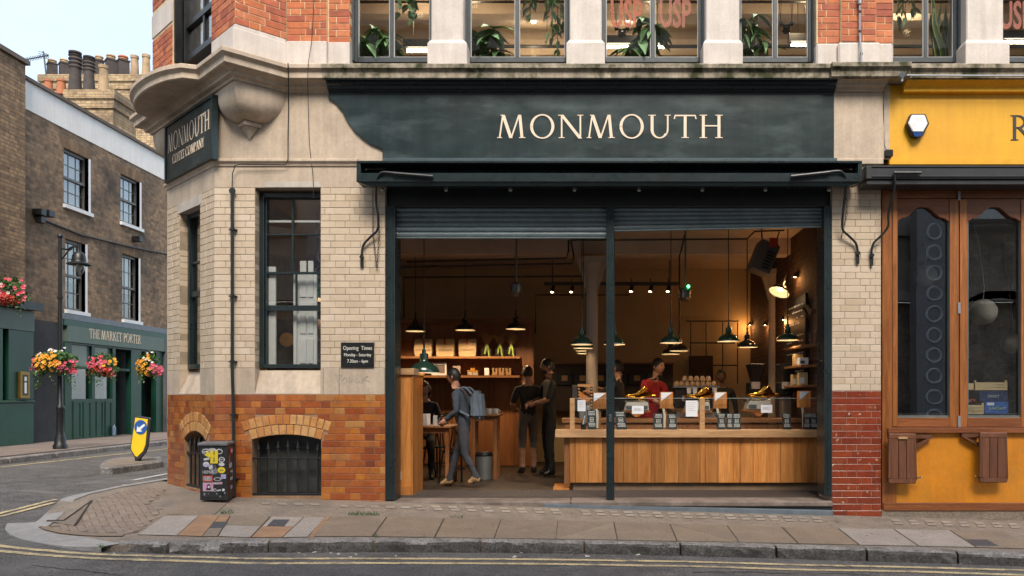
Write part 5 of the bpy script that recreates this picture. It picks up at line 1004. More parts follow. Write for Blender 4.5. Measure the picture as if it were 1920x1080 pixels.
# ---- things on the counter
def notice(label, x0, x1, y0, y1, Y, code=False):
    t = thing('paper_notice', label, 'notice', P((x0+x1)/2, y1, Y), group='paper notices on the glass screen'); m = MB(); m.bpx(x0, x1, y0, y1, Y-.0065, Y-.0045); m.build('sheet', paper, t); m = MB()
    for k in range(5): m.bpx(x0+3, x1-3-(k % 2)*4, y0+4+k*(y1-y0-8)/6, y0+4.6+k*(y1-y0-8)/6, Y-.0075, Y-.0066)
    m.build('print_line', M('grey_print', (.40,.40,.42), .7), t)
notice('white paper notice beside the left screen post', 1083, 1098, 750, 771, Yg); notice('small landscape notice on the screen below the first gold scoop', 1185, 1207, 761, 776, Yg); notice('tallest portrait notice on the screen, left of the middle screen post', 1286, 1308, 751, 781, Yg); notice('small landscape notice on the screen below the right gold scoop', 1427, 1448, 759, 774, Yg)
def tipbox(label, x0, x1, y0, y1, Y, tw=0):
    t = thing('menu_holder', label, 'menu holder', P((x0+x1)/2, y1, Y), group='wooden menu holders with slanted white cards'); m = MB(); m.bpx(x0, x1, y0, y1, Y, Y+.10); m.build('wood_block', oak, t, bevel=.003)
    m = MB(); m.prism([P(x0+1.5, y0+1, Y-.004), P(x1-1.5, y0+1, Y-.004), P(x0+1.5, y0+(y1-y0)*.55, Y-.004)], (0, .003, 0)); m.build('card', paper, t); m = MB(); m.box(PX((x0+x1)/2, Y)-.012, PX((x0+x1)/2, Y)+.012, Y+.04, Y+.07, CZ+.0005 if Y < 1.4 else BZ, PZ(y1, Y)-.0005); m.box(PX((x0+x1)/2, Y)-.05, PX((x0+x1)/2, Y)+.05, Y+.02, Y+.09, CZ+.0003 if Y < 1.4 else BZ, (CZ if Y < 1.4 else BZ)+.012); m.build('stand', oak_d, t)
    r = MB(); q = P(x0+4, y1, Y-.002); r.prism([q, q+Vector((.03,0,0)), q+Vector((.045,0,-.10)), q+Vector((.04,0,-.25)), q+Vector((.015,0,-.25)), q+Vector((.015,0,-.1))], (0,.004,0)); r.build('paper_tail', M('cream_ribbon', (.55,.50,.36), .6), t); return t
tipbox('wooden block with a slanted white card just left of the centre post', 1112, 1138, 736, 767, 1.14); tipbox('wooden block with slanted card between the first two gold scoops', 1238, 1262, 735, 766, 1.14); tipbox('wooden block with slanted card just right of the middle screen post', 1339, 1363, 735, 766, 1.14); tipbox('wooden block with slanted card at the right end of the counter', 1498, 1520, 733, 764, 1.14)
chalk = M('chalk', (.62,.62,.60), .9)
def slate(label, x, w, y0, lean, seed):
    Y = 1.12; rr = random.Random(seed); t = thing('chalk_board', label, 'chalkboard', P(x, 806, Y), group='small chalk price boards standing on the counter'); h = PZ(y0, Y)-CZ; a = PX(x-w/2, Y); b = PX(x+w/2, Y); dx = lean*h; m = MB()
    m.hexa([(a,Y-.012,CZ+.001),(b,Y-.012,CZ+.001),(b,Y,CZ+.001),(a,Y,CZ+.001),(a+dx,Y+.018,CZ+h),(b+dx,Y+.018,CZ+h),(b+dx,Y+.03,CZ+h),(a+dx,Y+.03,CZ+h)]); m.build('slate', M('slate', (.016,.019,.020), .6, .3, 12), t); m = MB()
    def q(u, v): return Vector((a+(b-a)*u+dx*v, Y-.0135+.03*v, CZ+h*v))
    for v in (.90, .82, .74, .30, .23, .16):
        u = .12+.08*rr.random()
        while u < .84:
            e = u+.05+.10*rr.random(); m.prism([q(u,v), q(min(e,.88),v+.01), q(min(e,.88),v+.045), q(u,v+.04)], (0,.001,0)); u = e+.03
    for u0, v0, u1, v1 in ((.3,.4,.7,.4),(.3,.62,.7,.62)): m.prism([q(u0,v0), q(u1,v1), q(u1,v1+.02), q(u0,v0+.02)], (0,.001,0))
    for u0 in (.3, .68): m.prism([q(u0,.42), q(u0+.04,.42), q(u0+.04,.62), q(u0,.62)], (0,.001,0))
    for u0 in (.38, .48, .56): m.prism([q(u0,.47), q(u0+.05,.47), q(u0+.05,.56), q(u0,.56)], (0,.001,0))
    m.build('chalk_writing', chalk, t, kind='stuff')
for i, (x, w, y, ln, lab) in enumerate(((1110, 17, 769, -.03, 'beside the steel tongs left of the centre post'), (1166, 20, 771, -.12, 'leaning hard beside the first scale stand'), (1234, 18, 775, .03, 'left of two under the second menu holder'), (1260.5, 17, 776, 0, 'right of two under the second menu holder'), (1353, 15, 775, 0, 'left of three right of the middle screen post'), (1368, 12, 775, .02, 'middle of three right of the middle screen post'), (1381, 16, 775, .02, 'right of three right of the middle screen post'), (1475.5, 16, 775, -.02, 'alone below the steel grinder'), (1513, 14, 774, .02, 'upright one at the right end of the counter'), (1527, 16, 774, -.1, 'tilted last one at the right end of the counter'))):
    slate('black chalk price board '+lab, x, w, y, ln, i)
gold = M('polished_brass', (.62,.36,.06), .18, .1, 6, metal=1)
def scale(label, x, ysc, yt, Y=1.75):
    t = thing('weighing_scale', label, 'scale', P(x, 785, Y), group='shop scales with brass scoops'); k = (Y+D)/F; m = MB(); a, b = PX(x-24, Y), PX(x+22, Y); z0, z1 = PZ(yt+24, Y), PZ(yt+8, Y)
    m.hexa([(a,Y,z0),(b,Y,z0),(b,Y+.28,z0),(a,Y+.28,z0),(a+.03,Y+.02,z1),(b-.01,Y+.02,z1),(b-.01,Y+.26,z1),(a+.03,Y+.26,z1)]); m.build('scale_body', M('scale_grey', (.42,.42,.40), .4, .05), t, bevel=.008); m = MB(); m.box(a+.02, a+.13, Y-.004, Y+.001, z0+.02, z0+.07); m.box(b-.12, b-.02, Y-.004, Y+.001, z0+.02, z0+.07); m.build('display', M('lcd', (.10,.12,.13), .2), t)
    m = MB(); m.box(a, b, Y+.02, Y+.26, z1, z1+.018); m.build('pan', chrome, t, bevel=.004)
    m = MB(); m.box(a-.02, b+.02, Y+.02, Y+.3, z0-.022, z0-.001); m.prism([(a+.08, Y+.04, z0-.022), (b-.08, Y+.04, z0-.022), ((a+b)/2+.03, Y+.04, z0-.09), ((a+b)/2-.03, Y+.04, z0-.09)], (0,.2,0)); m.box((a+b)/2-.022, (a+b)/2+.022, Y+.08, Y+.16, BZ if Y > 1.6 else CZ, z0-.088); m.build('pedestal', oak, t)
    # brass scoop: a tapering open trough with a peaked back and a short spout handle
    sc_ = MB(); n = 12; rows = []
    st_ = [(-27, 0, 2, 0), (-20, 1, 6, 1), (-10, 2, 10, 2), (0, 5, 13, 3), (8, 12, 14, 3), (13, 17, 13, 3), (18, 10, 10, 2), (23, 3, 5, 1), (27, 2.5, 3.5, 0)]
    for dx, up, dn, _ in st_:
        X = PX(x+dx, Y+.12); zc = PZ(ysc, Y+.12); row = []
        for j in range(n+1):
            th = PI*j/n; yy = -math.cos(th)*dn*k*1.25; zz_ = -math.sin(th)*dn*k*.8+(up*k*abs(math.cos(th))**2 if True else 0)
            row.append((X, Y+.12+yy, zc+zz_))
        rows.append(row)
    sc_.add([v for r in rows for v in r], [(i*(n+1)+j, i*(n+1)+j+1, (i+1)*(n+1)+j+1, (i+1)*(n+1)+j) for i in range(len(rows)-1) for j in range(n)]); zc = PZ(ysc, Y+.12); sc_.cyl((PX(x+22, Y+.12), Y+.12, zc-.01), (PX(x+34, Y+.12), Y+.12, zc-.008), .026, .022, 12)
    so = sc_.build('brass_scoop', gold, t, smooth=True); md = so.modifiers.new('s', 'SOLIDIFY'); md.thickness = .004
    m = MB()
    for sx in (-14, 12): m.tube([(PX(x+sx, Y), Y+.05, z1+.018), (PX(x+sx*.7, Y), Y+.12, zc-.07)], .004, 6)
    m.build('cradle', chrome, t)
scale('grey scale with a shiny brass scoop just right of the centre post', 1195, 741, 746); scale('grey scale with a brass scoop half hidden by the middle screen post', 1310, 741, 746); scale('grey scale with a brass scoop near the steel grinder at the right', 1425, 739, 744)
def grinder(label, x, Y=2.2):
    t = thing('coffee_grinder', label, 'grinder', P(x, 785, Y), group='coffee grinders behind the counter'); m = MB(); m.bpx(x-13, x+12, 717, 742, Y-.06, Y+.2); m.build('head', blackp, t, bevel=.01); m = MB(); m.box(PX(x-8, Y), PX(x+9, Y), Y, Y+.2, BZ, PZ(742, Y)-.0005); m.build('column', M('brushed_steel', (.42,.42,.42), .35, .05, metal=.7), t, bevel=.008)
    m = MB(); a, b = PX(x-13, Y), PX(x+13, Y); z0, z1 = PZ(716.8, Y), PZ(682, Y); m.hexa([(a+.05,Y-.02,z0),(b-.05,Y-.02,z0),(b-.05,Y+.15,z0),(a+.05,Y+.15,z0),(a-.02,Y-.08,z1),(b+.02,Y-.08,z1),(b+.02,Y+.2,z1),(a-.02,Y+.2,z1)]); m.build('hopper', M('smoked_plastic', (.02,.022,.025), .2), t, bevel=.012)
    m = MB(); m.bpx(x-9, x+7, 716, 729, Y-.068, Y-.061); m.build('label', M('grey_label', (.40,.38,.40), .5), t); m = MB(); m.cyl(P(x, 737, Y-.09), P(x, 737, Y-.06), .02, n=10); m.build('spout', blackp, t)
grinder('steel coffee grinder with a dark hopper, nearer the brick wall', 1475); grinder('black coffee grinder left of the pale column', 1418, 2.6)
em = thing('espresso_machine', 'black espresso machine topped with stacked cups behind the glass screen', 'coffee machine', P(1302, 785, 2.2)); Ye = 2.2
m = MB(); m.box(PX(1265, Ye), PX(1345, Ye), Ye, Ye+.5, PZ(765, Ye), PZ(727, Ye)); m.build('body', M('machine_black', (.02,.018,.017), .3, .2), em, bevel=.015); m = MB(); m.box(PX(1262, Ye), PX(1348, Ye), Ye-.03, Ye+.52, PZ(727, Ye), PZ(724, Ye)); m.box(PX(1268, Ye), PX(1342, Ye), Ye-.05, Ye+.3, BZ, PZ(772, Ye)); m.build('tray', chrome, em)
m = MB(); [m.cyl(P(x, 752, Ye-.06), P(x, 742, Ye-.06), .035, n=14) for x in (1282, 1326)]; [m.tube([P(x, 748, Ye-.06), P(x-1, 750, Ye-.22)], .012, 8) for x in (1282, 1326)]; m.build('group_head', chrome, em, smooth=True)
cupm = M('stoneware', (.34,.22,.13), .5, .1, 9); k_ = 0
for r_, (y, xs) in enumerate(((723.5, (1268, 1278, 1288, 1298, 1308, 1318, 1328, 1338)), (714, (1284, 1295, 1306, 1317, 1328)))):
    for x in xs:
        q = P(x, y, Ye+.12); t = thing('coffee_cup', ('first','second','third','fourth','fifth','sixth','seventh','last')[xs.index(x)]+' brown cup from the left in the '+('lower' if r_ == 0 else 'upper')+' row on the espresso machine', 'cup', q, group='cups on the espresso machine, lower row' if r_ == 0 else 'cups on the espresso machine, upper row'); m = MB(); m.lathe([(.042, 0), (.044, .01), (.036, .05), (.022, .066), (.022, .072), (0, .07)], n=14); m.build('cup_body', cupm, t, smooth=True, local=True)
for i, x in enumerate((1292, 1303, 1340)):
    q = P(x, 738, 2.1); t = thing('milk_cup', 'white takeaway cup in front of the espresso machine, '+('left', 'middle', 'right')[i], 'cup', q); m = MB(); m.lathe([(0,0),(.028,0),(.036,.085),(.038,.088),(.033,.085),(.0,.01)], n=14); m.build('cup_body', white, t, smooth=True, local=True)
# odds and ends at the left end of the counter
t = thing('tongs_jar', 'dark jar with steel tongs on the counter', 'jar', P(1094, 806, 1.12)); m = MB(); m.lathe([(0,0),(.035,0),(.04,.075),(.036,.075),(.033,.01)], P(1094, 806, 1.12)+Vector((0,0,.001)), 14); m.build('jar_body', blackp, t, smooth=True); m = MB(); m.tube([P(1093, 800, 1.12), P(1097, 779, 1.12)], [.016, .01], 8); m.tube([P(1096, 800, 1.12), P(1098, 779, 1.12)], .008, 6); m.build('tongs', chrome, t, smooth=True)
for i, (x, h, r) in enumerate(((1091, .17, .045), (1102, .17, .045), (1121, .10, .035))):
    q = P(x, 785, 1.85); q.z = BZ+.001; t = thing('steel_canister', ('left', 'middle', 'right')[i]+' grey steel canister behind the paper notice', 'canister', q, group='steel canisters on the bench'); m = MB(); m.lathe([(0,0),(r,0),(r,h),(r*.9,h+.01),(0,h+.01)], n=18); m.build('can', M('dim_steel', (.25,.25,.24), .4, .1, metal=.5), t, smooth=True, local=True)
t = thing('grinder_hand', 'dark wooden framed display of cards behind the left screen post', 'display stand', P(1098, 785, 1.9)); m = MB(); m.bpx(1083, 1112, 720, 725, 1.85, 1.9); m.build('top_bar', oak_h, t)
for k, x in enumerate((1085.5, 1109)):
    for j in range(7): m = MB(); m.bpx(x-1.6, x+1.6, 727+j*6, 730.5+j*6, 1.86, 1.89); m.build('rung', oak_h, t)
    m = MB(); m.bpx(x-2.2, x+2.2, 725, 786, 1.895, 1.92); m.build('upright', blackp, t)
m = MB(); m.prism([P(1086, 733, 1.84), P(1108, 748, 1.84), P(1102, 754, 1.84), P(1087, 748, 1.84)], (0,.02,0)); m.build('card', oak, t)
m = MB(); m.bpx(1073, 1083, 722, 770, 1.92, 1.98); tag(m.build('tall_tin', M('tin_grey', (.12,.12,.12), .4, .1, metal=.5), None, bevel=.004), 'tall grey tin behind the left screen post', 'tin')
# ---- right wall: chalk menu, shelves and packages, wall sconces
cmn = thing('chalk_menu', 'tall black chalkboard menu on the brick wall at the right', 'menu board', (RX1, 3.0, 1.8))
RF = Frame((RX1, 0), (0, -1), (1, 0))
def rt(x): return -(RX1*F/(x-CX)-D)
tA, tB = rt(1478), rt(1518)
mb_z0, mb_z1 = 1.42, 2.72
m = MB(); m.obox(RF, tA, tB, -.06, -.02, mb_z0, mb_z1); m.build('board', M('menu_black', (.018,.017,.016), .5, .2), cmn)
m = MB(); rr = random.Random(3)
for k in range(13):
    z = mb_z1-.14-k*.085; t_ = tA+.15
    while t_ < tB-.12:
        e = t_+rr.uniform(.05, .16)
        if rr.random() < .85 and not (k in (4, 9)): m.obox(RF, t_, min(e, tB-.1), -.0615, -.06, z, z+.018)
        t_ = e+.03
m.build('chalk_writing', chalk, cmn, kind='stuff')
for i, (y0, Yn) in enumerate(((648, 1.5), (685, 1.5), (722, 1.5))):
    z = PZ(y0, 1.5); t = thing('wall_shelf', ('top', 'middle', 'bottom')[i]+' wooden shelf on the right wall beside the door post', 'shelf', (RX1-.1, 1.6, z), group='short shelves on the right wall'); m = MB(); m.box(RX1-.22, RX1-.001, 1.25, 2.2, z-.03, z); m.build('shelf_board', oak_dh, t, bevel=.003)
for i, (y0, Yn, mat, sz) in enumerate(((685, 1.4, paper, .10), (685, 1.65, M('tan_pack', (.50,.36,.16), .6), .16), (722, 1.42, MATS['tan_pack'], .17), (722, 1.75, MATS['tan_pack'], .15))):
    z = PZ(y0, 1.5)+.0005; t = thing('coffee_pack', ('white labelled pack on the middle right shelf', 'tan pack behind the white one on the middle shelf', 'front tan pack on the bottom right shelf', 'rear tan pack on the bottom right shelf')[i], 'package', (RX1-.12, Yn, z)); m = MB(); m.box(RX1-.2, RX1-.08, Yn, Yn+.12, z, z+sz); m.build('pack', mat, t, bevel=.003); m = MB(); m.box(RX1-.19, RX1-.13, Yn-.003, Yn-.0005, z+.02, z+sz*.6); m.build('label', M('dark_label', (.08,.08,.09), .6) if i == 0 else paper, t)
for i, (x, y) in enumerate(((1497, 520), (1411, 610), (1440, 610), (1475, 600))):
    Yw = RX1*F/(x-CX)-D; q = Vector((RX1-.05, Yw, PZ(y, Yw))); t = thing('wall_lamp', ('small wall lamp lighting the chalk menu', 'small lit wall lamp in the far brick corner', 'wall lamp washing the brick beside the pale column', 'wall lamp washing the brick left of the menu')[i], 'wall lamp', q, group='small wall lamps on the brick'); m = MB(); m.lathe([(.02,.06),(.05,.0),(.045,.0)], n=12); m.tube([(0,0,.05),(.03,0,.08),(.05,0,.06)], .008, 6); m.build('hood', iron, t, smooth=True, local=True); m = MB(); m.ball((0,0,.015), .02, 8); m.build('bulb', bulb_m, t, local=True)
    l = bpy.data.lights.new('lamp_light', 'POINT'); l.energy = 2.2*LAMP; l.color = (1, .45, .14); l.shadow_soft_size = .03; lo = bpy.data.objects.new('lamp_light', l); COL.objects.link(lo); lo.parent = t; lo.location = (-.06, 0, -.03)
# dark cupboard, rack and door at the back wall
m = MB(); m.box(PX(1035, 5.1), PX(1262, 5.1), 5.1, 5.39, PZ(770, 5.1), PZ(683, 5.1)); bc = m.build('back_cupboard', M('dark_cupboard', (.035,.02,.012), .6, .2)); tag(bc, 'long dark cupboard against the ochre back wall', 'cupboard')
for i in range(6):
    x = 1058+i*34; m = MB(); m.bpx(x-15, x+15, 700, 722, 5.06, 5.09); m.build('drawer', blackp, bc, bevel=.004); m = MB(); m.bpx(x-5, x+6, 704, 714, 5.05, 5.059); m.build('label', M('tan_label', (.35,.22,.10), .6), bc)
m = MB(); m.box(PX(1030, 5.1), PX(1264, 5.1), 5.04, 5.39, PZ(683, 5.1), PZ(680, 5.1)); m.build('cupboard_top', oak_dh, bc)
rk = thing('wire_rack', 'thin black pipe rack against the back wall right of the pendants', 'rack', P(1335, 720, 4.9)); m = MB(); Yr = 4.9
for x in (1295, 1324, 1355, 1383): m.tube([P(x, 604, Yr), P(x, 720, Yr)], .010, 6)
for y, a, b in ((602, 1286, 1385), (643, 1293, 1378), (685, 1335, 1384)): m.tube([P(a, y, Yr), P(b, y, Yr)], .012, 6)
m.build('pipe_frame', iron, rk)
bd_ = thing('wall_board', 'dark brown board hanging on the back wall below the black pendants', 'board', P(1312, 720, 5.2)); m = MB(); m.bpx(1292, 1337, 667, 740, 5.2, 5.25); m.build('panel', M('brown_board', (.045,.018,.01), .6, .2), bd_)
# clock face and dark boarding behind the left window
m = MB(); m.box(PX(480, 2.0), PX(720, 2.0), 2.0, 2.08, FLZ, PZ(600, 2.0)); dbw = m.build('partition', M('dark_boarding', (.03,.014,.008), .6, .4, 6, stretch=(8,8,.5))); tag(dbw, 'dark boarded partition seen through the tall left window', 'partition')
wp = thing('wall_plaque', 'round tan disc hanging on the dark boarding behind the left window', 'plaque', P(538, 637, 1.95)); m = MB(); m.cyl(P(538, 637, 1.98), P(538, 637, 1.94), .10, n=24); m.build('disc', M('tan_disc', (.40,.24,.09), .6, .2, 20), wp)
l = bpy.data.lights.new('lamp_light', 'POINT'); l.energy = 1.0*LAMP; l.color = (1, .6, .3); l.shadow_soft_size = .1; lo = bpy.data.objects.new('lamp_light', l); COL.objects.link(lo); lo.location = P(604, 607, 1.6)
# ---- first-floor office things: tube lamps, pendants, plants, window letters
tube_m = emis('lit_tube', (1, .84, .60), 14)
for i, (x0, x1, y, Y) in enumerate(((763, 850, 95, 3.0), (1100, 1245, 88, 3.0), (1484, 1520, 84, 3.0), (1885, 1990, 79, 3.0))):
    a, b = P(x0, y, Y), P(x1, y, Y); t = thing('tube_lamp', 'lit white tube lamp behind the '+('first upper window from the corner', 'third upper window with the red letters', 'fourth upper window', 'last upper window at the right edge')[i], 'tube lamp', (a+b)/2, group='tube lamps in the upper room'); m = MB(); m.cyl(a, b, .022, n=10); m.build('tube', tube_m, t); m = MB(); m.box(a.x-.05, b.x+.05, a.y-.05, a.y+.05, a.z+.04, a.z+.16); m.tube([(a.x+.1, a.y, a.z+.15), (a.x+.1, a.y, 7.7)], .006, 5); m.tube([(b.x-.1, a.y, a.z+.15), (b.x-.1, a.y, 7.7)], .006, 5); m.build('lamp_housing', iron, t)
for i, (x, y, Y) in enumerate(((790, 36, 2.9), (888, 30, 2.6), (1220, 20, 2.6), (1515, 22, 2.6), (1000, -30, 4.2), (1180, -20, 4.2), (1700, -10, 3.4))):
    q = P(x, y, Y); t = thing('ceiling_light', 'recessed warm ceiling light of the upper room, '+('first', 'second', 'third', 'fourth', 'fifth', 'sixth', 'seventh')[i]+' behind the window row', 'ceiling light', q); t.location.z = q.z
    m = MB(); m.lathe([(.0,.005),(.05,.0),(.055,.03)], (q.x, q.y, 7.72), 14); m.build('lens', emis('warm_lens', (1, .78, .5), 2.5), t)
    l = bpy.data.lights.new('lamp_light', 'POINT'); l.energy = 13*LAMP; l.color = (1, .74, .46); l.shadow_soft_size = .06; lo = bpy.data.objects.new('lamp_light', l); COL.objects.link(lo); lo.location = (q.x, q.y, 7.2)
for i, (x, y) in enumerate(((1166, 64), (1474, 55))):
    q = P(x, y, 1.2); t = thing('rope_pendant', 'black ball pendant on slung ropes behind the '+('window with red letters' if i == 0 else 'fourth upper window'), 'pendant lamp', q); m = MB(); m.ball((0,0,0), .062, 14); [m.ball((s*.075,0,.075), .028, 10) for s in (-1, 1)]; m.build('ball', en_k, t, smooth=True, local=True); m = MB()
    for s in (-1, 1): m.tube([(s*.075,0,.08),(s*.06,0,.45),(s*.06,0,7.5-q.z)], .004, 5); m.tube([(s*.075,0,.08),(s*.095,0,.45),(s*.095,0,7.5-q.z)], .004, 5); m.tube([(0,0,.05),(s*.075,0,.075)], .012, 6)
    m.build('rope', iron, t, local=True)
def sheer(name, col, op):
    m = M(name, col, .6); nt = m.node_tree; b = nt.nodes['Principled BSDF']; b.inputs['Alpha'].default_value = op; return m
wl_m = sheer('red_vinyl', (.42,.10,.05), .62); wl_m2 = sheer('pale_red_vinyl', (.40,.13,.09), .5)
wt = thing('window_lettering', 'red capital letters stuck twice on the third upper window', 'lettering', P(1190, 48, .19))
flat_text('USP', .46, FR, PX(1174, .19), PZ(48, .19), .213, wl_m, wt, 'letter', sx=.50, ext=.0008, off=.011); flat_text('USP', .46, FR, PX(1266, .19), PZ(48, .19), .213, wl_m2, wt, 'letter', sx=.50, ext=.0008, off=.011)
wt2 = thing('window_lettering', 'pale red letters on the last upper window at the right edge', 'lettering', P(1905, 50, .19)); flat_text('USP', .46, FR, PX(1906, .19), PZ(51, .19), .213, wl_m2, wt2, 'letter', sx=.50, ext=.0008, off=.011)
_lf = {}
def leaf_mesh(Ln, wd, mat, droop=.25):
    k = (Ln, wd, mat.name)
    if k not in _lf:
        m = MB(); rows = []; n = 6
        for i in range(n+1):
            s = i/n; w = wd*math.sin(PI*min(.98, s**.8+.02))*.5; x = Ln*s; z = -droop*Ln*s*s; rows += [(x, -w, z+w*.3), (x, 0, z), (x, w, z+w*.3)]
        m.add(rows, [(i*3+j, i*3+j+1, i*3+4+j, i*3+3+j) for i in range(n) for j in range(2)]); _lf[k] = m.mesh('leaf', mat, smooth=True)
    return _lf[k]
def leaves(t, pts, Ln, wd, mat, rr):
    for p_, az, el in pts:
        k = rr.choice((.8, 1.0, 1.15)); o = bpy.data.objects.new('leaf', leaf_mesh(round(Ln, 3), wd, mat)); COL.objects.link(o); o.parent = t
        o.matrix_basis = Matrix.Translation(p_) @ Matrix.Rotation(az, 4, 'Z') @ Matrix.Rotation(-el, 4, 'Y') @ Matrix.Rotation(rr.uniform(-.4,.4), 4, 'X') @ Matrix.Scale(k, 4)
def bushplant(label, x, y, wpx, hpx, Y, n, seed, name='potted_plant', Ln=.29, wd=.105):
    rr = random.Random(seed); q = P(x, y, Y); t = thing(name, label, 'plant', q); k = (Y+D)/F; pts = []; st_ = MB()
    st_.lathe([(0,-.45),(.14,-.45),(.17,-.2),(.15,-.2),(0,-.22)], n=16)
    st_.build('pot', M('grey_pot', (.10,.10,.10), .6), t, smooth=True, local=True); st_ = MB()
    for i in range(n):
        a = rr.uniform(0, 2*PI); R = math.sqrt(rr.random()); c = Vector((R*wpx*k*.42*math.cos(a), R*.22*math.sin(a), hpx*k*(rr.random()**.8)*(1-.35*R*R)))
        st_.tube([(c.x*.2, c.y*.2, -.2), (c.x*.7, c.y*.7, c.z*.7), tuple(c)], .005, 4)
        for j in range(5): pts.append((c, a+j*2*PI/5+rr.uniform(-.3,.3), rr.uniform(-.9, -.05)))
    st_.build('stem', M('plant_stem', (.05,.09,.03), .6), t, local=True); leaves(t, pts, Ln, wd, leafm, rr)
bushplant('umbrella plant behind the left pane of the first upper window', 705, 104, 78, 58, .42, 13, 1); bushplant('dense umbrella plant behind the second upper window', 908, 104, 66, 68, .42, 14, 2); bushplant('umbrella plant behind the red lettered window', 1203, 103, 76, 78, .45, 13, 3); bushplant('tall palm-like plant at the left of the fourth upper window', 1407, 103, 58, 95, .42, 13, 5, Ln=.28, wd=.06)
def trailing(label, x, y0, y1, wpx, Y, n, seed, Ln, wd):
    rr = random.Random(seed); q = P(x, y0, Y); t = thing('hanging_plant', label, 'plant', q); k = (Y+D)/F; pts = []; m = MB()
    for i in range(n):
        dx = rr.uniform(-.5,.5)*wpx*k; ln = (y1-y0)*k*rr.uniform(.55, 1); p0 = Vector((dx*.3, rr.uniform(-.08,.08), .12)); p1 = Vector((dx, p0.y, -ln)); m.tube([p0, (p0+p1)/2+Vector((dx*.3,0,.1)), p1], .004, 4)
        for j in range(int(ln/.10)+1): pts.append((p0.lerp(p1, (j+.5)/(ln/.10+1)), rr.uniform(0, 2*PI), rr.uniform(-1.2,-.2)))
    m.build('vine', MATS['plant_stem'], t, local=True); m = MB(); m.lathe([(0,0),(.1,.02),(.13,.18),(.12,.18)], n=16); m.tube([(0,0,.15),(0,0,7.6-q.z)], .004, 4); m.build('pot', MATS['grey_pot'], t, smooth=True, local=True); leaves(t, pts, Ln, wd, leafm, rr)
trailing('trailing plant hanging at the top of the first upper window', 762, -10, 55, 50, .5, 7, 6, .11, .09); trailing('trailing plant with small leaves at the right of the second upper window', 1043, -10, 103, 40, .45, 9, 7, .12, .045); trailing('dark hanging plant at the top of the second upper window', 1010, -20, 40, 60, 1.2, 8, 8, .16, .06)
trailing('dark hanging plant at the top left of the fifth upper window', 1700, -20, 55, 40, 1.0, 8, 12, .14, .05)
rr = random.Random(9); q = P(1772, 112, .5); t = thing('snake_plant', 'tall snake plant with yellow edged blades behind the fifth upper window', 'plant', q); bl = M('snake_leaf', (.10,.16,.06), .45, .3, 16, stretch=(1,1,4)); ble = M('snake_edge', (.40,.40,.16), .5)
for i in range(11):
    h = rr.uniform(.35, .95); a = rr.uniform(-.22,.22); x0 = rr.uniform(-.13,.13); y0 = rr.uniform(-.1,.1); m = MB(); e = MB(); n = 7; w0 = .035; rows = []; rows2 = []
    for k in range(n+1):
        s = k/n; w = w0*(math.sin(PI*min(.99, .25+.75*s)))+.001; x = x0+a*h*s+.02*math.sin(s*6+i); rows += [(x-w, y0, h*s), (x, y0+.012, h*s), (x+w, y0, h*s)]; rows2 += [(x-w-.006, y0-.002, h*s), (x-w+.002, y0-.002, h*s), (x+w-.002, y0-.002, h*s), (x+w+.006, y0-.002, h*s)]
    m.add(rows, [(k*3+j, k*3+j+1, k*3+4+j, k*3+3+j) for k in range(n) for j in range(2)]); e.add(rows2, [(k*4+j, k*4+j+1, k*4+5+j, k*4+4+j) for k in range(n) for j in (0, 2)]); lf = m.build('leaf', bl, t, local=True); e.build('leaf_edge', ble, lf, local=True)
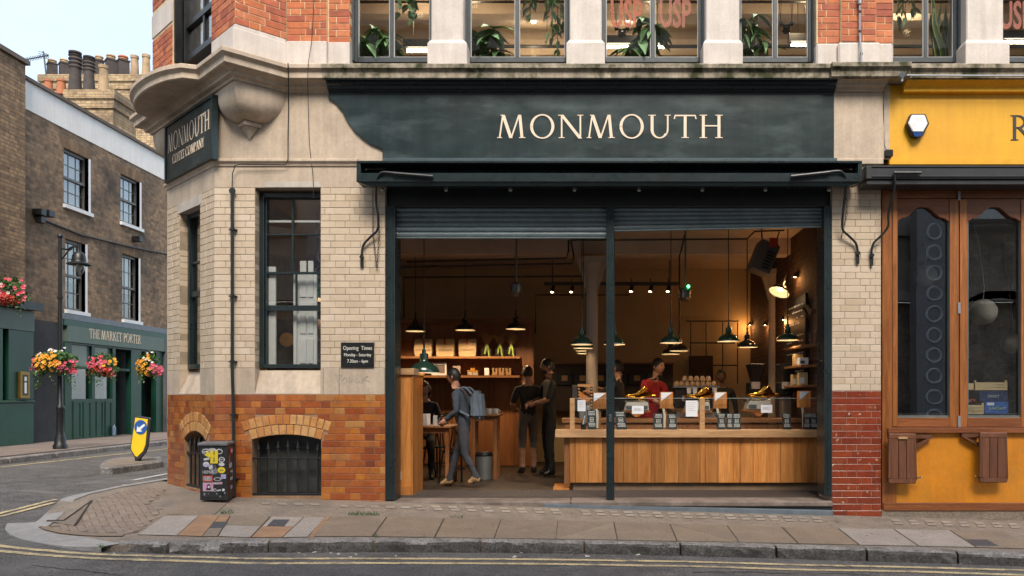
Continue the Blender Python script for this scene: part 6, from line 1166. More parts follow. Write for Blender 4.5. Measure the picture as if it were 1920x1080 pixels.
# ---------------------------------------------------------------- people
from mathutils import noise as mnoise
def person(label, loc, rz, H=1.72, arms=None, legs=None, lean=0., top=None, legm=None, shoe=None, sk=None, hair='short', haircol=None, sleeve=.5, head_tilt=(0,0), extra=None, bare_leg=0., apron=None):
    """one continuous skinned body; local frame: x to the person's left hand side as seen from the front is -x, y = forward"""
    k = H/1.75; t = thing('person', label, 'person', loc, rz); sk = sk or skin
    L_ = lean
    J = {'pel': (0,0,.93), 'spi': (0,.06*L_*2,1.12), 'che': (0,.18*L_*2,1.30), 'nck': (0,.26*L_*2,1.475), 'hed': (0,.29*L_*2+.015,1.595)}
    cs = Vector(J['che']); E = [('pel','spi'), ('spi','che'), ('che','nck'), ('nck','hed')]; R = {'pel': .135, 'spi': .125, 'che': .145, 'nck': .056, 'hed': .06}
    arms = arms or [((.25,-.02,1.13),(.26,.06,.88)), ((-.25,-.02,1.13),(-.26,.06,.88))]; legs = legs or [((.095,.02,.50),(.10,-.02,.085)), ((-.095,.02,.50),(-.10,-.02,.085))]
    hands = []
    for s, (el, wr), (kn, an) in ((1, arms[0], legs[0]), (-1, arms[1], legs[1])):
        n = 'lr'[s < 0]
        J['sh'+n] = (s*.175, J['che'][1]+.02*L_, 1.41); J['el'+n] = el; J['wr'+n] = wr
        J['hp'+n] = (s*.09, 0, .88); J['kn'+n] = kn; J['an'+n] = an; d = Vector(an)-Vector(kn); tz = .035 if an[2] < .12 else an[2]-.06
        J['to'+n] = (an[0]+s*.02, an[1]+.15, tz); J['he'+n] = (an[0], an[1]-.045, max(.04, an[2]-.045))
        E += [('che','sh'+n), ('sh'+n,'el'+n), ('el'+n,'wr'+n), ('pel','hp'+n), ('hp'+n,'kn'+n), ('kn'+n,'an'+n), ('an'+n,'to'+n), ('an'+n,'he'+n)]
        R.update({'sh'+n: .072, 'el'+n: .047, 'wr'+n: .030, 'hp'+n: .098, 'kn'+n: .064, 'an'+n: .045, 'to'+n: .036, 'he'+n: .038}); hands.append((Vector(el), Vector(wr), s))
    names = list(J); me = bpy.data.meshes.new('body'); me.from_pydata([Vector(J[n])*k for n in names], [(names.index(a), names.index(b)) for a, b in E], [])
    o = bpy.data.objects.new('body', me); COL.objects.link(o); sm = o.modifiers.new('s', 'SKIN'); sm.use_smooth_shade = True; sm.branch_smoothing = .6
    for i, n in enumerate(names):
        v = me.skin_vertices[0].data[i]; r = R[n]*k; v.radius = (r*(1.12 if n in ('pel','spi','che') else 1), r); v.use_root = n == 'pel'
    sb = o.modifiers.new('u', 'SUBSURF'); sb.levels = sb.render_levels = 2
    bpy.context.view_layer.update(); ev = bpy.data.meshes.new_from_object(o.evaluated_get(bpy.context.evaluated_depsgraph_get())); bpy.data.objects.remove(o)
    bm = bmesh.new(); bm.from_mesh(ev)
    # head: one deformed ball joined to the neck, with brow, nose, lips, chin and ears
    hc = (Vector(J['hed'])+Vector((0, .02, .045)))*k; add = MB()
    vs = []; nu, nv = 22, 16
    tilt = Matrix.Rotation(head_tilt[0], 3, 'X') @ Matrix.Rotation(head_tilt[1], 3, 'Z')
    for i in range(nv+1):
        th = PI*i/nv
        for j in range(nu):
            ph = 2*PI*j/nu; v = Vector((math.sin(th)*math.cos(ph)*.078, math.sin(th)*math.sin(ph)*.098, math.cos(th)*.118))
            f = max(0, math.sin(ph))*math.sin(th)
            if v.z < -.02: v.x *= 1-.28*(-.02-v.z)/.1; v.y *= 1-.10*(-.02-v.z)/.1
            if f > .93: v.y += .022*max(0, 1-abs(v.z+.02)/.035)*max(0, 1-abs(v.x)/.02)+.006*max(0, 1-abs(v.z+.062)/.014)-.008*max(0, 1-abs(v.z+.045)/.01)
            if f > .75 and abs(v.z-.012) < .02 and .015 < abs(v.x) < .05: v.y -= .010
            vs.append(hc+(tilt @ v)*k)
    add.add(vs, [(i*nu+j, i*nu+(j+1)%nu, (i+1)*nu+(j+1)%nu, (i+1)*nu+j) for i in range(nv) for j in range(nu)])
    for s in (-1, 1): add.ball(hc+(tilt @ Vector((s*.079, -.005, -.01)))*k, .026*k, 8, (.35, .7, 1))
    nh = len(add.f)
    for el, wr, s in hands:
        d = (wr-el).normalized(); side = d.cross(Vector((0,0,1))); side = side.normalized() if side.length > .1 else Vector((1,0,0)); up = side.cross(d); w = wr*k
        add.tube([w-d*.02, w+d*.03*k, w+d*.06*k, w+d*.085*k], [.026*k, .034*k, .038*k, .030*k], 8)
        for q, (of, ln) in enumerate(((-.027,.066),(-.009,.078),(.009,.074),(.026,.058))):
            b0 = w+d*.078*k+side*of*k; add.tube([b0, b0+d*ln*.45*k, b0+(d*ln*.8-up*.018)*k, b0+(d*ln*.95-up*.035)*k], [.0095*k,.009*k,.008*k,.006*k], 6)
        b0 = w+d*.03*k+side*.030*k*-s; add.tube([b0, b0+(side*-s*.028+d*.022)*k, b0+(side*-s*.034+d*.055-up*.01)*k], [.012*k,.011*k,.008*k], 6)
    tmp = bpy.data.meshes.new('x'); tmp.from_pydata(add.v, [], add.f); bm.from_mesh(tmp); bpy.data.meshes.remove(tmp)
    bm.normal_update(); bm.faces.ensure_lookup_table(); n0 = len(bm.faces)-len(add.f)
    top = top or blackp; legm = legm or blackp; shoe = shoe or blackp
    segs = [(Vector(J[a])*k, Vector(J[b])*k, a, b) for a, b in E]
    def near(c):
        best = None
        for a, b, an_, bn in segs:
            ab = b-a; s_ = max(0, min(1, (c-a).dot(ab)/ab.length_squared)); dd = (c-a-ab*s_).length
            if best is None or dd < best[0]: best = (dd, an_, bn, s_)
        return best
    for i, f in enumerate(bm.faces):
        f.smooth = True
        if i >= n0: f.material_index = 0; continue
        _, a, b, s_ = near(f.calc_center_median()); p2 = a[:2]+b[:2]
        if b == 'hed' or (b == 'nck' and s_ > .75): mi = 0
        elif a.startswith('sh'): mi = 1 if s_ < sleeve*2 else 0
        elif a.startswith('el'): mi = 1 if s_ < sleeve*2-1 else 0
        elif a.startswith('kn'): mi = 2 if s_ < 1-bare_leg else (0 if s_ < .9 else 3)
        elif a.startswith('an'): mi = 3
        elif a.startswith('hp') or (b.startswith('hp')): mi = 2
        elif a == 'pel' and s_ < .25: mi = 2
        else: mi = 1
        f.material_index = mi
    for v in bm.verts:
        if .85*k < v.co.z < 1.46*k and abs(v.co.x) < .19*k: v.co.y = (v.co.y)*.86
        if .1*k < v.co.z < 1.45*k and abs(v.co.x) < .24*k: v.co += v.normal*(mnoise.noise(Vector((v.co.x*9, v.co.y*9, v.co.z*16)))*.011)
    me = bpy.data.meshes.new('body'); bm.to_mesh(me); bm.free(); bpy.data.meshes.remove(ev)
    for m_ in (sk, top, legm, shoe): me.materials.append(m_)
    link('body', me, t, local=True)
    hm = haircol or hairm; m = MB()
    if hair in ('short', 'curly', 'beard'):
        n1, n2 = 18, 8; vs = []; g = 1.09 if hair != 'curly' else 1.22
        for i in range(n2+1):
            th = (PI*.62)*i/n2
            for j in range(n1):
                ph = 2*PI*j/n1; front = max(0, math.sin(ph)); tt = min(th, PI*.62-front*.85); jt = 1+(random.uniform(-.03,.03) if hair != 'curly' else random.uniform(-.08,.10))
                vs.append(hc+(tilt @ Vector((math.sin(tt)*math.cos(ph)*.078, math.sin(tt)*math.sin(ph)*.098-.006, math.cos(tt)*.118)))*k*g*jt)
        m.add(vs, [(i*n1+j, i*n1+(j+1)%n1, (i+1)*n1+(j+1)%n1, (i+1)*n1+j) for i in range(n2) for j in range(n1)])
        if hair == 'curly':
            for i in range(46):
                a = random.uniform(PI*.95, PI*2.05); z = random.uniform(-.20, .06); m.ball(hc+(tilt @ Vector((math.cos(a)*.088, math.sin(a)*.075-.01, z)))*k, random.uniform(.022,.034)*k, 7)
        m.build('hair', hm, t, smooth=hair != 'curly', local=True)
        if hair == 'beard':
            m = MB(); vs = []
            for i in range(5):
                for j in range(9):
                    ph = PI*(.12+.76*j/8); th = PI*(.66+.22*i/4); vs.append(hc+(tilt @ Vector((math.sin(th)*math.cos(ph)*.080*.86, math.sin(th)*math.sin(ph)*.103*.96, math.cos(th)*.122)))*k)
            m.add(vs, [(i*9+j, i*9+j+1, i*9+10+j, i*9+9+j) for i in range(4) for j in range(8)]); m.build('beard', hm, t, smooth=True, local=True)
    if hair == 'hood':
        m = MB(); n1, n2 = 16, 8; vs = []
        for i in range(n2+1):
            th = PI*.88*i/n2
            for j in range(n1+1):
                ph = PI*.5+.62+(2*PI-1.24)*j/n1; vs.append(hc+(tilt @ Vector((math.sin(th)*math.cos(ph)*.108, math.sin(th)*math.sin(ph)*.132-.012, math.cos(th)*.150-.015)))*k)
        m.add(vs, [(i*(n1+1)+j, i*(n1+1)+j+1, (i+1)*(n1+1)+j+1, (i+1)*(n1+1)+j) for i in range(n2) for j in range(n1)]); m.build('hood', top, t, smooth=True, local=True)
    m = MB()
    for s in (-1, 1): m.ball(hc+(tilt @ Vector((s*.030, .087, .012)))*k, .0095*k, 8)
    m.build('eyes', M('dark_eye', (.02,.015,.012), .2), t, local=True)
    if apron:
        m = MB(); n = 8; rows = []
        for z, w, y in ((.42,.20,.135),(.70,.20,.145),(.93,.17,.14),(1.10,.15,.14+.12*L_),(1.32,.10,.145+.3*L_)):
            rows += [Vector((w*math.sin(a), y*math.cos(a*.9)+.012, z))*k for a in [(-1+2*j/n)*1.1 for j in range(n+1)]]
        m.add(rows, [(i*(n+1)+j, i*(n+1)+j+1, (i+1)*(n+1)+j+1, (i+1)*(n+1)+j) for i in range(4) for j in range(n)]); m.build('apron', apron, t, smooth=True, local=True)
    if extra: extra(t, k, J)
    return t
def at(x, Y): return (PX(x, Y), Y, FLZ-.014)
black_t = M('black_cotton', (.010,.010,.011), .85, .2, 12); denim = M('grey_trousers', (.035,.036,.045), .85, .15, 20); bluehood = M('pale_blue_jersey', (.038,.050,.070), .9, .25, 14); tan_s = M('tan_suede', (.40,.24,.11), .8, .1, 20); redt_ = M('crimson_cotton', (.30,.012,.018), .85, .12, 8); darkskin = M('deep_skin', (.13,.065,.04), .5, .06, 20)
def pack(t, k, J):
    m = MB(); m.hexa([Vector(v)*k for v in ((-.15,-.30,1.02),(.15,-.30,1.02),(.16,-.12,1.02),(-.16,-.12,1.02),(-.12,-.26,1.43),(.12,-.26,1.43),(.13,-.11,1.43),(-.13,-.11,1.43))]); m.build('backpack', M('grey_canvas', (.085,.112,.145), .9, .2, 8), t, bevel=.04, local=True, seg=2)
    for s in (-1, 1): m = MB(); m.tube(smooth_path([Vector(v)*k for v in ((s*.11,-.13,1.38),(s*.12,-.02,1.475),(s*.12,.12,1.38),(s*.15,.10,1.18),(s*.16,-.11,1.06))]), .016, 6); m.build('strap', MATS['grey_canvas'], t, local=True)
person('person with a grey-blue backpack and tan shoes walking through the shop', at(872, 1.35), math.radians(82), 1.60, arms=[((.22,-.08,1.14),(.20,.10,.95)), ((-.22,.06,1.13),(-.19,.25,1.0))], legs=[((.09,.16,.50),(.09,.27,.085)), ((-.09,-.02,.50),(-.09,-.22,.15))], top=bluehood, legm=denim, shoe=tan_s, sleeve=1.0, hair='short', lean=.25, extra=pack)
person('person with long dark curly hair in black seated behind the white boxes', (at(796, 2.75)[0], 2.75, FLZ-.014-.22), math.radians(190), 1.66, arms=[((.24,.10,1.12),(.10,.30,1.0)), ((-.24,.10,1.12),(-.08,.32,1.0))], legs=[((.11,.36,.70),(.11,.36,.305)), ((-.11,.36,.70),(-.11,.36,.305))], top=black_t, legm=black_t, sleeve=1, hair='curly', head_tilt=(-.15,0))
person('person in black T-shirt and grey shorts with back turned beside the bearded man', at(990, 3.0), math.radians(25), 1.70, arms=[((.24,.06,1.14),(.12,.28,1.05)), ((-.25,.05,1.13),(-.14,.27,1.06))], top=black_t, legm=M('grey_shorts', (.14,.12,.11), .9), sleeve=.45, bare_leg=.85, hair='short')
person('bearded dark haired person in black standing by the end of the counter', at(1030, 2.8), math.radians(110), 1.80, arms=[((.23,.08,1.15),(.10,.30,1.10)), ((-.24,.10,1.14),(-.12,.32,1.08))], top=black_t, legm=black_t, sleeve=.5, hair='beard')
person('person in a black T-shirt with a dark apron reaching left behind the counter', at(1160, 2.45), math.radians(72), 1.76, arms=[((.24,.26,1.30),(.18,.52,1.36)), ((-.25,.22,1.24),(-.16,.46,1.28))], top=black_t, legm=black_t, sleeve=.5, hair='short', apron=M('navy_apron', (.012,.014,.022), .8))
person('person in a crimson top leaning over the bench behind the first brass scoop', at(1212, 2.45), math.radians(222), 1.78, arms=[((.26,.22,1.18),(.22,.46,1.12)), ((-.26,.20,1.18),(-.12,.42,1.10))], top=redt_, legm=redt_, sleeve=.8, hair='short', sk=skin, lean=.35, apron=redt_)
person('person in dark clothes standing in the shadow behind the cup stack', at(1352, 3.6), math.radians(170), 1.66, top=black_t, legm=black_t, sleeve=1, hair='short', sk=darkskin)
# ---------------------------------------------------------------- ground
def inpoly(p, poly):
    c = False; n = len(poly)
    for i in range(n):
        a, b = poly[i], poly[i-1]
        if (a[1] > p[1]) != (b[1] > p[1]) and p[0] < (b[0]-a[0])*(p[1]-a[1])/(b[1]-a[1]+1e-12)+a[0]: c = not c
    return c
m = MB(); xs = [-400,-120,-60,-30,-20,-16,-14,-12,-11,-10,-9,-8,-7.5,-7,-6.7,-6.4,-6.1,-5.8,-5.5,-5.2,-4.9,-4.6,-4.3,-4,-3,-1,1,3,5,8,12,20,40,120,400]; ys_ = [-400,-100,-40,-20,-12,-8,-6,-5,-4,-3,-2.6,-2.2,-1.9,-1.6,-1.3,-1,-.7,-.4,-.1,.2,.6,1,3,6,10,16,30,60,200,400]
V = [(x, y, zroad(x, y)-(.15 if (-5.0 < x and y > -1.2) else 0)) for y in ys_ for x in xs]; n = len(xs); m.add(V, [(j*n+i, j*n+i+1, (j+1)*n+i+1, (j+1)*n+i) for j in range(len(ys_)-1) for i in range(n-1)])
road = tag(m.build('road', asph), kind='structure')
pt_ = MB(); pp = [G(x, y, zroad, .004) for x, y in ((330,1066),(358,1050.5),(560,1058),(960,1060),(1210,1064),(1200,1090),(800,1120),(280,1120))]; pt_.add(pp, [tuple(range(len(pp)))]); tag(pt_.build('road_patch', asph2), kind='structure')
for q_ in (((1182,1061.5),(1250,1063.5),(1262,1070),(1190,1069)), ((1060,1061),(1120,1062),(1118,1066),(1058,1065)), ((1780,1073),(1990,1078),(1990,1084),(1790,1081)), ((30,922),(210,897),(300,899),(120,928))):
    m = MB(); pp = [G(x, y, zroad, .003) for x, y in q_]; m.add(pp, [(0,1,2,3)]); tag(m.build('road_patch', asph2 if q_[0][0] > 500 else M('asphalt_worn', (.14,.127,.12), .85, .3, 5, .8, 200, speck=.3)), kind='structure')
rr = random.Random(21); m = MB()
for cx0, cy0, n_, sx_, sy_ in ((20,905,16,14,-1.2), (520,1066,14,26,.8), (1300,1072,12,30,.5), (60,1060,10,18,2.0)):
    p_ = [G(cx0+i_*sx_+rr.uniform(-4,4), cy0+i_*sy_+rr.uniform(-1.5,1.5), zroad, .003) for i_ in range(n_)]
    for i_ in range(n_-1):
        a_, b_ = p_[i_], p_[i_+1]; nr_ = Vector(((b_-a_).y, -(b_-a_).x, 0)).normalized()*rr.uniform(.004,.011); m.add([a_-nr_, a_+nr_, b_+nr_, b_-nr_], [(0,1,2,3)])
tag(m.build('road_crack', jointm), kind='structure')
# the pavement's outer edge, traced round the corner (kerb top, outer)
edge_px = [(2300,1053),(1920,1043),(1795,1036),(1625,1031),(1455,1025),(1275,1020),(1095,1017),(900,1015.5),(700,1016),(500,1017),(315,1021),(190,1026),(140,1026),(117,1025),(75,1019),(38,1011),(15,1001),(8,991),(15,980),(32,969),(50,962),(72,954),(117,934),(162,924),(225,911),(317,896)]
edge = [G(x, y, zpave) for x, y in edge_px]
pv = tag(thing('pavement', None, None, (0, 0, 0)), kind='structure')
def sheet(name, mat, poly, parent, lift=0.0, thick=.0, fn=zpave, res=.3, **tg):
    """a polygon draped on the pavement surface"""
    bm = bmesh.new(); f = bm.faces.new([bm.verts.new((p[0], p[1], 0)) for p in poly]); bmesh.ops.triangulate(bm, faces=[f])
    for ax in (0, 1):
        v0, v1 = min(p[ax] for p in poly), max(p[ax] for p in poly)
        for k in range(1, int((v1-v0)/.15)+1): bmesh.ops.bisect_plane(bm, geom=bm.verts[:]+bm.edges[:]+bm.faces[:], plane_co=[(v0+k*.15) if q == ax else 0 for q in range(3)], plane_no=[1 if q == ax else 0 for q in range(3)])
    for v in bm.verts: v.co.z = fn(v.co.x, v.co.y)+lift
    if thick:
        r = bmesh.ops.extrude_face_region(bm, geom=list(bm.faces))
        for v in [g for g in r['geom'] if isinstance(g, bmesh.types.BMVert)]: v.co.z -= thick
    bmesh.ops.recalc_face_normals(bm, faces=bm.faces); me = bpy.data.meshes.new(name); bm.to_mesh(me); bm.free(); me.materials.append(mat); return link(name, me, parent, **tg)
poly = [(p.x, p.y+(.06 if p.x > -4.2 else .02)) for p in edge]+[(B2.x-.2, B2.y+.2), (B2.x+.1, B2.y+.1), (A2.x+.1, A2.y+.1), (12, .1), (edge[0].x+3, edge[0].y)]
bm = bmesh.new(); f = bm.faces.new([bm.verts.new((x, y, 0)) for x, y in poly])
bmesh.ops.triangulate(bm, faces=[f])
for cx in [v*.4-6.4 for v in range(48)]: bmesh.ops.bisect_plane(bm, geom=bm.verts[:]+bm.edges[:]+bm.faces[:], plane_co=(cx,0,0), plane_no=(1,0,0))
for cy in [-.3*v for v in range(8)]: bmesh.ops.bisect_plane(bm, geom=bm.verts[:]+bm.edges[:]+bm.faces[:], plane_co=(0,cy,0), plane_no=(0,1,0))
for v in bm.verts: v.co.z = zpave(v.co.x, v.co.y)-.004
r = bmesh.ops.extrude_face_region(bm, geom=list(bm.faces))
for v in [g for g in r['geom'] if isinstance(g, bmesh.types.BMVert)]: v.co.z -= .22
bmesh.ops.recalc_face_normals(bm, faces=bm.faces); me = bpy.data.meshes.new('pavement_bed'); bm.to_mesh(me); bm.free(); me.materials.append(conc); link('pavement_bed', me, pv)
# side pavement on the corner building's far side
# kerb stones along the front
kerbf = M('dark_kerb_face', (.10,.09,.082), .85, .4, 25, 1.0, 50, speck=.6, dirt=(.035,.031,.028), dsc=6, dlo=.42, dhi=.7)  # darker, blotchier granite tone for the steep faces of each kerb stone
kx = [(1920+360,1053.5),(1795,1036),(1625,1031),(1455,1025.5),(1275,1020.5),(1095,1017),(900,1015),(700,1014.5),(505,1016),(315,1019.5),(190,1022)]
for i in range(len(kx)-1):
    b, a = G(kx[i][0], kx[i][1], zpave), G(kx[i+1][0], kx[i+1][1], zpave); u = (b-a); u.z = 0; ln = u.length; u.normalize(); nrm = Vector((u.y, -u.x, 0)); a = a+u*.012; b = b-u*.012
    rr = random.Random(i); bm = bmesh.new(); NX, w = 10, .16; low = i == len(kx)-2
    rings = []
    for k in range(NX+1):
        c = a+(b-a)*k/NX; j = lambda s=.006: rr.uniform(-s, s); z = zpave(c.x, c.y)+.003
        ch = .012+rr.random()*.012; br = (.05 if i == 8 and k < 6 else 0)*rr.random()
        drop = .07 if not low else .07+.0*k
        prof = [(-w, -.12), (-w, j(.001)), (-.035, j(.002)), (.0+ch*.2-br*.5, -ch*.6+j()-br*.4), (.012+j(), -.035+j()-br), (.014+j(), -.09), (.016, -.2)]
        rings.append([bm.verts.new(c+nrm*o+Vector((0,0,z-c.z+dz))) for o, dz in prof])
    for k in range(NX):
        for q in range(6): bm.faces.new((rings[k][q], rings[k][q+1], rings[k+1][q+1], rings[k+1][q]))
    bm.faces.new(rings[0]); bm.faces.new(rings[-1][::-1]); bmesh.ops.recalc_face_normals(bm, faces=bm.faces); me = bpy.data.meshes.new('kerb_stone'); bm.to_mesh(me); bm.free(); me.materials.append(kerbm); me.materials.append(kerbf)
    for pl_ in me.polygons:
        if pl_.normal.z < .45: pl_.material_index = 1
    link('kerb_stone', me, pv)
# flush granite kerb round the corner
inner_px = [(225,1020),(150,1006),(120,1004),(95,1000),(75,992),(67,985),(72,976),(85,967),(110,953),(140,937),(170,926),(225,914),(317,899)]
outer_px = [(190,1026),(140,1026),(117,1025),(75,1019),(38,1011),(15,1001),(8,991),(15,980),(32,969),(50,962),(72,954),(117,934),(162,924),(225,911),(317,896)]
gk = M('pale_granite', (0,0,0), .8, .16, 12, .3, 120, rnd=[(.30,.28,.265), (.26,.245,.235), (.33,.305,.285)])
def resample(ps, n):
    d = [0]
    for i in range(1, len(ps)): d.append(d[-1]+(ps[i]-ps[i-1]).length)
    out = []
    for k in range(n+1):
        s = d[-1]*k/n; i = max(1, next((q for q in range(1, len(d)) if d[q] >= s-1e-9), len(d)-1)); out.append(ps[i-1].lerp(ps[i], (s-d[i-1])/(d[i]-d[i-1]+1e-9)))
    return out
ri = resample([G(x, y, zpave) for x, y in inner_px], 40); ro = resample([G(x, y, zpave) for x, y in outer_px], 40)
for a, b in ((0,5),(5,11),(11,16),(16,21),(21,26),(26,33),(33,40)):
    m = MB(); n = b-a+1; top = [p+Vector((0,0,.004)) for p in ri[a:b+1]]+[p+Vector((0,0,.004)) for p in ro[a:b+1]]
    c = sum((Vector(p) for p in top), Vector())/len(top); top = [p+(c-p)*.006 for p in top]
    lo = [p-Vector((0,0,.12)) for p in top[n:]]; m.add(top+lo, [(k, k+1, n+k+1, n+k) for k in range(n-1)]+[(n+k, n+k+1, 2*n+k+1, 2*n+k) for k in range(n-1)]); m.build('kerb_stone', gk, pv)
# paving slabs
fr_px = [(585,1006),(699,1006),(815,1008),(927,1010),(1042,1011),(1157,1013),(1270,1015),(1385,1017),(1497,1019.5),(1611,1022),(1722,1024),(1830,1026.5),(1945,1030)]
bk_px = [(619,969),(726,969),(833,972),(940,974.5),(1046,976.5),(1150,979),(1256,982.5),(1362,985.5),(1465,988),(1571,991),(1675,992.5),(1780,994.5),(1881,996.5)]
def slab(q, mat, name='paving_slab', gap=.014, lift=.006):
    c = sum((Vector(p) for p in q), Vector())/4; q = [Vector(p)+(c-Vector(p)).normalized()*gap for p in q]; m = MB(); e = .006
    base = [(p.x, p.y, zpave(p.x, p.y)-.02) for p in q]; mid = [(p.x, p.y, zpave(p.x, p.y)+lift-.003) for p in q]; tp = []
    for p in q: r_ = p+(c-p).normalized()*e; tp.append((r_.x, r_.y, zpave(r_.x, r_.y)+lift))
    m.add(base+mid+tp, [(k,(k+1)%4,4+(k+1)%4,4+k) for k in range(4)]+[(4+k,4+(k+1)%4,8+(k+1)%4,8+k) for k in range(4)]+[(8,9,10,11)]); return m.build(name, mat, pv)
jm = MB(); rowp = [G(x, y, zpave) for x, y in fr_px]+[G(x, y, zpave) for x, y in bk_px][::-1]; sheet('joint_bed', jointm, [(p.x, p.y) for p in rowp], pv, .0)
for i in range(len(fr_px)-1):
    q = [G(*fr_px[i], zpave), G(*fr_px[i+1], zpave), G(*bk_px[i+1], zpave), G(*bk_px[i], zpave)]
    if i in (3, 4, 6):     # slabs cracked across the corner
        if i == 4: q = [q[0], q[1], q[2], q[3]]; a, b, c, d = q; 
        else: a, b, c, d = q
        for tri in (((a, b, d), (b, c, d)) if i != 4 else ((a, b, c), (a, c, d))):
            cc_ = sum((Vector(p) for p in tri), Vector())/3; tri = [p+(cc_-p).normalized()*.006 for p in tri]; m = MB(); m.add([(p.x, p.y, zpave(p.x,p.y)-.02) for p in tri]+[(p.x, p.y, zpave(p.x,p.y)+.006) for p in tri], [(0,1,4,3),(1,2,5,4),(2,0,3,5),(3,4,5)]); m.build('paving_slab', slabm, pv)
    else: slab(q, slabp if i in (9, 10) else slabm)
lf = [(258,1003),(332,1004.5),(379,1006),(408,1006),(470,1008),(530,1008),(577,1007)]; lb = [(307,968),(374,967),(412,967),(432,967),(508,969),(571,970),(612,970)]
rowp = [G(x, y, zpave) for x, y in lf]+[G(x, y, zpave) for x, y in lb][::-1]; sheet('joint_bed', jointm, [(p.x, p.y) for p in rowp], pv, .0)
for i, mt in enumerate((slabp, slabo, slabp, slabp, slabp, slabp)):
    q = [G(*lf[i], zpave), G(*lf[i+1], zpave), G(*lb[i+1], zpave), G(*lb[i], zpave)]
    if i in (2, 3, 4): h1, h0 = (q[1]+q[2])/2, (q[0]+q[3])/2; slab([q[0], q[1], h1, h0], (slabm, slabp, slabo)[i-2]); slab([h0, h1, q[2], q[3]], (slabo, slabm, slabp)[i-2])
    else: slab(q, mt)
q = [G(x, y, zpave) for x, y in ((579,1007),(589,1006.5),(619,970),(609,970))]; slab(q, slabo, 'paving_strip', .001)
q = [G(x, y, zpave) for x, y in ((310,965),(405,964),(430,941),(345,940))]; slab(q, slabm)
for pxs, lab in ((((392,991),(420,991),(428,980),(401,980)), 'small square iron cover among the pale slabs near the corner'), (((500,988),(533,988),(543,975.5),(513,975.5)), 'iron cover with a round lid among the rust coloured slabs'), (((1830,1024.5),(1872,1024.5),(1850,1013),(1812,1013)), 'small dark drain cover in the pale slabs at the right')):
    q = [G(x, y, zpave) for x, y in pxs]; t = thing('access_cover', lab, 'cover', sum(q, Vector())/4, group='iron covers in the pavement'); m = MB(); m.add([(p.x, p.y, zpave(p.x,p.y)+.009) for p in q]+[(p.x, p.y, zpave(p.x,p.y)-.02) for p in q], [(0,1,2,3),(0,1,5,4),(1,2,6,5),(2,3,7,6),(3,0,4,7)]); m.build('plate', M('cover_iron', (.055,.057,.065), .6, .2, 30, .3, 90), t)
# rows of glass pavement lights let into the screed
gl = M('pavement_light', (0,0,0), .5, .1, rnd=[(.34,.30,.26), (.27,.23,.20), (.31,.27,.23)]); m = MB()
def lights(xa, xb, ya, yb, n, rows, dy):
    for i in range(n):
        for r in range(rows):
            s = i/(n-1); x = xa+(xb-xa)*s+r*4; y = ya+(yb-ya)*s+r*dy; w = 8; h = 2.0
            q = [G(x-w+2, y+h, zpave), G(x+w+2, y+h, zpave), G(x+w-2, y-h, zpave), G(x-w-2, y-h, zpave)]; m.add([(p.x, p.y, zpave(p.x,p.y)+.002) for p in q], [(0,1,2,3)])
lights(498, 590, 944, 946, 4, 1, 5); lights(645, 760, 949, 951.5, 5, 1, 5); lights(785, 1040, 949, 956.5, 9, 2, 5); lights(1096, 1530, 958, 971.5, 17, 2, 5.5); lights(1680, 1930, 976, 984, 9, 2, 5)
m.build('pavement_light', gl, pv, kind='stuff')
# herringbone pavers at the corner
hp_px = [(86,982),(100,973),(130,956),(172,941),(225,922),(262,914),(312,918),(280,945),(300,961),(255,999),(235,1000),(175,999),(112,996)]
hp = [(p.x, p.y) for p in (G(x, y, zpave) for x, y in hp_px)]
sheet('joint_bed', M('sandy_joint', (.10,.075,.058), .95, .3), hp, pv, .001)
bandp = [(p.x, p.y) for p in (G(x, y, zpave) for x, y in ((70,984),(80,974),(86,982),(100,992),(130,997),(175,1000),(235,1001),(230,1006),(160,1005),(110,1000),(80,993)))]
sheet('paving_band', slabm, bandp, pv, .006)
W_, cnt, more = .066, 0, MB(); ang = math.radians(38); ca_, sa_ = math.cos(ang), math.sin(ang); cx_ = sum(p[0] for p in hp)/len(hp); cy_ = sum(p[1] for p in hp)/len(hp)
pmesh = {}
for kind in (0, 1):
    m = MB(); lx, ly = (2*W_, W_) if kind == 0 else (W_, 2*W_); g = .002; e = .004
    V = [(g,g,-.02),(lx-g,g,-.02),(lx-g,ly-g,-.02),(g,ly-g,-.02),(g,g,.002),(lx-g,g,.002),(lx-g,ly-g,.002),(g,ly-g,.002),(g+e,g+e,.006),(lx-g-e,g+e,.006),(lx-g-e,ly-g-e,.006),(g+e,ly-g-e,.006)]
    m.add(V, [(k,(k+1)%4,4+(k+1)%4,4+k) for k in range(4)]+[(4+k,4+(k+1)%4,8+(k+1)%4,8+k) for k in range(4)]+[(8,9,10,11)]); pmesh[kind] = m.mesh('paver', pavm)
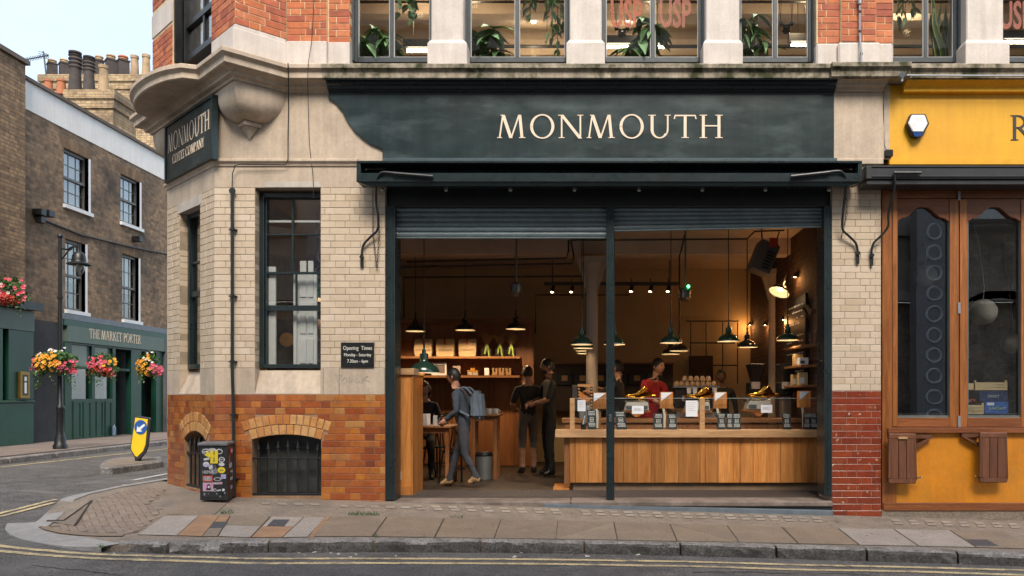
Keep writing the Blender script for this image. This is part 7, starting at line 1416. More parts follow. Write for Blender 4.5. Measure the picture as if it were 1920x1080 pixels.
for j in range(-30, 31):
    for i in range(-30, 31):
        for kind in (0, 1):
            # herringbone: horizontal bricks at (i+j, ...) staggered
            s = (i-j) % 4
            if s != (0, 3)[kind]: continue
            bx, by = i*W_, j*W_; u, v = (bx+(W_ if kind == 0 else W_/2), by+(W_/2 if kind == 0 else W_))
            x, y = cx_+u*ca_-v*sa_, cy_+u*sa_+v*ca_
            if not inpoly((x, y), hp): continue
            cnt += 1; ox, oy = cx_+bx*ca_-by*sa_, cy_+bx*sa_+by*ca_; z = zpave(x, y); dzx = (zpave(x+.05, y)-zpave(x-.05, y))/.1; dzy = (zpave(x, y+.05)-zpave(x, y-.05))/.1
            nrm = Vector((-dzx, -dzy, 1)).normalized(); Rn = Vector((0,0,1)).rotation_difference(nrm).to_matrix().to_4x4()
            MW = Matrix.Translation((x, y, z+random.uniform(-.001,.002))) @ Rn @ Matrix.Rotation(ang, 4, 'Z') @ Matrix.Translation((-(W_ if kind == 0 else W_/2), -(W_/2 if kind == 0 else W_), 0))
            if cnt > 298: more.add([MW @ q_.co for q_ in pmesh[kind].vertices], [tuple(q_.vertices) for q_ in pmesh[kind].polygons]); continue
            o = bpy.data.objects.new('paver', pmesh[kind]); COL.objects.link(o); o.parent = pv; o.matrix_basis = MW
print('PAVERS', cnt)
if more.v: more.build('paver_field', pavm, pv, kind='stuff')
# triangular iron-edged plate by the kerb
q = [G(x, y, zpave) for x, y in ((88,977),(120,956),(172,941),(140,962))]; m = MB(); m.add([(p.x, p.y, zpave(p.x,p.y)+.011) for p in q], [(0,1,2,3)]); m.build('corner_plate', slabm, pv); m = MB()
for a, b in ((0,1),(1,2),(2,3)): m.tube([q[a]+Vector((0,0,.012)), q[b]+Vector((0,0,.012))], .010, 5)
m.build('plate_edge', jointm, pv)
m = MB(); rr = random.Random(77)
for i in range(110):
    p = G(rr.uniform(420,1915), rr.uniform(950,1012), zpave, .0075); r_ = rr.uniform(.006,.018)
    m.add([p+Vector((r_*math.cos(a)*rr.uniform(.7,1.2), r_*math.sin(a), 0)) for a in [2*PI*k/9 for k in range(9)]], [tuple(range(9))])
m.build('gum_spots', M('old_gum', (.12,.10,.088), .9, .3), pv, kind='stuff'); m = MB()
for i in range(26):
    p = G(rr.uniform(150,1900), rr.uniform(1036,1046), zroad, .006); a = rr.uniform(0,PI); d = Vector((math.cos(a), math.sin(a), 0))*rr.uniform(.008,.03); e = Vector((-d.y, d.x, 0))*.5; m.add([p-d-e, p+d-e, p+d+e+Vector((0,0,.008)), p-d+e], [(0,1,2,3)])
tag(m.build('street_litter', M('pale_litter', (.42,.38,.33), .9)), 'scraps of pale litter lying in the gutter below the kerb', 'litter', kind='stuff')
# weeds in the joints
rr = random.Random(5)
for i, (x, y, w, n, lab) in enumerate(((426,963,24,26,'weeds growing in the joint behind the pale slabs'), (682,965.5,60,90,'green weeds in the joint at the foot of the step'), (857,971,22,16,'short weeds in the joint before the shop opening'), (190,1027,12,14,'weed tuft in the kerb joint near the corner'), (703,1007,10,12,'weed tuft in the kerb joint below the left jamb'))):
    m = MB()
    for k in range(n):
        p = G(x+rr.uniform(-w/2,w/2), y+rr.uniform(-1,1), zpave, .004); a = rr.uniform(0,2*PI); h = rr.uniform(.012,.045); d = Vector((math.cos(a), math.sin(a), 0)); m.add([p-d*.006, p+d*.006, p+d*.02+Vector((rr.uniform(-.02,.02),rr.uniform(-.02,.02),h))], [(0,1,2)])
    tag(m.build('weeds', leafd), lab, 'weeds', kind='stuff')
# painted lines
def stripe(name, label, ctr, wpx, mat):
    pts = resample([G(x, y, zroad, .005) for x, y in ctr], 80); m = MB(); vs = []; rr = random.Random(len(ctr))
    for i, p in enumerate(pts):
        d = (pts[min(i+1,80)]-pts[max(i-1,0)]).normalized(); nr = Vector((d.y, -d.x, 0)).normalized(); w1, w2 = wpx/2+rr.uniform(-.004,.004), wpx/2+rr.uniform(-.004,.004); vs += [p+nr*w1, p-nr*w2]
    m.add(vs, [(2*i, 2*i+1, 2*i+3, 2*i+2) for i in range(80)]); return tag(m.build(name, mat), kind='structure')
l1 = [(2300,1081),(1920,1070),(1700,1064),(1500,1060),(1300,1054),(1000,1049.5),(700,1048),(475,1048.5),(325,1044),(200,1041),(125,1036.5),(50,1030),(0,1024.5),(-50,1014),(-75,1000),(-72,986),(-40,974),(0,963),(105,936.5)]
l2 = [(2300,1090),(1920,1079),(1700,1072),(1500,1069),(1300,1062.5),(1000,1058),(700,1056.5),(475,1057),(325,1052),(200,1049),(125,1044.5),(50,1039),(0,1034),(-70,1022),(-105,1004),(-100,990),(-60,977),(0,969.5),(100,943)]
stripe('yellow_road_line', '', l1, .07, yline); stripe('yellow_road_line', '', l2, .07, yline)
stripe('white_road_line', '', [(248,901),(317,888)], .09, wline); stripe('white_road_line', '', [(0,876.5),(318,841.5)], .09, yline); 
stripe('white_road_line', '', [(230,910),(262,908)], .10, wline)
# ---------------------------------------------------------------- traffic island with a keep-left bollard
ip = [G(x, y, zroad) for x, y in ((186,884),(196,874),(225,868),(303,867),(305,873),(303,877),(210,890),(188,889))]
isl = thing('traffic_island', 'small granite edged traffic island in the side street', 'traffic island', sum(ip, Vector())/len(ip)); m = MB(); m.prism([p-Vector((0,0,.05)) for p in ip], (0,0,.15)); m.build('kerb_edge', kerbm, isl, bevel=.015); m = MB(); c = sum(ip, Vector())/len(ip); m.prism([c+(p-c)*.8+Vector((0,0,.1)) for p in ip], (0,0,.006)); m.build('paving', conc, isl)
bq = c+Vector((.02, .06, .1)); bl_ = thing('keep_left_bollard', 'yellow bollard with a blue disc and white arrow leaning on the traffic island', 'bollard', bq); dY = bq.y; kk = (dY+D)/F
bq = Vector((PX(261, dY), dY, bq.z)); bl_.location = bq
def bp(x, y, o=0): return P(x, y, dY+o)
shape = [(252,781),(255,779.5),(280,783),(282,785),(277,834),(273,848),(262,861),(256,862.5),(252,860),(244,845),(243,838)]
m = MB(); m.prism([bp(x, y, -.02) for x, y in shape], (.010, .035, .0)); m.build('shell', M('bollard_shell', (.03,.03,.032), .4), bl_, bevel=.012)
m = MB(); fs2 = [(253.5,783),(277,786.5),(272.5,834),(268,846),(257,857),(253,855),(246,843),(245.5,838)]; m.prism([bp(x, y, -.034) for x, y in fs2], (0,.012,0)); m.build('yellow_face', M('signal_yellow', (.78,.52,.01), .35, .04, 5), bl_, bevel=.003)
cx2, cy2 = 263.5, 801; m = MB(); m.prism([bp(cx2+11.8*math.cos(a), cy2+13.6*math.sin(a), -.040) for a in [2*PI*k/28 for k in range(28)]], (0,.005,0)); m.build('blue_disc', M('signal_blue', (.012,.085,.33), .35), bl_)
m = MB(); ar = [(270,794.5),(272.3,797.5),(263.5,805.5),(266.5,809),(255.5,810),(257.5,799),(260.3,802.2)]; m.prism([bp(x, y, -.043) for x, y in ar], (0,.0025,0)); m.build('arrow', white, bl_)
m = MB(); m.cyl(bp(260, 869, .04), bp(259, 858, .04), .045, .05, 12); m.lathe([(0,0),(.09,0),(.08,.025),(.05,.03)], bp(260, 870.5, .04), 16); m.build('stem', iron, bl_, smooth=True)
# ---------------------------------------------------------------- street cabinet with stickers, by the down pipe
cb_ = thing('utility_cabinet', 'battered black street cabinet covered in stickers at the corner', 'cabinet', P(405, 935, -.35)); th_ = math.radians(0); Yc = -.42
cxa, cxb = PX(375, Yc), PX(427.5, Yc); zc0_, zc1_ = PZ(938, Yc), PZ(836, Yc); cblk = M('battered_black', (.013,.013,.014), .45, .3, 12, .15, 60, dirt=(.16,.155,.15), dsc=9, dlo=.68, dhi=.76)
m = MB(); m.hexa([(cxa, Yc, zc0_), (cxb, Yc-.02, zc0_), (PX(440, -.06), -.07, zc0_), (PX(388, -.06), -.06, zc0_), (cxa, Yc, zc1_), (cxb, Yc-.02, zc1_), (PX(438.5, -.06), -.07, zc1_), (PX(387, -.06), -.06, zc1_)]); m.build('body', cblk, cb_, bevel=.006)
m = MB(); m.hexa([(cxa-.02, Yc-.02, zc1_), (cxb+.01, Yc-.04, zc1_), (PX(440, -.06), -.06, zc1_), (PX(385, -.06), -.05, zc1_), (cxa-.02, Yc-.02, zc1_+.035), (cxb+.01, Yc-.04, zc1_+.035), (PX(440, -.06), -.06, zc1_+.035), (PX(385, -.06), -.05, zc1_+.035)]); m.build('lid', M('grey_lid', (.12,.12,.125), .5, .3, 12), cb_, bevel=.008)
CF = Frame((cxa, Yc), (cxb-cxa, -.02), (.02, cxb-cxa)); cw_ = cxb-cxa; ch_ = zc1_-zc0_
m = MB(); m.obox(CF, .025, cw_-.045, -.006, .0, zc0_+.03, zc1_-.02); dr = m.build('door', cblk, cb_, bevel=.003); m = MB(); m.cyl(CF.pt(cw_*.80, -.012, zc0_+.13*ch_), CF.pt(cw_*.80, -.004, zc0_+.13*ch_), .02, n=12); m.build('lock', blackp, dr)
def stick(u0, u1, v0, v1, mat, rnd_=False, d=-.0075, name='sticker', rot=0):
    a, b, z0, z1 = u0*cw_, u1*cw_, zc1_-v1*ch_, zc1_-v0*ch_; cu, cz_ = (a+b)/2, (z0+z1)/2; m = MB()
    if rnd_: pts = [((b-a)/2*math.cos(q), (z1-z0)/2*math.sin(q)) for q in [2*PI*k/20 for k in range(20)]]
    else: pts = [(a-cu, z0-cz_), (b-cu, z0-cz_), (b-cu, z1-cz_), (a-cu, z1-cz_)]
    m.prism([CF.pt(cu+x*math.cos(rot)-z*math.sin(rot), d, cz_+x*math.sin(rot)+z*math.cos(rot)) for x, z in pts], CF.n*.001); return m.build(name, mat, cb_)
sy_ = M('sticker_yellow', (.58,.44,.02), .5, .1, 30); sw_ = M('sticker_white', (.42,.42,.43), .5, .3, 40); sr_ = M('sticker_red', (.45,.05,.03), .5); sp_ = M('sticker_pink', (.48,.22,.36), .5, .1, 20); sg_ = M('sticker_grey', (.16,.16,.17), .6, .3, 20); sl_ = M('sticker_lilac', (.32,.28,.45), .5, .2, 20)
stick(.08,.40,.05,.16,sw_,True); stick(.11,.37,.065,.145,cblk,True,-.0085); stick(.14,.34,.09,.115,sw_,False,-.0095,rot=.2); stick(.30,.62,.04,.12,sw_,True,-.0072); stick(.60,.85,.05,.15,sw_,True); stick(.63,.82,.07,.135,cblk,True,-.0085)
stick(.40,.68,.085,.32,sy_,d=-.0105); stick(.22,.42,.115,.20,sy_,d=-.0098,rot=-.45); flat_text('1\n1\n5', .075, CF, cw_*.54, zc1_-.165*ch_, -.0118, blackp, cb_, 'digits')
stick(.70,.93,.20,.30,sw_,True); stick(.74,.89,.215,.285,cblk,True,-.0085); stick(.77,.86,.24,.26,sw_,True,-.0095); stick(.70,.92,.30,.37,sw_,True,-.008); stick(.66,.95,.385,.50,sy_,True,-.0085); stick(.74,.88,.43,.455,M('olive_ink', (.22,.20,.03), .6),d=-.0095)
stick(.15,.36,.22,.26,sw_,rot=.2); stick(.12,.36,.29,.39,sw_,True); stick(.15,.34,.335,.385,sl_,True,-.0085); stick(.38,.62,.33,.52,sg_,rot=.35); stick(.34,.48,.36,.42,sw_,d=-.0095,rot=.3)
stick(.13,.50,.455,.52,cblk,d=-.0088); flat_text('HEFNR', .05, CF, cw_*.32, zc1_-.51*ch_, -.0095, sw_, cb_, 'tag_lettering', sx=.85)
stick(.11,.48,.545,.655,sr_); stick(.15,.44,.565,.635,sw_,d=-.0085); flat_text('BNE', .06, CF, cw_*.295, zc1_-.628*ch_, -.0095, M('ink_grey', (.2,.18,.18), .6), cb_, 'print'); stick(.52,.80,.575,.64,sw_,True); stick(.55,.76,.585,.63,cblk,True,-.0085); stick(.78,.97,.52,.60,sl_)
stick(.12,.50,.675,.83,sw_); stick(.14,.48,.685,.82,sp_,d=-.0085); stick(.27,.40,.70,.79,blackp,True,-.0095); stick(.24,.42,.765,.815,blackp,True,-.0093); stick(.30,.38,.73,.775,sw_,True,-.0105); stick(.48,.84,.665,.705,sp_,rot=.06); flat_text('ILANDT', .034, CF, cw_*.66, zc1_-.70*ch_, -.0096, sw_, cb_, 'print')
stick(.50,.62,.78,.84,sw_,True); stick(.53,.60,.79,.83,cblk,True,-.0085); stick(.64,.78,.80,.825,sw_,rot=.2); stick(.82,.93,.78,.83,sw_,True); stick(.14,.22,.86,.91,sg_,True); stick(.60,.66,.86,.89,sg_,True); stick(.30,.34,.87,.89,sg_,True); stick(.90,.96,.84,.88,sg_,True)
CS = Frame((cxb, Yc-.02), (PX(440,-.06)-cxb, .35), (-.35, PX(440,-.06)-cxb)); 
for u0, u1, v0, v1, mt in ((.45,.85,.06,.16,sr_), (.55,.8,.08,.14,sw_), (.3,.7,.33,.42,sw_), (.5,.85,.48,.66,sw_), (.5,.8,.52,.60,cblk), (.5,.8,.76,.83,sl_), (.25,.4,.2,.32,sg_)):
    m = MB(); sl__ = .36; m.obox(CS, u0*sl__, u1*sl__, -.002-.0008*(mt is sw_)-.0015*(mt is cblk), -.0005, zc1_-v1*ch_, zc1_-v0*ch_); m.build('sticker', mt, cb_)
# ---------------------------------------------------------------- across the side street: the pub
XM = -11.3; MF = Frame((XM, 0), (0, 1), (-1, 0))
def mt(x, d=0.): return MF.t(x, d)
def mz(x, y, d=0.): return MF.z(x, y, d)
stock = brickmat('sooty_stock_brick', (.30,.19,.11), (.14,.092,.058), (.21,.155,.10), 'YZ', dirt=(.062,.046,.036), dlo=.46, dhi=.76)
stock_l = brickmat('yellow_stock_brick', (.34,.21,.11), (.18,.11,.06), (.14,.105,.075), 'YZ', dirt=(.07,.045,.03), dlo=.5, dhi=.8)
stock_x = brickmat('pale_stock_brick', (.44,.31,.17), (.27,.18,.095), (.20,.16,.12), 'XZ', dirt=(.10,.07,.045), dlo=.5, dhi=.8)
pub_g = M('pub_green', (.009,.052,.034), .35, .15, 3, .05, 20); pub_gl = M('pub_sage', (.085,.125,.10), .45, .1, 3); sooty = M('black_render', (.030,.029,.030), .7, .25, 2, .2, 30)
pub = thing('brick_pub', 'sooty brown brick pub with white parapet band and green shopfront across the side street', 'building', MF.pt(mt(180), 0, .2))
tw = [(119.5,166,276,382), (226,262,325,415), (122.5,160,447,580), (229.5,260,475,598)]
wins = []
for a, b, y0, y1 in tw:
    t0, t1 = mt(a), mt(b); wins.append((t0, t1, mz(a, y1), mz(a, y0)))
T0, T1 = mt(47), mt(420); zbl, ztl = -.2, mz(48, 204)
ts = sorted({T0, T1, *[w[0] for w in wins], *[w[1] for w in wins]})
def wallgrid(mb, ta, tb, za, zb_, holes, d0, d1):
    tt = sorted({ta, tb, *[h[0] for h in holes], *[h[1] for h in holes]}); zs = sorted({za, zb_, *[h[2] for h in holes], *[h[3] for h in holes]})
    for i in range(len(tt)-1):
        j = 0
        while j < len(zs)-1:
            if any(h[0] <= tt[i]+1e-6 and h[1] >= tt[i+1]-1e-6 and h[2] <= zs[j]+1e-6 and h[3] >= zs[j+1]-1e-6 for h in holes): j += 1; continue
            k = j
            while k+1 < len(zs)-1 and not any(h[0] <= tt[i]+1e-6 and h[1] >= tt[i+1]-1e-6 and h[2] <= zs[k+1]+1e-6 and h[3] >= zs[k+2]-1e-6 for h in holes): k += 1
            mb.obox(MF, tt[i], tt[i+1], d0, d1, zs[j], zs[k+1]); j = k+1
zfa = mz(118, 606)
m = MB(); wallgrid(m, T0, T1, zfa, ztl, wins, 0, .3); m.build('brick_wall', stock, pub)
m = MB(); m.obox(MF, T0, mt(118), .0, .3, -.3, zfa); m.build('painted_wall', sooty, pub)
zpt = mz(48, 150)
m = MB(); m.obox(MF, T0-.1, T1, -.012, .3, ztl, zpt); m.build('parapet_band', M('white_render', (.80,.765,.715), .8, .05, 3, streak=.1), pub); m = MB(); m.obox(MF, T0-.1, T1, -.06, .34, zpt, zpt+.07); m.build('coping', M('brown_coping', (.13,.10,.08), .85, .2, 6), pub)
for (t0, t1, z0, z1), nr in zip(wins, (4, 4, 4, 4)):
    f = MB(); f.obox(MF, t0, t0+.05, .085, .14, z0, z1); f.obox(MF, t1-.045, t1, .085, .14, z0, z1); f.obox(MF, t0+.05, t1-.05, .06, .16, z1-.06, z1); f.obox(MF, t0+.05, t1-.05, .06, .16, z0, z0+.06); zm = (z0+z1)/2; f.obox(MF, t0+.05, t1-.05, .06, .14, zm-.025, zm+.025)
    for s in (1/3, 2/3): tt = t0+.05+(t1-t0-.1)*s; f.obox(MF, tt-.007, tt+.007, .097, .115, z0+.06, zm-.025); f.obox(MF, tt-.007, tt+.007, .097, .115, zm+.025, z1-.06)
    for zc in ((z0+.06+zm-.025)/2, (zm+.025+z1-.06)/2): f.obox(MF, t0+.05, t1-.05, .098, .114, zc-.009, zc+.009)
    fo = f.build('window', M('dark_sash', (.11,.108,.10), .4), pub)
    for i in range(3):
        for (za, zb2) in ((z0+.06, (z0+zm)/2+.0), ((z0+zm)/2+.02, zm-.025), (zm+.025, (zm+z1)/2-.02), ((zm+z1)/2, z1-.06)):
            p0 = t0+.05+(t1-t0-.1)*i/3+.01; p1 = t0+.05+(t1-t0-.1)*(i+1)/3-.01; g = MB(); g.obox(MF, p0, p1, .105, .109, za, zb2); g.build('pane', gl_win, fo)
    b = MB(); b.obox(MF, t0+.01, t1-.01, .18, .19, z0+.02 if z0 > 4 else z0+(z1-z0)*.42, z1-.01); b.build('blind', M('net_blind', (.66,.63,.59), .8, .06, 3), fo)
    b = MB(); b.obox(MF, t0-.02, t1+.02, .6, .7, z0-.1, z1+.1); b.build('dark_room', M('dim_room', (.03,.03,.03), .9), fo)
    s_ = MB(); s_.obox(MF, t0-.03, t1+.10, -.06, .1, z0-.08, z0-.002); s_.obox(MF, t1, t1+.012, .002, .16, z0, z1); s_.obox(MF, t0-.005, t0, .002, .06, z0, z1); s_.build('window_sill', white, pub)
    s_ = MB(); s_.obox(MF, t1+.001, t1+.075, -.004, .02, z0, z1+.01); s_.build('white_reveal', white, pub)
    for k in range(7):
        a0 = t0-.06+(t1-t0+.12)*k/7; a1 = t0-.06+(t1-t0+.12)*(k+1)/7; sp = (k-3)*.03; m = MB(); m.prism([MF.pt(a0+.004, -.004, z1+.005), MF.pt(a1-.004, -.004, z1+.005), MF.pt(a1-.004+sp+.01, -.004, z1+.24), MF.pt(a0+.004+sp-.01, -.004, z1+.24)], MF.n*.02); m.build('arch_brick', M('lintel_brick', (0,0,0), .85, .2, rnd=[(.19,.12,.065), (.12,.075,.045), (.23,.145,.08)]), pub)
# shopfront of the pub
zs0, zs1 = mz(118, 640), mz(118, 610); Ta, Tb = mt(118), mt(300)
m = MB(); m.obox(MF, Ta, mt(303), -.10, .1, zs0, zs1); m.build('sign_board', pub_gl, pub)
m = MB(); m.sweep([(-.1, zs1), (.12, zs1), (.16, zs1+.05), (.20, zs1+.07), (.20, zs1+.11), (-.1, zs1+.13)], [(XM, Ta-.1), (XM, mt(318))][::-1]); m.build('shop_cornice', pub_g, pub); m = MB(); m.sweep([(-.1, zs1+.135), (.22, zs1+.113), (.22, zs1+.13), (-.1, zs1+.26)], [(XM, Ta-.12), (XM, mt(320))][::-1]); m.build('lead_roof', MATS['lead'], pub)
serif_text('THE MARKET PORTER', MF, mt(167.5, -.1), mt(264, -.1), mz(167.5, 635.5, -.1)+.02, .215, -.101, ivory, pub, track=.07)
holes = [(mt(131), mt(169), mz(131, 748), zs0-.05), (mt(175), mt(208), mz(131, 748), zs0-.05), (mt(214), mt(243), .2, zs0-.05), (mt(262), mt(290), .2, zs0-.05)]
m = MB(); wallgrid(m, Ta, mt(303), .24, zs0, holes, -.04, .1); m.build('shopfront_panel', pub_g, pub, bevel=.006); m = MB(); m.obox(MF, Ta-.02, mt(303), -.10, .1, -.2, .24); m.build('plinth', M('granite_black', (.025,.027,.03), .5), pub)
zt = mz(131, 688)
for i, (t0, t1, z0, z1) in enumerate(holes):
    if i < 2:
        g = MB(); g.obox(MF, t0, t1, .03, .036, z0, zt-.03); g.build('pane', gl_shop, pub); g = MB(); g.obox(MF, t0, t1, .02, .04, zt+.03, z1); g.build('frosted_pane', M('sage_glass', (.16,.22,.19), .15, .05), pub); g = MB(); g.obox(MF, t0, t1, -.03, .06, zt-.03, zt+.03); g.build('transom', pub_g, pub)
        c_ = MB(); c_.obox(MF, t0, t0+(t1-t0)*.3, .12, .16, z0, zt); c_.build('curtain', M('pub_curtain', (.05,.016,.012), .9), pub)
    else:
        g = MB(); g.obox(MF, t0, t1, .25, .3, z0, z1); g.build('door', M('door_green', (.008,.03,.022), .35), pub); g = MB(); g.obox(MF, t0, t1, -.02, .08, zt-.03, zt+.03); g.build('transom', pub_g, pub)
        if i == 2: g = MB(); g.obox(MF, t0+.1, t1-.1, .235, .249, 1.2, zt-.1); g.build('door_glass', M('door_glass', (.02,.022,.02), .1), pub)
    
m = MB(); m.obox(MF, holes[0][0], holes[1][1], .9, 1.0, 0, zs0); m.build('bar_wall', M('pub_inside', (.05,.025,.015), .8), pub)
for t0, t1 in ((holes[0][0], holes[0][1]), (holes[1][0], holes[1][1])):
    for s in (0, 1):
        a0 = t0+(t1-t0)*s/2+.04; a1 = t0+(t1-t0)*(s+1)/2-.04; m = MB(); z0, z1 = .35, holes[0][2]-.06
        for q in ((a0, a1, z0, z0+.03), (a0, a1, z1-.03, z1), (a0, a0+.03, z0+.03, z1-.03), (a1-.03, a1, z0+.03, z1-.03)): m.obox(MF, q[0], q[1], -.055, -.041, q[2], q[3])
        m.build('panel_moulding', pub_g, pub)
m = MB(); m.obox(MF, mt(303), mt(312), -.12, .1, -.2, zs1); m.build('grey_pilaster', M('grey_pilaster', (.10,.09,.095), .7, .1), pub)
m = MB(); m.obox(MF, mt(312), mt(420), 0, .25, -.2, zs1)
for k in range(40): m.obox(MF, mt(312), mt(420), -.02, 0, .2+k*.06, .2+k*.06+.03)
m.build('grey_shutter', MATS['grey_pilaster'], pub)
for i, (x, lab) in enumerate(((66, 'double flood lamp box on the brick pub wall near its left edge'), (251, 'small dark camera on the brick pub wall below the right window'))):
    t0 = mt(x); z = mz(x, 400 if i == 0 else 450); t = thing('wall_fitting', lab, 'wall fitting', MF.pt(t0, -.1, z)); m = MB(); m.obox(MF, t0-.1, t0+.06, -.2, -.001, z-.05, z+.08)
    if i == 0: m.obox(MF, t0+.10, t0+.28, -.22, -.05, z-.03, z+.1); m.obox(MF, t0-.05, t0+.08, -.16, -.03, z-.2, z-.06)
    m.build('housing', blackp, t, bevel=.01)
m = MB(); m.tube([MF.pt(mt(70), -.02, mz(70, 408)), MF.pt(mt(150), -.02, mz(150, 440)), MF.pt(mt(240), -.02, mz(240, 462)), MF.pt(mt(320), -.02, mz(320, 478))], .02, 6); m.build('wall_cable', iron, pub)
# chimney stack of the pub and its pots
def stack(label, x0, x1, y0, y1, Y, mat, dep=1.2, coping=None):
    t = thing('chimney_stack', label, 'chimney', P((x0+x1)/2, y1, Y)); m = MB(); m.bpx(x0, x1, y0, y1, Y, Y+dep); m.build('stack', mat, t)
    if coping: a, b = PX(x0, Y), PX(x1, Y); z = PZ(y0, Y); m = MB(); m.box(a-.08, b+.08, Y-.08, Y+dep+.08, z-.22, z); m.box(a-.04, b+.04, Y-.04, Y+dep+.04, z-.45, z-.22); m.build('coping', coping, t)
    return t
stack('low brick chimney stack behind the white parapet carrying tall pots', 128, 212, 170, 330, 10.5, stock_x, 1.0, stock_x); stack('broad pale brick chimney wall behind the pub carrying a row of pots', 78, 330, 141, 420, 15.5, stock_x, 2.5, stock_x)
buff = M('buff_pot', (.38,.26,.15), .85, .15, 4, dirt=(.10,.07,.05), dlo=.5, dhi=.8); terr = M('terracotta_pot', (.36,.13,.06), .85, .15, 4); soot = M('sooty_pot', (.055,.045,.042), .85, .25, 4)
def pot(label, x, y0, y1, w, Y, mat, style=0):
    q = P(x, y1, Y); k = (Y+D)/F; r = w*k/2; h = (y1-y0)*k; t = thing('chimney_pot', label, 'chimney pot', q, group='chimney pots on the skyline'); m = MB()
    if style == 0: m.lathe([(0,0),(r*1.05,0),(r,h*.1),(r*.82,h*.86),(r*.95,h*.87),(r*.95,h),(r*.7,h),(r*.7,h*.9)], n=14)
    elif style == 1: m.lathe([(r,0),(r*.95,h*.12),(r*.8,h*.55)]+[(r*(.8+.2*(k_%2)), h*(.56+.05*k_)) for k_ in range(8)]+[(r*.5,h*.96),(r*.5,h*.98),(r*.95,h*.96),(r*.95,h),(0,h)], n=16)
    else:
        m.lathe([(0,0),(r*1.15,0),(r*1.1,h*.7),(r*1.25,h*.74),(r*1.25,h*.8),(0,h*.8)], n=4)
    m.build('pot', mat, t, smooth=style != 2, local=True)
    if style == 2: m = MB(); m.lathe([(r*.7,h*.8),(r*.8,h*.85),(r*.65,h*.9),(r*.8,h*.94),(r*.75,h),(0,h)], n=14); m.build('cap', buff if x != 231 else terr, t, smooth=True, local=True)
for i, (x, y0, y1, w, Y, mt_, st_) in enumerate(((98,113,146,19,16.3,soot,2), (120,112,146,18,16.3,soot,2), (186,106,146,18,16.3,soot,2), (208,104,146,20,16.3,soot,2), (231,106,146,22,16.3,soot,2), (252.5,105,146,15,16.3,buff,0), (274,103,146,15,16.3,buff,0), (158,112,146,13,16.3,soot,0), (141,98,172,23,11.0,soot,1), (167,107,172,21,11.0,soot,1), (194,123,172,18,11.0,buff,0), (91,150,178,16,11.0,terr,0), (115,150,178,17,11.0,terr,0))):
    pot(('square sooty pot, leftmost on the skyline', 'square sooty pot, second from the left', 'square sooty pot right of the cowled pots', 'square sooty pot with pale cap right of centre', 'square sooty pot with a red cap', 'slim buff pot beside the red capped one', 'slim buff pot nearest the corner building', 'slim dark pot between the two cowled pots', 'tall sooty pot with ribbed cowl, left one', 'tall sooty pot with ribbed cowl, right one', 'plain buff pot on the low stack', 'short terracotta pot, left one behind the parapet', 'short terracotta pot, right one behind the parapet')[i], x, y0, y1, w, Y, mt_, st_)
ae = thing('tv_aerial', 'thin television aerial beside the chimneys against the sky', 'aerial', P(87, 145, 16)); m = MB(); m.tube([P(87,146,16), P(83,110,16), P(81,96,16)], .025, 5); m.build('mast', iron, ae); m = MB(); m.tube([P(48,112,16), P(91,104,16)], .018, 5)
for k in range(14): x = 50+k*3; y = 111.6-k*.56; m.tube([P(x-2,y-4,15.9), P(x+2,y+4,16.1)], .010, 4)
for s in (-1, 0, 1): m.tube([P(72,100+s*4,16), P(92,107+s*4,16)], .010, 4)
m.build('antenna', iron, ae)
# left-hand pub part, nearer
XL = -11.12; LF = Frame((XL, 0), (0, 1), (-1, 0)); lp_ = thing('corner_pub', 'yellow brown brick corner house with dark green pub front at the left edge', 'building', LF.pt(5, 0, .2))
l0, l1 = 1.0, LF.t(47.5)
m = MB(); m.obox(LF, l0, l1, 0, .4, LF.z(47, 590), LF.z(47.5, 121)); m.build('brick_wall', stock_l, lp_); m = MB(); m.obox(LF, l0, l1+.06, -.06, .46, LF.z(47.5, 121), LF.z(47.5, 113)); m.build('coping', MATS['brown_coping'], lp_)
zc_ = LF.z(58, 578); l2 = LF.t(60)
m = MB(); m.sweep([(-.2, zc_-.06), (.20, zc_-.04), (.26, zc_+.02), (.28, zc_+.07), (-.2, zc_+.10)], [(XL, l0), (XL, l2+.05)][::-1]); m.build('shop_cornice', M('dark_cornice', (.012,.02,.02), .4), lp_)
m = MB(); zq = LF.z(58, 622); pr = [LF.pt(l2, -.02, zq), LF.pt(l2, -.20, zc_-.06), LF.pt(l2, .0, zc_-.06)]; m.sweep([(-.05, zq), (.02, zq), (.05, zq+.1), (.13, zq+.22), (.2, zc_-.065), (-.05, zc_-.065)], [(XL, l0), (XL, l2)][::-1]); m.build('sign_board', pub_gl, lp_)
zpl_ = LF.z(60, 755); m = MB(); m.obox(LF, l0, l2, -.04, .3, .22, zpl_); m.obox(LF, l0, l2+.02, -.06, .3, zpl_, zpl_+.05); m.obox(LF, LF.t(12), l2, -.04, .3, zpl_+.05, zq); m.obox(LF, l0, LF.t(2), -.04, .3, zpl_+.05, zq); m.build('shopfront_panel', M('left_pub_green', (.009,.056,.036), .35, .15, 3), lp_, bevel=.01); m = MB(); m.obox(LF, LF.t(2), LF.t(12), .08, .12, zpl_+.05, zq); m.build('side_panel', M('deep_green', (.006,.028,.02), .4), lp_); m = MB(); m.obox(LF, l0, l2+.03, -.10, .3, -.2, .22); m.build('plinth', sooty, lp_)
mbx = thing('menu_case', 'brass framed menu case on the green pub front at the left edge', 'menu case', LF.pt(LF.t(38), -.05, 1.4)); a, b, z0, z1 = LF.t(29), LF.t(47), LF.z(38, 747), LF.z(38, 697)
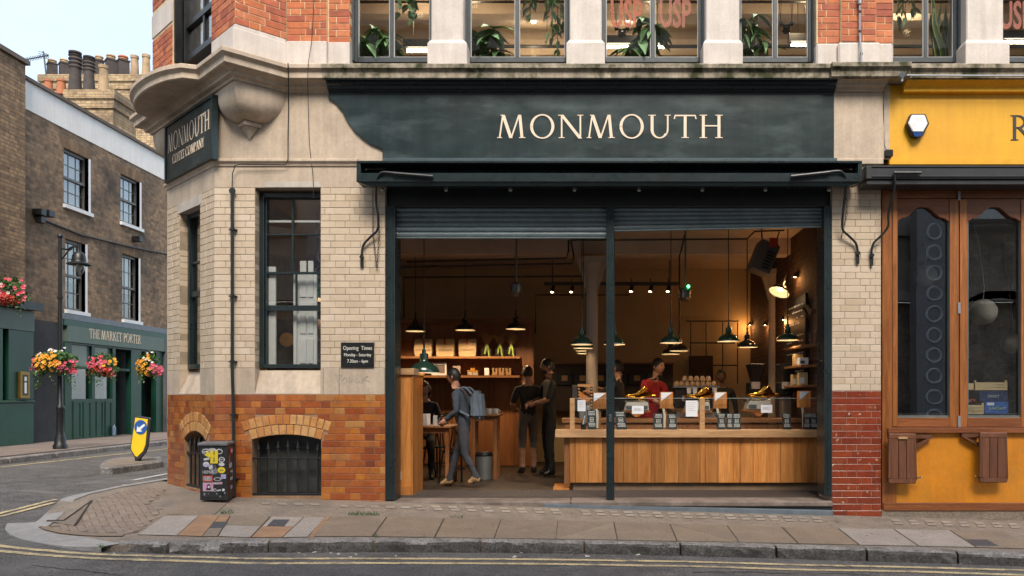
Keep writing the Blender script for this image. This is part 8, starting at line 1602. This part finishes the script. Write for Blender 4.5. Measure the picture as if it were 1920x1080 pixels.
m = MB(); m.obox(LF, a, b, -.10, -.041, z0, z1); m.build('case', M('brass_frame', (.30,.19,.06), .4, .1, metal=.8), mbx, bevel=.006); m = MB(); m.obox(LF, a+.06, b-.06, -.105, -.1, z0+.06, z1-.06); m.build('backing', M('case_dark', (.03,.028,.02), .5), mbx); m = MB(); m.obox(LF, a+.10, b-.10, -.109, -.105, z0+.1, (z0+z1)/2+.05); m.obox(LF, a+.10, b-.10, -.109, -.105, (z0+z1)/2+.08, z1-.1); m.build('menu_sheet', paper, mbx)
m = MB(); m.box(-14, XM-.31, 1, 20, -.2, 6.5); m.build('pub_mass', sooty, pub)
# pavement in front of the pub
kp = [(-9.15, -40), (-9.15, 3), (-9.1, 8), (-9.1, 40)]
pp = tag(thing('pavement', None, None, (-10, 6, 0)), kind='structure'); m = MB()
for i in range(24):
    y0, y1 = 1+i*1.0, 2+i*1.0; z = zf(-10)+.04; m.box(-11.6, -9.32, y0+.006, y1-.006, z-.2, z)
m.build('paving', M('pub_paving', (.20,.155,.13), .85, .2, 2, .2, 80), pp)
for i in range(22): y0 = 1+i*1.1; m = MB(); z = zf(-9.2)+.045; m.box(-9.31, -9.13, y0+.008, y0+1.09, z-.2, z); m.build('kerb_stone', kerbm, pp, bevel=.015)
# ---------------------------------------------------------------- street lamp
XS = -9.55; lY = 1440*9.55/(1095-113)-9
lmp = thing('street_lamp', 'black cast iron street lamp with a hanging lantern beside the pub', 'street lamp', (XS, lY, zf(-9.5)+.04)); zb0 = zf(-9.5)+.04
def lz(y): return PZ(y, lY)
prof = [(0,0),(.115,0),(.115,.08),(.095,.11),(.09,.20),(.07,.26),(.062,.34),(.058,.72),(.07,.74),(.07,.78),(.045,.82),(.042,1.5)]
m = MB(); m.lathe(prof, (XS, lY, zb0), 12); m.build('base', iron, lmp, smooth=True); m = MB(); zt_l = lz(443); m.cyl((XS, lY, zb0+1.45), (XS, lY, zt_l), .038, .032, 12); m.cyl((XS, lY, lz(560)), (XS, lY, lz(556)), .05, n=12); m.ball((XS, lY, zt_l), .05, 10); m.build('pole', iron, lmp, smooth=True)
lx = PX(148, lY); m = MB(); m.tube([(XS, lY, lz(465)), (XS+.12, lY, lz(468)), (lx-.12, lY, lz(463)), (lx, lY, lz(462))], .018, 8); m.tube([(XS, lY, lz(490)), (XS+.15, lY, lz(470)), (XS+.22, lY, lz(466))], .014, 6); m.tube([(lx, lY, lz(458)), (lx, lY, lz(470))], .03, 8); m.build('bracket', iron, lmp, smooth=True)
zl_ = lz(496); k = (lY+D)/F; m = MB(); m.lathe([(0, 30*k),(3*k, 29*k),(3.5*k, 25*k),(8*k, 22*k),(11*k, 16*k),(12*k, 8*k),(12*k, 6*k),(12.5*k, 5*k)], (lx, lY, zl_), 20); m.build('lantern_hood', iron, lmp, smooth=True); m = MB(); m.lathe([(12*k, 5*k),(20*k, 1.2*k),(20*k, -.6*k),(11*k, 2.5*k)], (lx, lY, zl_), 24); m.build('lantern_brim', iron, lmp); m = MB(); m.ball((lx, lY, zl_-5*k), 5*k, 12, (1,1,1.5)); m.build('lantern_globe', M('lamp_opal', (.45,.45,.43), .3), lmp, smooth=True); m = MB(); m.lathe([(9*k, 2*k),(9.5*k, -8*k),(6*k, -17*k),(0,-19*k)], (lx, lY, zl_), 16); m.build('lantern_glass', gl_win, lmp, smooth=True)
# ---------------------------------------------------------------- hanging baskets
fl_o = M('orange_petal', (0,0,0), .6, .1, rnd=[(.62,.26,.01),(.70,.36,.02),(.55,.16,.01)]); fl_p = M('pink_petal', (0,0,0), .6, .1, rnd=[(.60,.06,.12),(.65,.14,.22),(.50,.04,.06)]); fl_r = M('red_petal', (.52,.03,.02), .6, .1); fl_w = M('white_petal', (.65,.62,.6), .6)
def basket(label, x, y, wpx, hpx, Y, mixc, seed, X=None):
    rr = random.Random(seed); q = P(x, y, Y); k = (Y+D)/F; t = thing('hanging_basket', label, 'flower basket', q, group='hanging flower baskets'); W2, H2 = wpx*k*.46, hpx*k*.46
    m = MB(); m.lathe([(0,-H2*1.05),(W2*.28,-H2*.95),(W2*.42,-H2*.4),(W2*.40,-H2*.4),(W2*.25,-H2*.8)], n=14); m.build('basket', M('basket_dark', (.10,.085,.06), .9), t, smooth=True, local=True)
    m = MB()
    for i in range(900):
        a = rr.uniform(0,2*PI); u = rr.uniform(-1,1); R = rr.random()**.4*(1+.22*math.sin(3*a+seed)*math.cos(4*u+seed)); c = Vector((math.sqrt(1-u*u)*math.cos(a)*W2*R, math.sqrt(1-u*u)*math.sin(a)*W2*.75*R, u*H2*R*(.95 if u > 0 else .8)+(-.35*H2*abs(math.cos(a)) if u < .2 else 0)))
        d = Vector((rr.uniform(-1,1), rr.uniform(-1,1), rr.uniform(-.6,1))).normalized(); s = d.cross(Vector((rr.uniform(-1,1), rr.uniform(-1,1), rr.uniform(-1,1)))).normalized(); ln = rr.uniform(.04,.085); m.add([c-d*ln*.5, c+s*ln*.3, c+d*ln*.6, c-s*ln*.3], [(0,1,2,3)])
    for i in range(26):
        a = rr.uniform(PI*.9, PI*2.1); c = Vector((W2*.85*math.cos(a), W2*.7*math.sin(a), -H2*rr.uniform(.1,.5))); n_ = rr.randint(4, 9)
        for j in range(n_): cc = c+Vector((rr.uniform(-.03,.03), rr.uniform(-.03,.03), -.045*j)); d = Vector((rr.uniform(-1,1), rr.uniform(-1,0), rr.uniform(-1,.3))).normalized()*rr.uniform(.03,.055); s = Vector((d.z, d.x, -d.y)); m.add([cc, cc+d*.5+s*.35, cc+d*1.2, cc+d*.5-s*.35], [(0,1,2,3)])
    m.build('foliage', leafd, t, local=True, kind='stuff')
    for nm, mat, n, f in mixc:
        m = MB()
        for i in range(int(n*.8)):
            sx, sz, r0 = f(rr); a = rr.uniform(PI, 2*PI); c = Vector((sx*W2, -math.sqrt(max(.05, 1-min(.95, sx*sx+sz*sz)))*W2*.78, sz*H2)); nr = Vector((c.x/W2, -1, c.z/H2*.8+.3)).normalized(); e1 = nr.orthogonal().normalized(); e2 = nr.cross(e1); cc_ = c+nr*.01
            for p_ in range(5): b0, b1 = 2*PI*p_/5, 2*PI*(p_+.85)/5; m.add([cc_, cc_+(e1*math.cos(b0)+e2*math.sin(b0))*r0+nr*.012, cc_+(e1*math.cos((b0+b1)/2)+e2*math.sin((b0+b1)/2))*r0*1.25+nr*.02, cc_+(e1*math.cos(b1)+e2*math.sin(b1))*r0+nr*.012], [(0,1,2,3)])
        m.build(nm, mat, t, local=True, kind='stuff')
U = lambda ax, bx, az, bz, r: (lambda g: (g.uniform(ax*1.1, bx*1.1)+g.gauss(0,.06), g.uniform(az*1.05, bz*1.15)+g.gauss(0,.07), g.uniform(r*.5, r*.85)))
basket('largest flower basket, orange in the middle with pink ends, on the lamp post', 106, 679, 84, 50, lY-.15, [('orange_flowers', fl_o, 55, U(-.55,.5,-.6,.55,.045)), ('pink_flowers', fl_p, 34, U(.45,1,-.9,.1,.04)), ('pink_flowers', fl_p, 26, U(-1,-.5,-.7,.2,.04)), ('white_flowers', fl_w, 12, U(-.4,.4,.4,.9,.035))], 1)
by = 1440*10.8/(1095-193)-9; basket('round basket of pink and red flowers between the pub windows', 193, 683, 56, 48, by, [('pink_flowers', fl_p, 60, U(-.9,.8,-.8,.5,.045)), ('red_flowers', fl_r, 26, U(-.5,.7,-.95,-.2,.05)), ('orange_flowers', fl_o, 14, U(.4,.95,-.2,.5,.045))], 2)
by = 1440*10.8/(1095-281)-9; basket('basket of orange flowers with a pink spray on its right, nearest the corner building', 280, 683, 46, 50, by, [('orange_flowers', fl_o, 52, U(-.85,.4,-.8,.6,.055)), ('pink_flowers', fl_p, 36, U(.4,1.1,-.75,-.1,.05)), ('white_flowers', fl_w, 8, U(-.2,.5,.2,.8,.04))], 3)
by = 1440*10.75/(1095-18)-9; basket('window box of pink and red flowers above the pub cornice at the left edge', 14, 545, 78, 62, by, [('pink_flowers', fl_p, 45, U(-.9,1,-.7,.5,.045)), ('red_flowers', fl_r, 40, U(.15,.75,-.85,-.3,.055)), ('white_flowers', fl_w, 14, U(-.9,.6,-.6,.6,.04))], 4)
bt = thing('plastic_bottle', 'clear blue plastic bottle standing by the pub wall', 'bottle', (PX(214, 9.3), 9.3, zf(-10.8)+.04)); k = 1; m = MB(); m.lathe([(0,0),(.04,0),(.042,.02),(.038,.10),(.042,.16),(.035,.20),(.014,.23),(.014,.26),(0,.26)], n=12); m.build('bottle_body', M('bottle_blue', (.20,.30,.42), .15), bt, smooth=True, local=True)
# ---------------------------------------------------------------- buildings across the street that the glass mirrors
ob = thing('stone_facade', 'carved stone building front across the street, mirrored in the upper window glass', 'building', (0, -16, 0)); ostone = M('sooty_stone', (.34,.29,.24), .85, .2, 2, streak=.2)
m = MB(); m.box(-12, 16, -17, -16.4, 4.6, 17.5); m.build('front_wall', ostone, ob)
for z, o, h in ((4.4,.5,.35),(6.6,.25,.2),(9.0,.3,.25),(10.2,.2,.3),(12.2,.5,.3),(12.6,.8,.25),(13.6,.3,.2),(14.6,.4,.3),(15.8,.3,.2),(16.8,.6,.4)): m = MB(); m.box(-12, 16, -16.4, -16.4+o, z, z+h); m.build('cornice', ostone, ob)
for i in range(10): x = -11+i*2.8; m = MB(); m.box(x, x+1.3, -16.45, -16.38, 7.0, 8.9); m.box(x, x+1.3, -16.45, -16.38, 10.6, 12.1); m.build('window', blackp, ob)
m = MB(); m.box(-12, 16, -17.2, -16.42, -.3, 4.39); m.box(11.9, 15, -16.3, -16.0, 4.6, 6.6); m.build('market_wall', brickmat('market_brick', (.46,.36,.26), (.32,.25,.18), (.26,.22,.18), 'XZ'), ob)
m = MB(); m.box(12.0, 15, -15.9, -15.2, 6.9, 7.3); m.build('pale_canopy', M('pale_canopy_board', (.6,.6,.58), .7), ob)
m = MB(); m.prism([(13.6+1.9*math.cos(PI*k/12), -15.9, 2.6+2.2*math.sin(PI*k/12)) for k in range(13)]+[(13.6+1.6*math.cos(PI*k/12), -15.9, 2.6+1.9*math.sin(PI*k/12)) for k in range(12, -1, -1)], (0,-.3,0)); m.build('arch_ring', MATS['market_brick'], ob)
for i, x in enumerate((-8.4, .8, 11.2)):
    m = MB(); m.box(x-.55, x+.55, -15.9, -15.4, -.3, 7.4)
    m.build('iron_pier', M('iron_grey', (.24,.24,.245), .5, .15), ob); m = MB()
    for k in range(10): m.lathe([(.19,0),(.235,.04),(.27,0)], (x, -15.39, .6+k*.66), 18, axis=(0,1,0))
    m.build('iron_ring', M('iron_light', (.6,.6,.61), .5), ob)
flush_rest()
